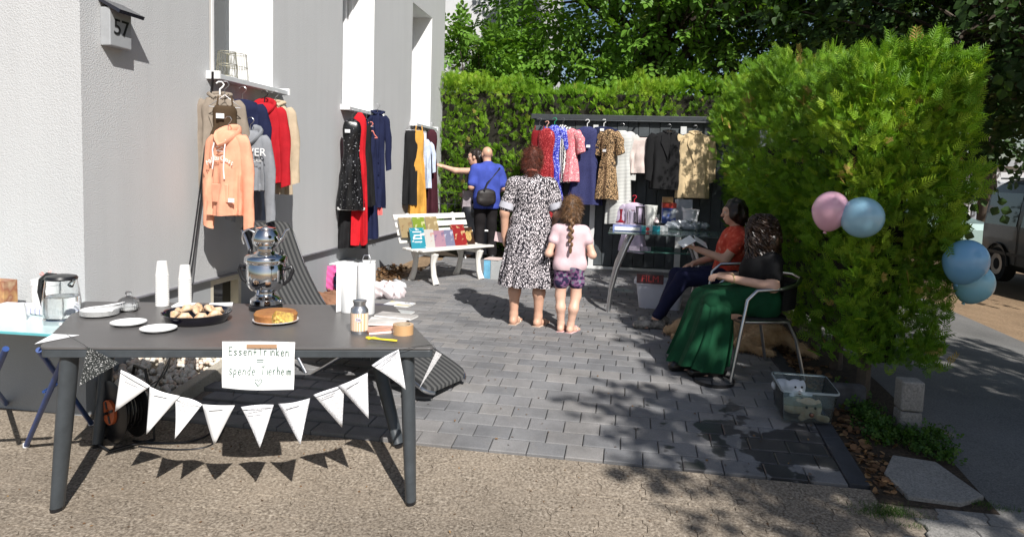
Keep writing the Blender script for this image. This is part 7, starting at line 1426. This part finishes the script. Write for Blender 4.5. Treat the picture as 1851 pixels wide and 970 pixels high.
# ================================================================== balloons, water tub, van, far car
def balloon(label, u, v, y, r, col, tilt=0, sq=1.12):
    p = PY(u, v, y); t = thing('balloon', label, 'balloon', p, rot=(R_(tilt), R_(tilt*.6), 0), group='balloons on the hedge'); m, nt, b, o = mk('balloon_'+label.split()[0]+str(u)); b.inputs['Base Color'].default_value = C4(col); b.inputs['Roughness'].default_value = .22; b.inputs['Subsurface Weight'].default_value = .25; b.inputs['Subsurface Radius'].default_value = (.05, .05, .05)
    b.inputs['Coat Weight'].default_value = .3; pr = []
    for i in range(21):
        a = math.pi*i/20; z = -math.cos(a); rr_ = math.sin(a)*(1-.12*max(0, -z)**1.2); pr.append((max(.002, rr_*r), (z*sq)*r*(1+.08*max(0, -z))))
    MB().lathe(pr, 36).build('skin', m, t); MB().lathe([(.002, 0), (.006, -.004), (.012, -.014), (.004, -.012)], 10, c=(0, 0, -r*sq*1.07)).build('knot', m, t)
    MB().tube([(0, 0, -r*sq*1.08), (.02, .05, -r*sq*1.1), (.01, .14, -r*.9)], .0015, 5).build('string', WHITE, t); return t
balloon('pink balloon tied to the hedge', 1501, 381, 4.42, .108, (.78, .45, .56), 12); balloon('pale blue balloon overlapping the pink one', 1557, 393, 4.35, .122, (.32, .56, .70), 80, 1.1)
balloon('upper deep blue balloon at the right side of the hedge', 1745, 473, 4.5, .124, (.2, .44, .68), 15, 1.1); balloon('lower blue balloon half behind the upper one', 1760, 513, 4.62, .112, (.26, .54, .66), 20)
# clear tub with water and toy puppies
a, b = G(1414, 769), G(1503, 776); c_ = (a+b)/2; rz = math.atan2(b.y-a.y, b.x-a.x); W_ = (b-a).length; D_ = .27; Hb = PY(1397, 690, a.y+.26).z-gz(4.5)
Hb = .205
tb = thing('water_tub', 'clear plastic tub of water standing on the wet paving', 'tub', (c_.x, c_.y, gz(c_.y+.13)+.016), rz, rot=(math.atan(.09), 0, rz)); MWD[tb] = Matrix.Translation((c_.x, c_.y, gz(c_.y+.13)+.016)) @ Matrix.Rotation(rz, 4, 'Z')
M_CLR = thinglass('clear_plastic', (.86, .92, .93), .05); fl_ = 1.14
def ring(s, z): return [(x*s, y*s+D_/2, z) for x, y in rrect(W_, D_, .025)]
q = MB(); q.loft([ring(.97, .0), ring(1., .004), ring(fl_, Hb), ring(fl_-.012, Hb), ring(.985, .008)], cap=False); q.f += [tuple(range(23, -1, -1))] if False else []; q.build('wall', M_CLR, tb)
q = MB(); n = len(ring(1, 0)); q.add(ring(.97, .001), [tuple(range(n))]); q.build('floor', M_CLR, tb)
q = MB(); q.loft([ring(fl_+.002, Hb-.012), ring(fl_+.05, Hb-.01), ring(fl_+.05, Hb), ring(fl_+.002, Hb+.002)], cap=False); q.build('rim', thinglass('rim_plastic', (.75, .83, .85), .45), tb)
q = MB(); q.add(ring(1.06, .105), [tuple(range(n))]); q.build('water_surface', thinglass('tub_water', (.7, .84, .8), .14), tb)
def puppy(label, loc, rz, m_, s):
    t = thing('toy_puppy', label, 'toy', loc, rz, 'toy puppies in the tub'); sdf_obj('body', [('e', (-.045*s, .05*s, .035*s), (.055*s, .05*s, .035*s)), ('e', (.0, 0, .045*s), (.042*s, .038*s, .04*s)), ('e', (0, -.028*s, .028*s), (.026*s, .02*s, .02*s)), cap((.035*s, -.02*s, .012*s), (.065*s, -.03*s, .01*s), .014*s, .013*s), cap((-.02*s, -.02*s, .012*s), (-.035*s, -.035*s, .01*s), .014*s, .012*s), ('e', (.04*s, .005*s, .045*s), (.014*s, .022*s, .034*s)), ('e', (-.04*s, .005*s, .045*s), (.014*s, .022*s, .034*s))], m_, t, .005, .012)
    MB().ball((0, -.049*s, .03*s), .010*s, 8).build('nose', mat('toy_brown', (.12, .05, .03), .4), t)
    for e in (-1, 1): MB().ball((e*.017*s, -.036*s, .055*s), .0058*s, 8).build('eye', BLACK, t)
M_PUP = mat('cream_plush', (.62, .42, .24), .8, scale=20, col2=(.72, .6, .46))
Mx = MWD[tb]
puppy('cream toy puppy lying at the front of the clear tub', (Mx @ Vector((.02, .07, .008))), rz, M_PUP, 1.5); puppy('white toy dog floating at the back of the clear tub', (Mx @ Vector((-.03, .2, .105))), rz+.2, mat('white_plush', (.62, .64, .68), .7, var=.04), 1.25)
# parked van at the kerb, seen along its side
def van():
    X0 = 7.0; yb = PX(1768, 440, X0).y; zr = gz(13, X0); t = thing('parked_van', 'dark silver minibus parked along the street, cut by the picture edge', 'van', (X0+.9, yb-2.4, zr)); L_ = 4.9
    Mv = mat('van_paint', (.045, .05, .05), .4, .2, var=.1, coat=.25); Mg = mat('van_glass', (.03, .04, .035), .06, 0, var=.1, coat=.5)
    # section profiles along y (0 rear at far end): half width, roof height
    sec = [(0, .78, 1.62, .42), (.1, .88, 1.8, .34), (.5, .93, 1.9, .26), (2.0, .95, 1.92, .24), (3.3, .95, 1.88, .24), (3.9, .93, 1.55, .26), (4.3, .9, 1.12, .28), (4.75, .82, .98, .32), (4.9, .7, .8, .4)]
    q = MB(); rings = []
    for y, w_, zt, zb in sec:
        zt_ = min(zt, 1.92); zm = min(1.0, zt_*.7); ring_ = [(-w_*.9, zb), (-w_, zb+.12), (-w_*1.0, zm), (-w_*.94, zm+(zt_-zm)*.55), (-w_*.86, zt_-.09), (-w_*.72, zt_), (0, zt_+.02), (w_*.72, zt_), (w_*.86, zt_-.09), (w_*.94, zm+(zt_-zm)*.55), (w_, zm), (w_, zb+.12), (w_*.9, zb)]
        rings.append([(x, 2.4-y, z) for x, z in ring_])
    q.loft(rings); q.build('body', Mv, t, ang=35)
    for y0, y1 in ((.28, 1.35), (1.5, 2.6), (2.75, 3.7)):
        for s in (-1, 1):
            zz = (1.06, 1.66); xw = lambda z: s*(.95-.058*((z-1.0)/.5)+.004); q = MB(); q.add([(xw(zz[0]), 2.4-y0, zz[0]), (xw(zz[0]), 2.4-y1, zz[0]), (xw(zz[1])-s*.012, 2.4-y1-.02, zz[1]), (xw(zz[1])-s*.012, 2.4-y0-.05, zz[1])], [(0, 1, 2, 3) if s < 0 else (3, 2, 1, 0)]); q.build('side_window', Mg, t, smooth=False)
    MB().box((0, 2.415, 1.32), (1.4, .02, .5), M=Matrix.Rotation(R_(-6), 4, 'X')).build('rear_window', Mg, t, smooth=False)
    for y in (.8, 3.95):
        for s in (-1, 1):
            wh = MB().lathe([(.2, -.1), (.31, -.1), (.33, -.07), (.33, .07), (.31, .1), (.2, .1)], 28, c=(s*.84, 2.4-y, .33), M=Matrix.Rotation(R_(90), 4, 'Y')).build('wheel', mat('tyre', (.015, .015, .016), .8), t); MB().lathe([(.02, -.09), (.2, -.1), (.205, -.06), (.205, .06), (.2, .1), (.02, .09)], 20, c=(s*.845, 2.4-y, .33), M=Matrix.Rotation(R_(90), 4, 'Y')).build('rim', STEEL, wh)
            arch = MB(); arch.tube([(s*.955, 2.4-y+.39*math.cos(a), .33+.39*math.sin(a)) for a in [math.pi*i/10 for i in range(11)]], .02, 6); arch.build('wheel_arch', BLACK, t)
    for y in (1.42, 2.68, 3.6): 
        for s in (-1, 1): MB().box((s*.952, 2.4-y, .75), (.008, .012, .75)).build('door_seam', BLACK, t, smooth=False)
    for s in (-1, 1): MB().box((s*.955, .3, .55), (.02, 3.2, .06)).build('side_trim', BLACK, t, smooth=False); MB().box((s*.72, 2.41, .95), (.14, .03, .3)).build('tail_light', mat('tail_red', (.35, .01, .01), .2), t, smooth=False)
    MB().box((0, 2.43, .42), (1.6, .1, .16)).build('bumper', BLACK, t, bevel=.03); MB().box((0, 1.0, 1.93), (1.3, 2.6, .03)).build('roof_panel', mat('van_roof', (.25, .26, .27), .4, .2), t, bevel=.01)
van()
def car(label, loc, rz, col):
    t = thing('parked_car', label, 'car', loc, rz); Mv = mat('car_'+label[:5], col, .25, .1, var=.03, coat=.6); q = MB(); rings = []
    for y, w_, zt in ((-2.1, .7, .7), (-2.0, .82, .85), (-1.2, .88, .98), (-.5, .88, 1.42), (.6, .88, 1.46), (1.5, .86, 1.2), (2.0, .8, .9), (2.1, .7, .7)): rings.append([(-w_*.9, y, .25), (-w_, y, .4), (-w_, y, min(zt, .9)), (-w_*.72, y, zt), (w_*.72, y, zt), (w_, y, min(zt, .9)), (w_, y, .4), (w_*.9, y, .25)])
    q.loft(rings); q.build('body', Mv, t, ang=30)
    for s in (-1, 1):
        q = MB(); q.add([(s*.893, -.75, .95), (s*.893, 1.35, .95), (s*.74, .75, 1.36), (s*.74, -.4, 1.34)], [(0, 1, 2, 3)]); q.build('side_window', mat('van_glass', (.03, .04, .035)), t, smooth=False)
        for y in (-1.3, 1.3):
            wh = MB().lathe([(.19, -.09), (.3, -.09), (.31, 0), (.3, .09), (.19, .09)], 24, c=(s*.8, y, .31), M=Matrix.Rotation(R_(90), 4, 'Y')).build('wheel', mat('tyre', (.015, .015, .016)), t); MB().lathe([(.02, -.085), (.19, -.09), (.19, .09), (.02, .085)], 16, c=(s*.805, y, .31), M=Matrix.Rotation(R_(90), 4, 'Y')).build('rim', STEEL, wh)
    MB().box((0, -1.0, 1.2), (1.3, .02, .42), M=Matrix.Rotation(R_(-58), 4, 'X')).build('rear_window', mat('van_glass', (.03, .04, .035)), t, smooth=False)
car('pale mint car glimpsed through the hedge branches left of the van', (8.0, 20.2, gz(20, 8)), R_(0), (.26, .36, .34))
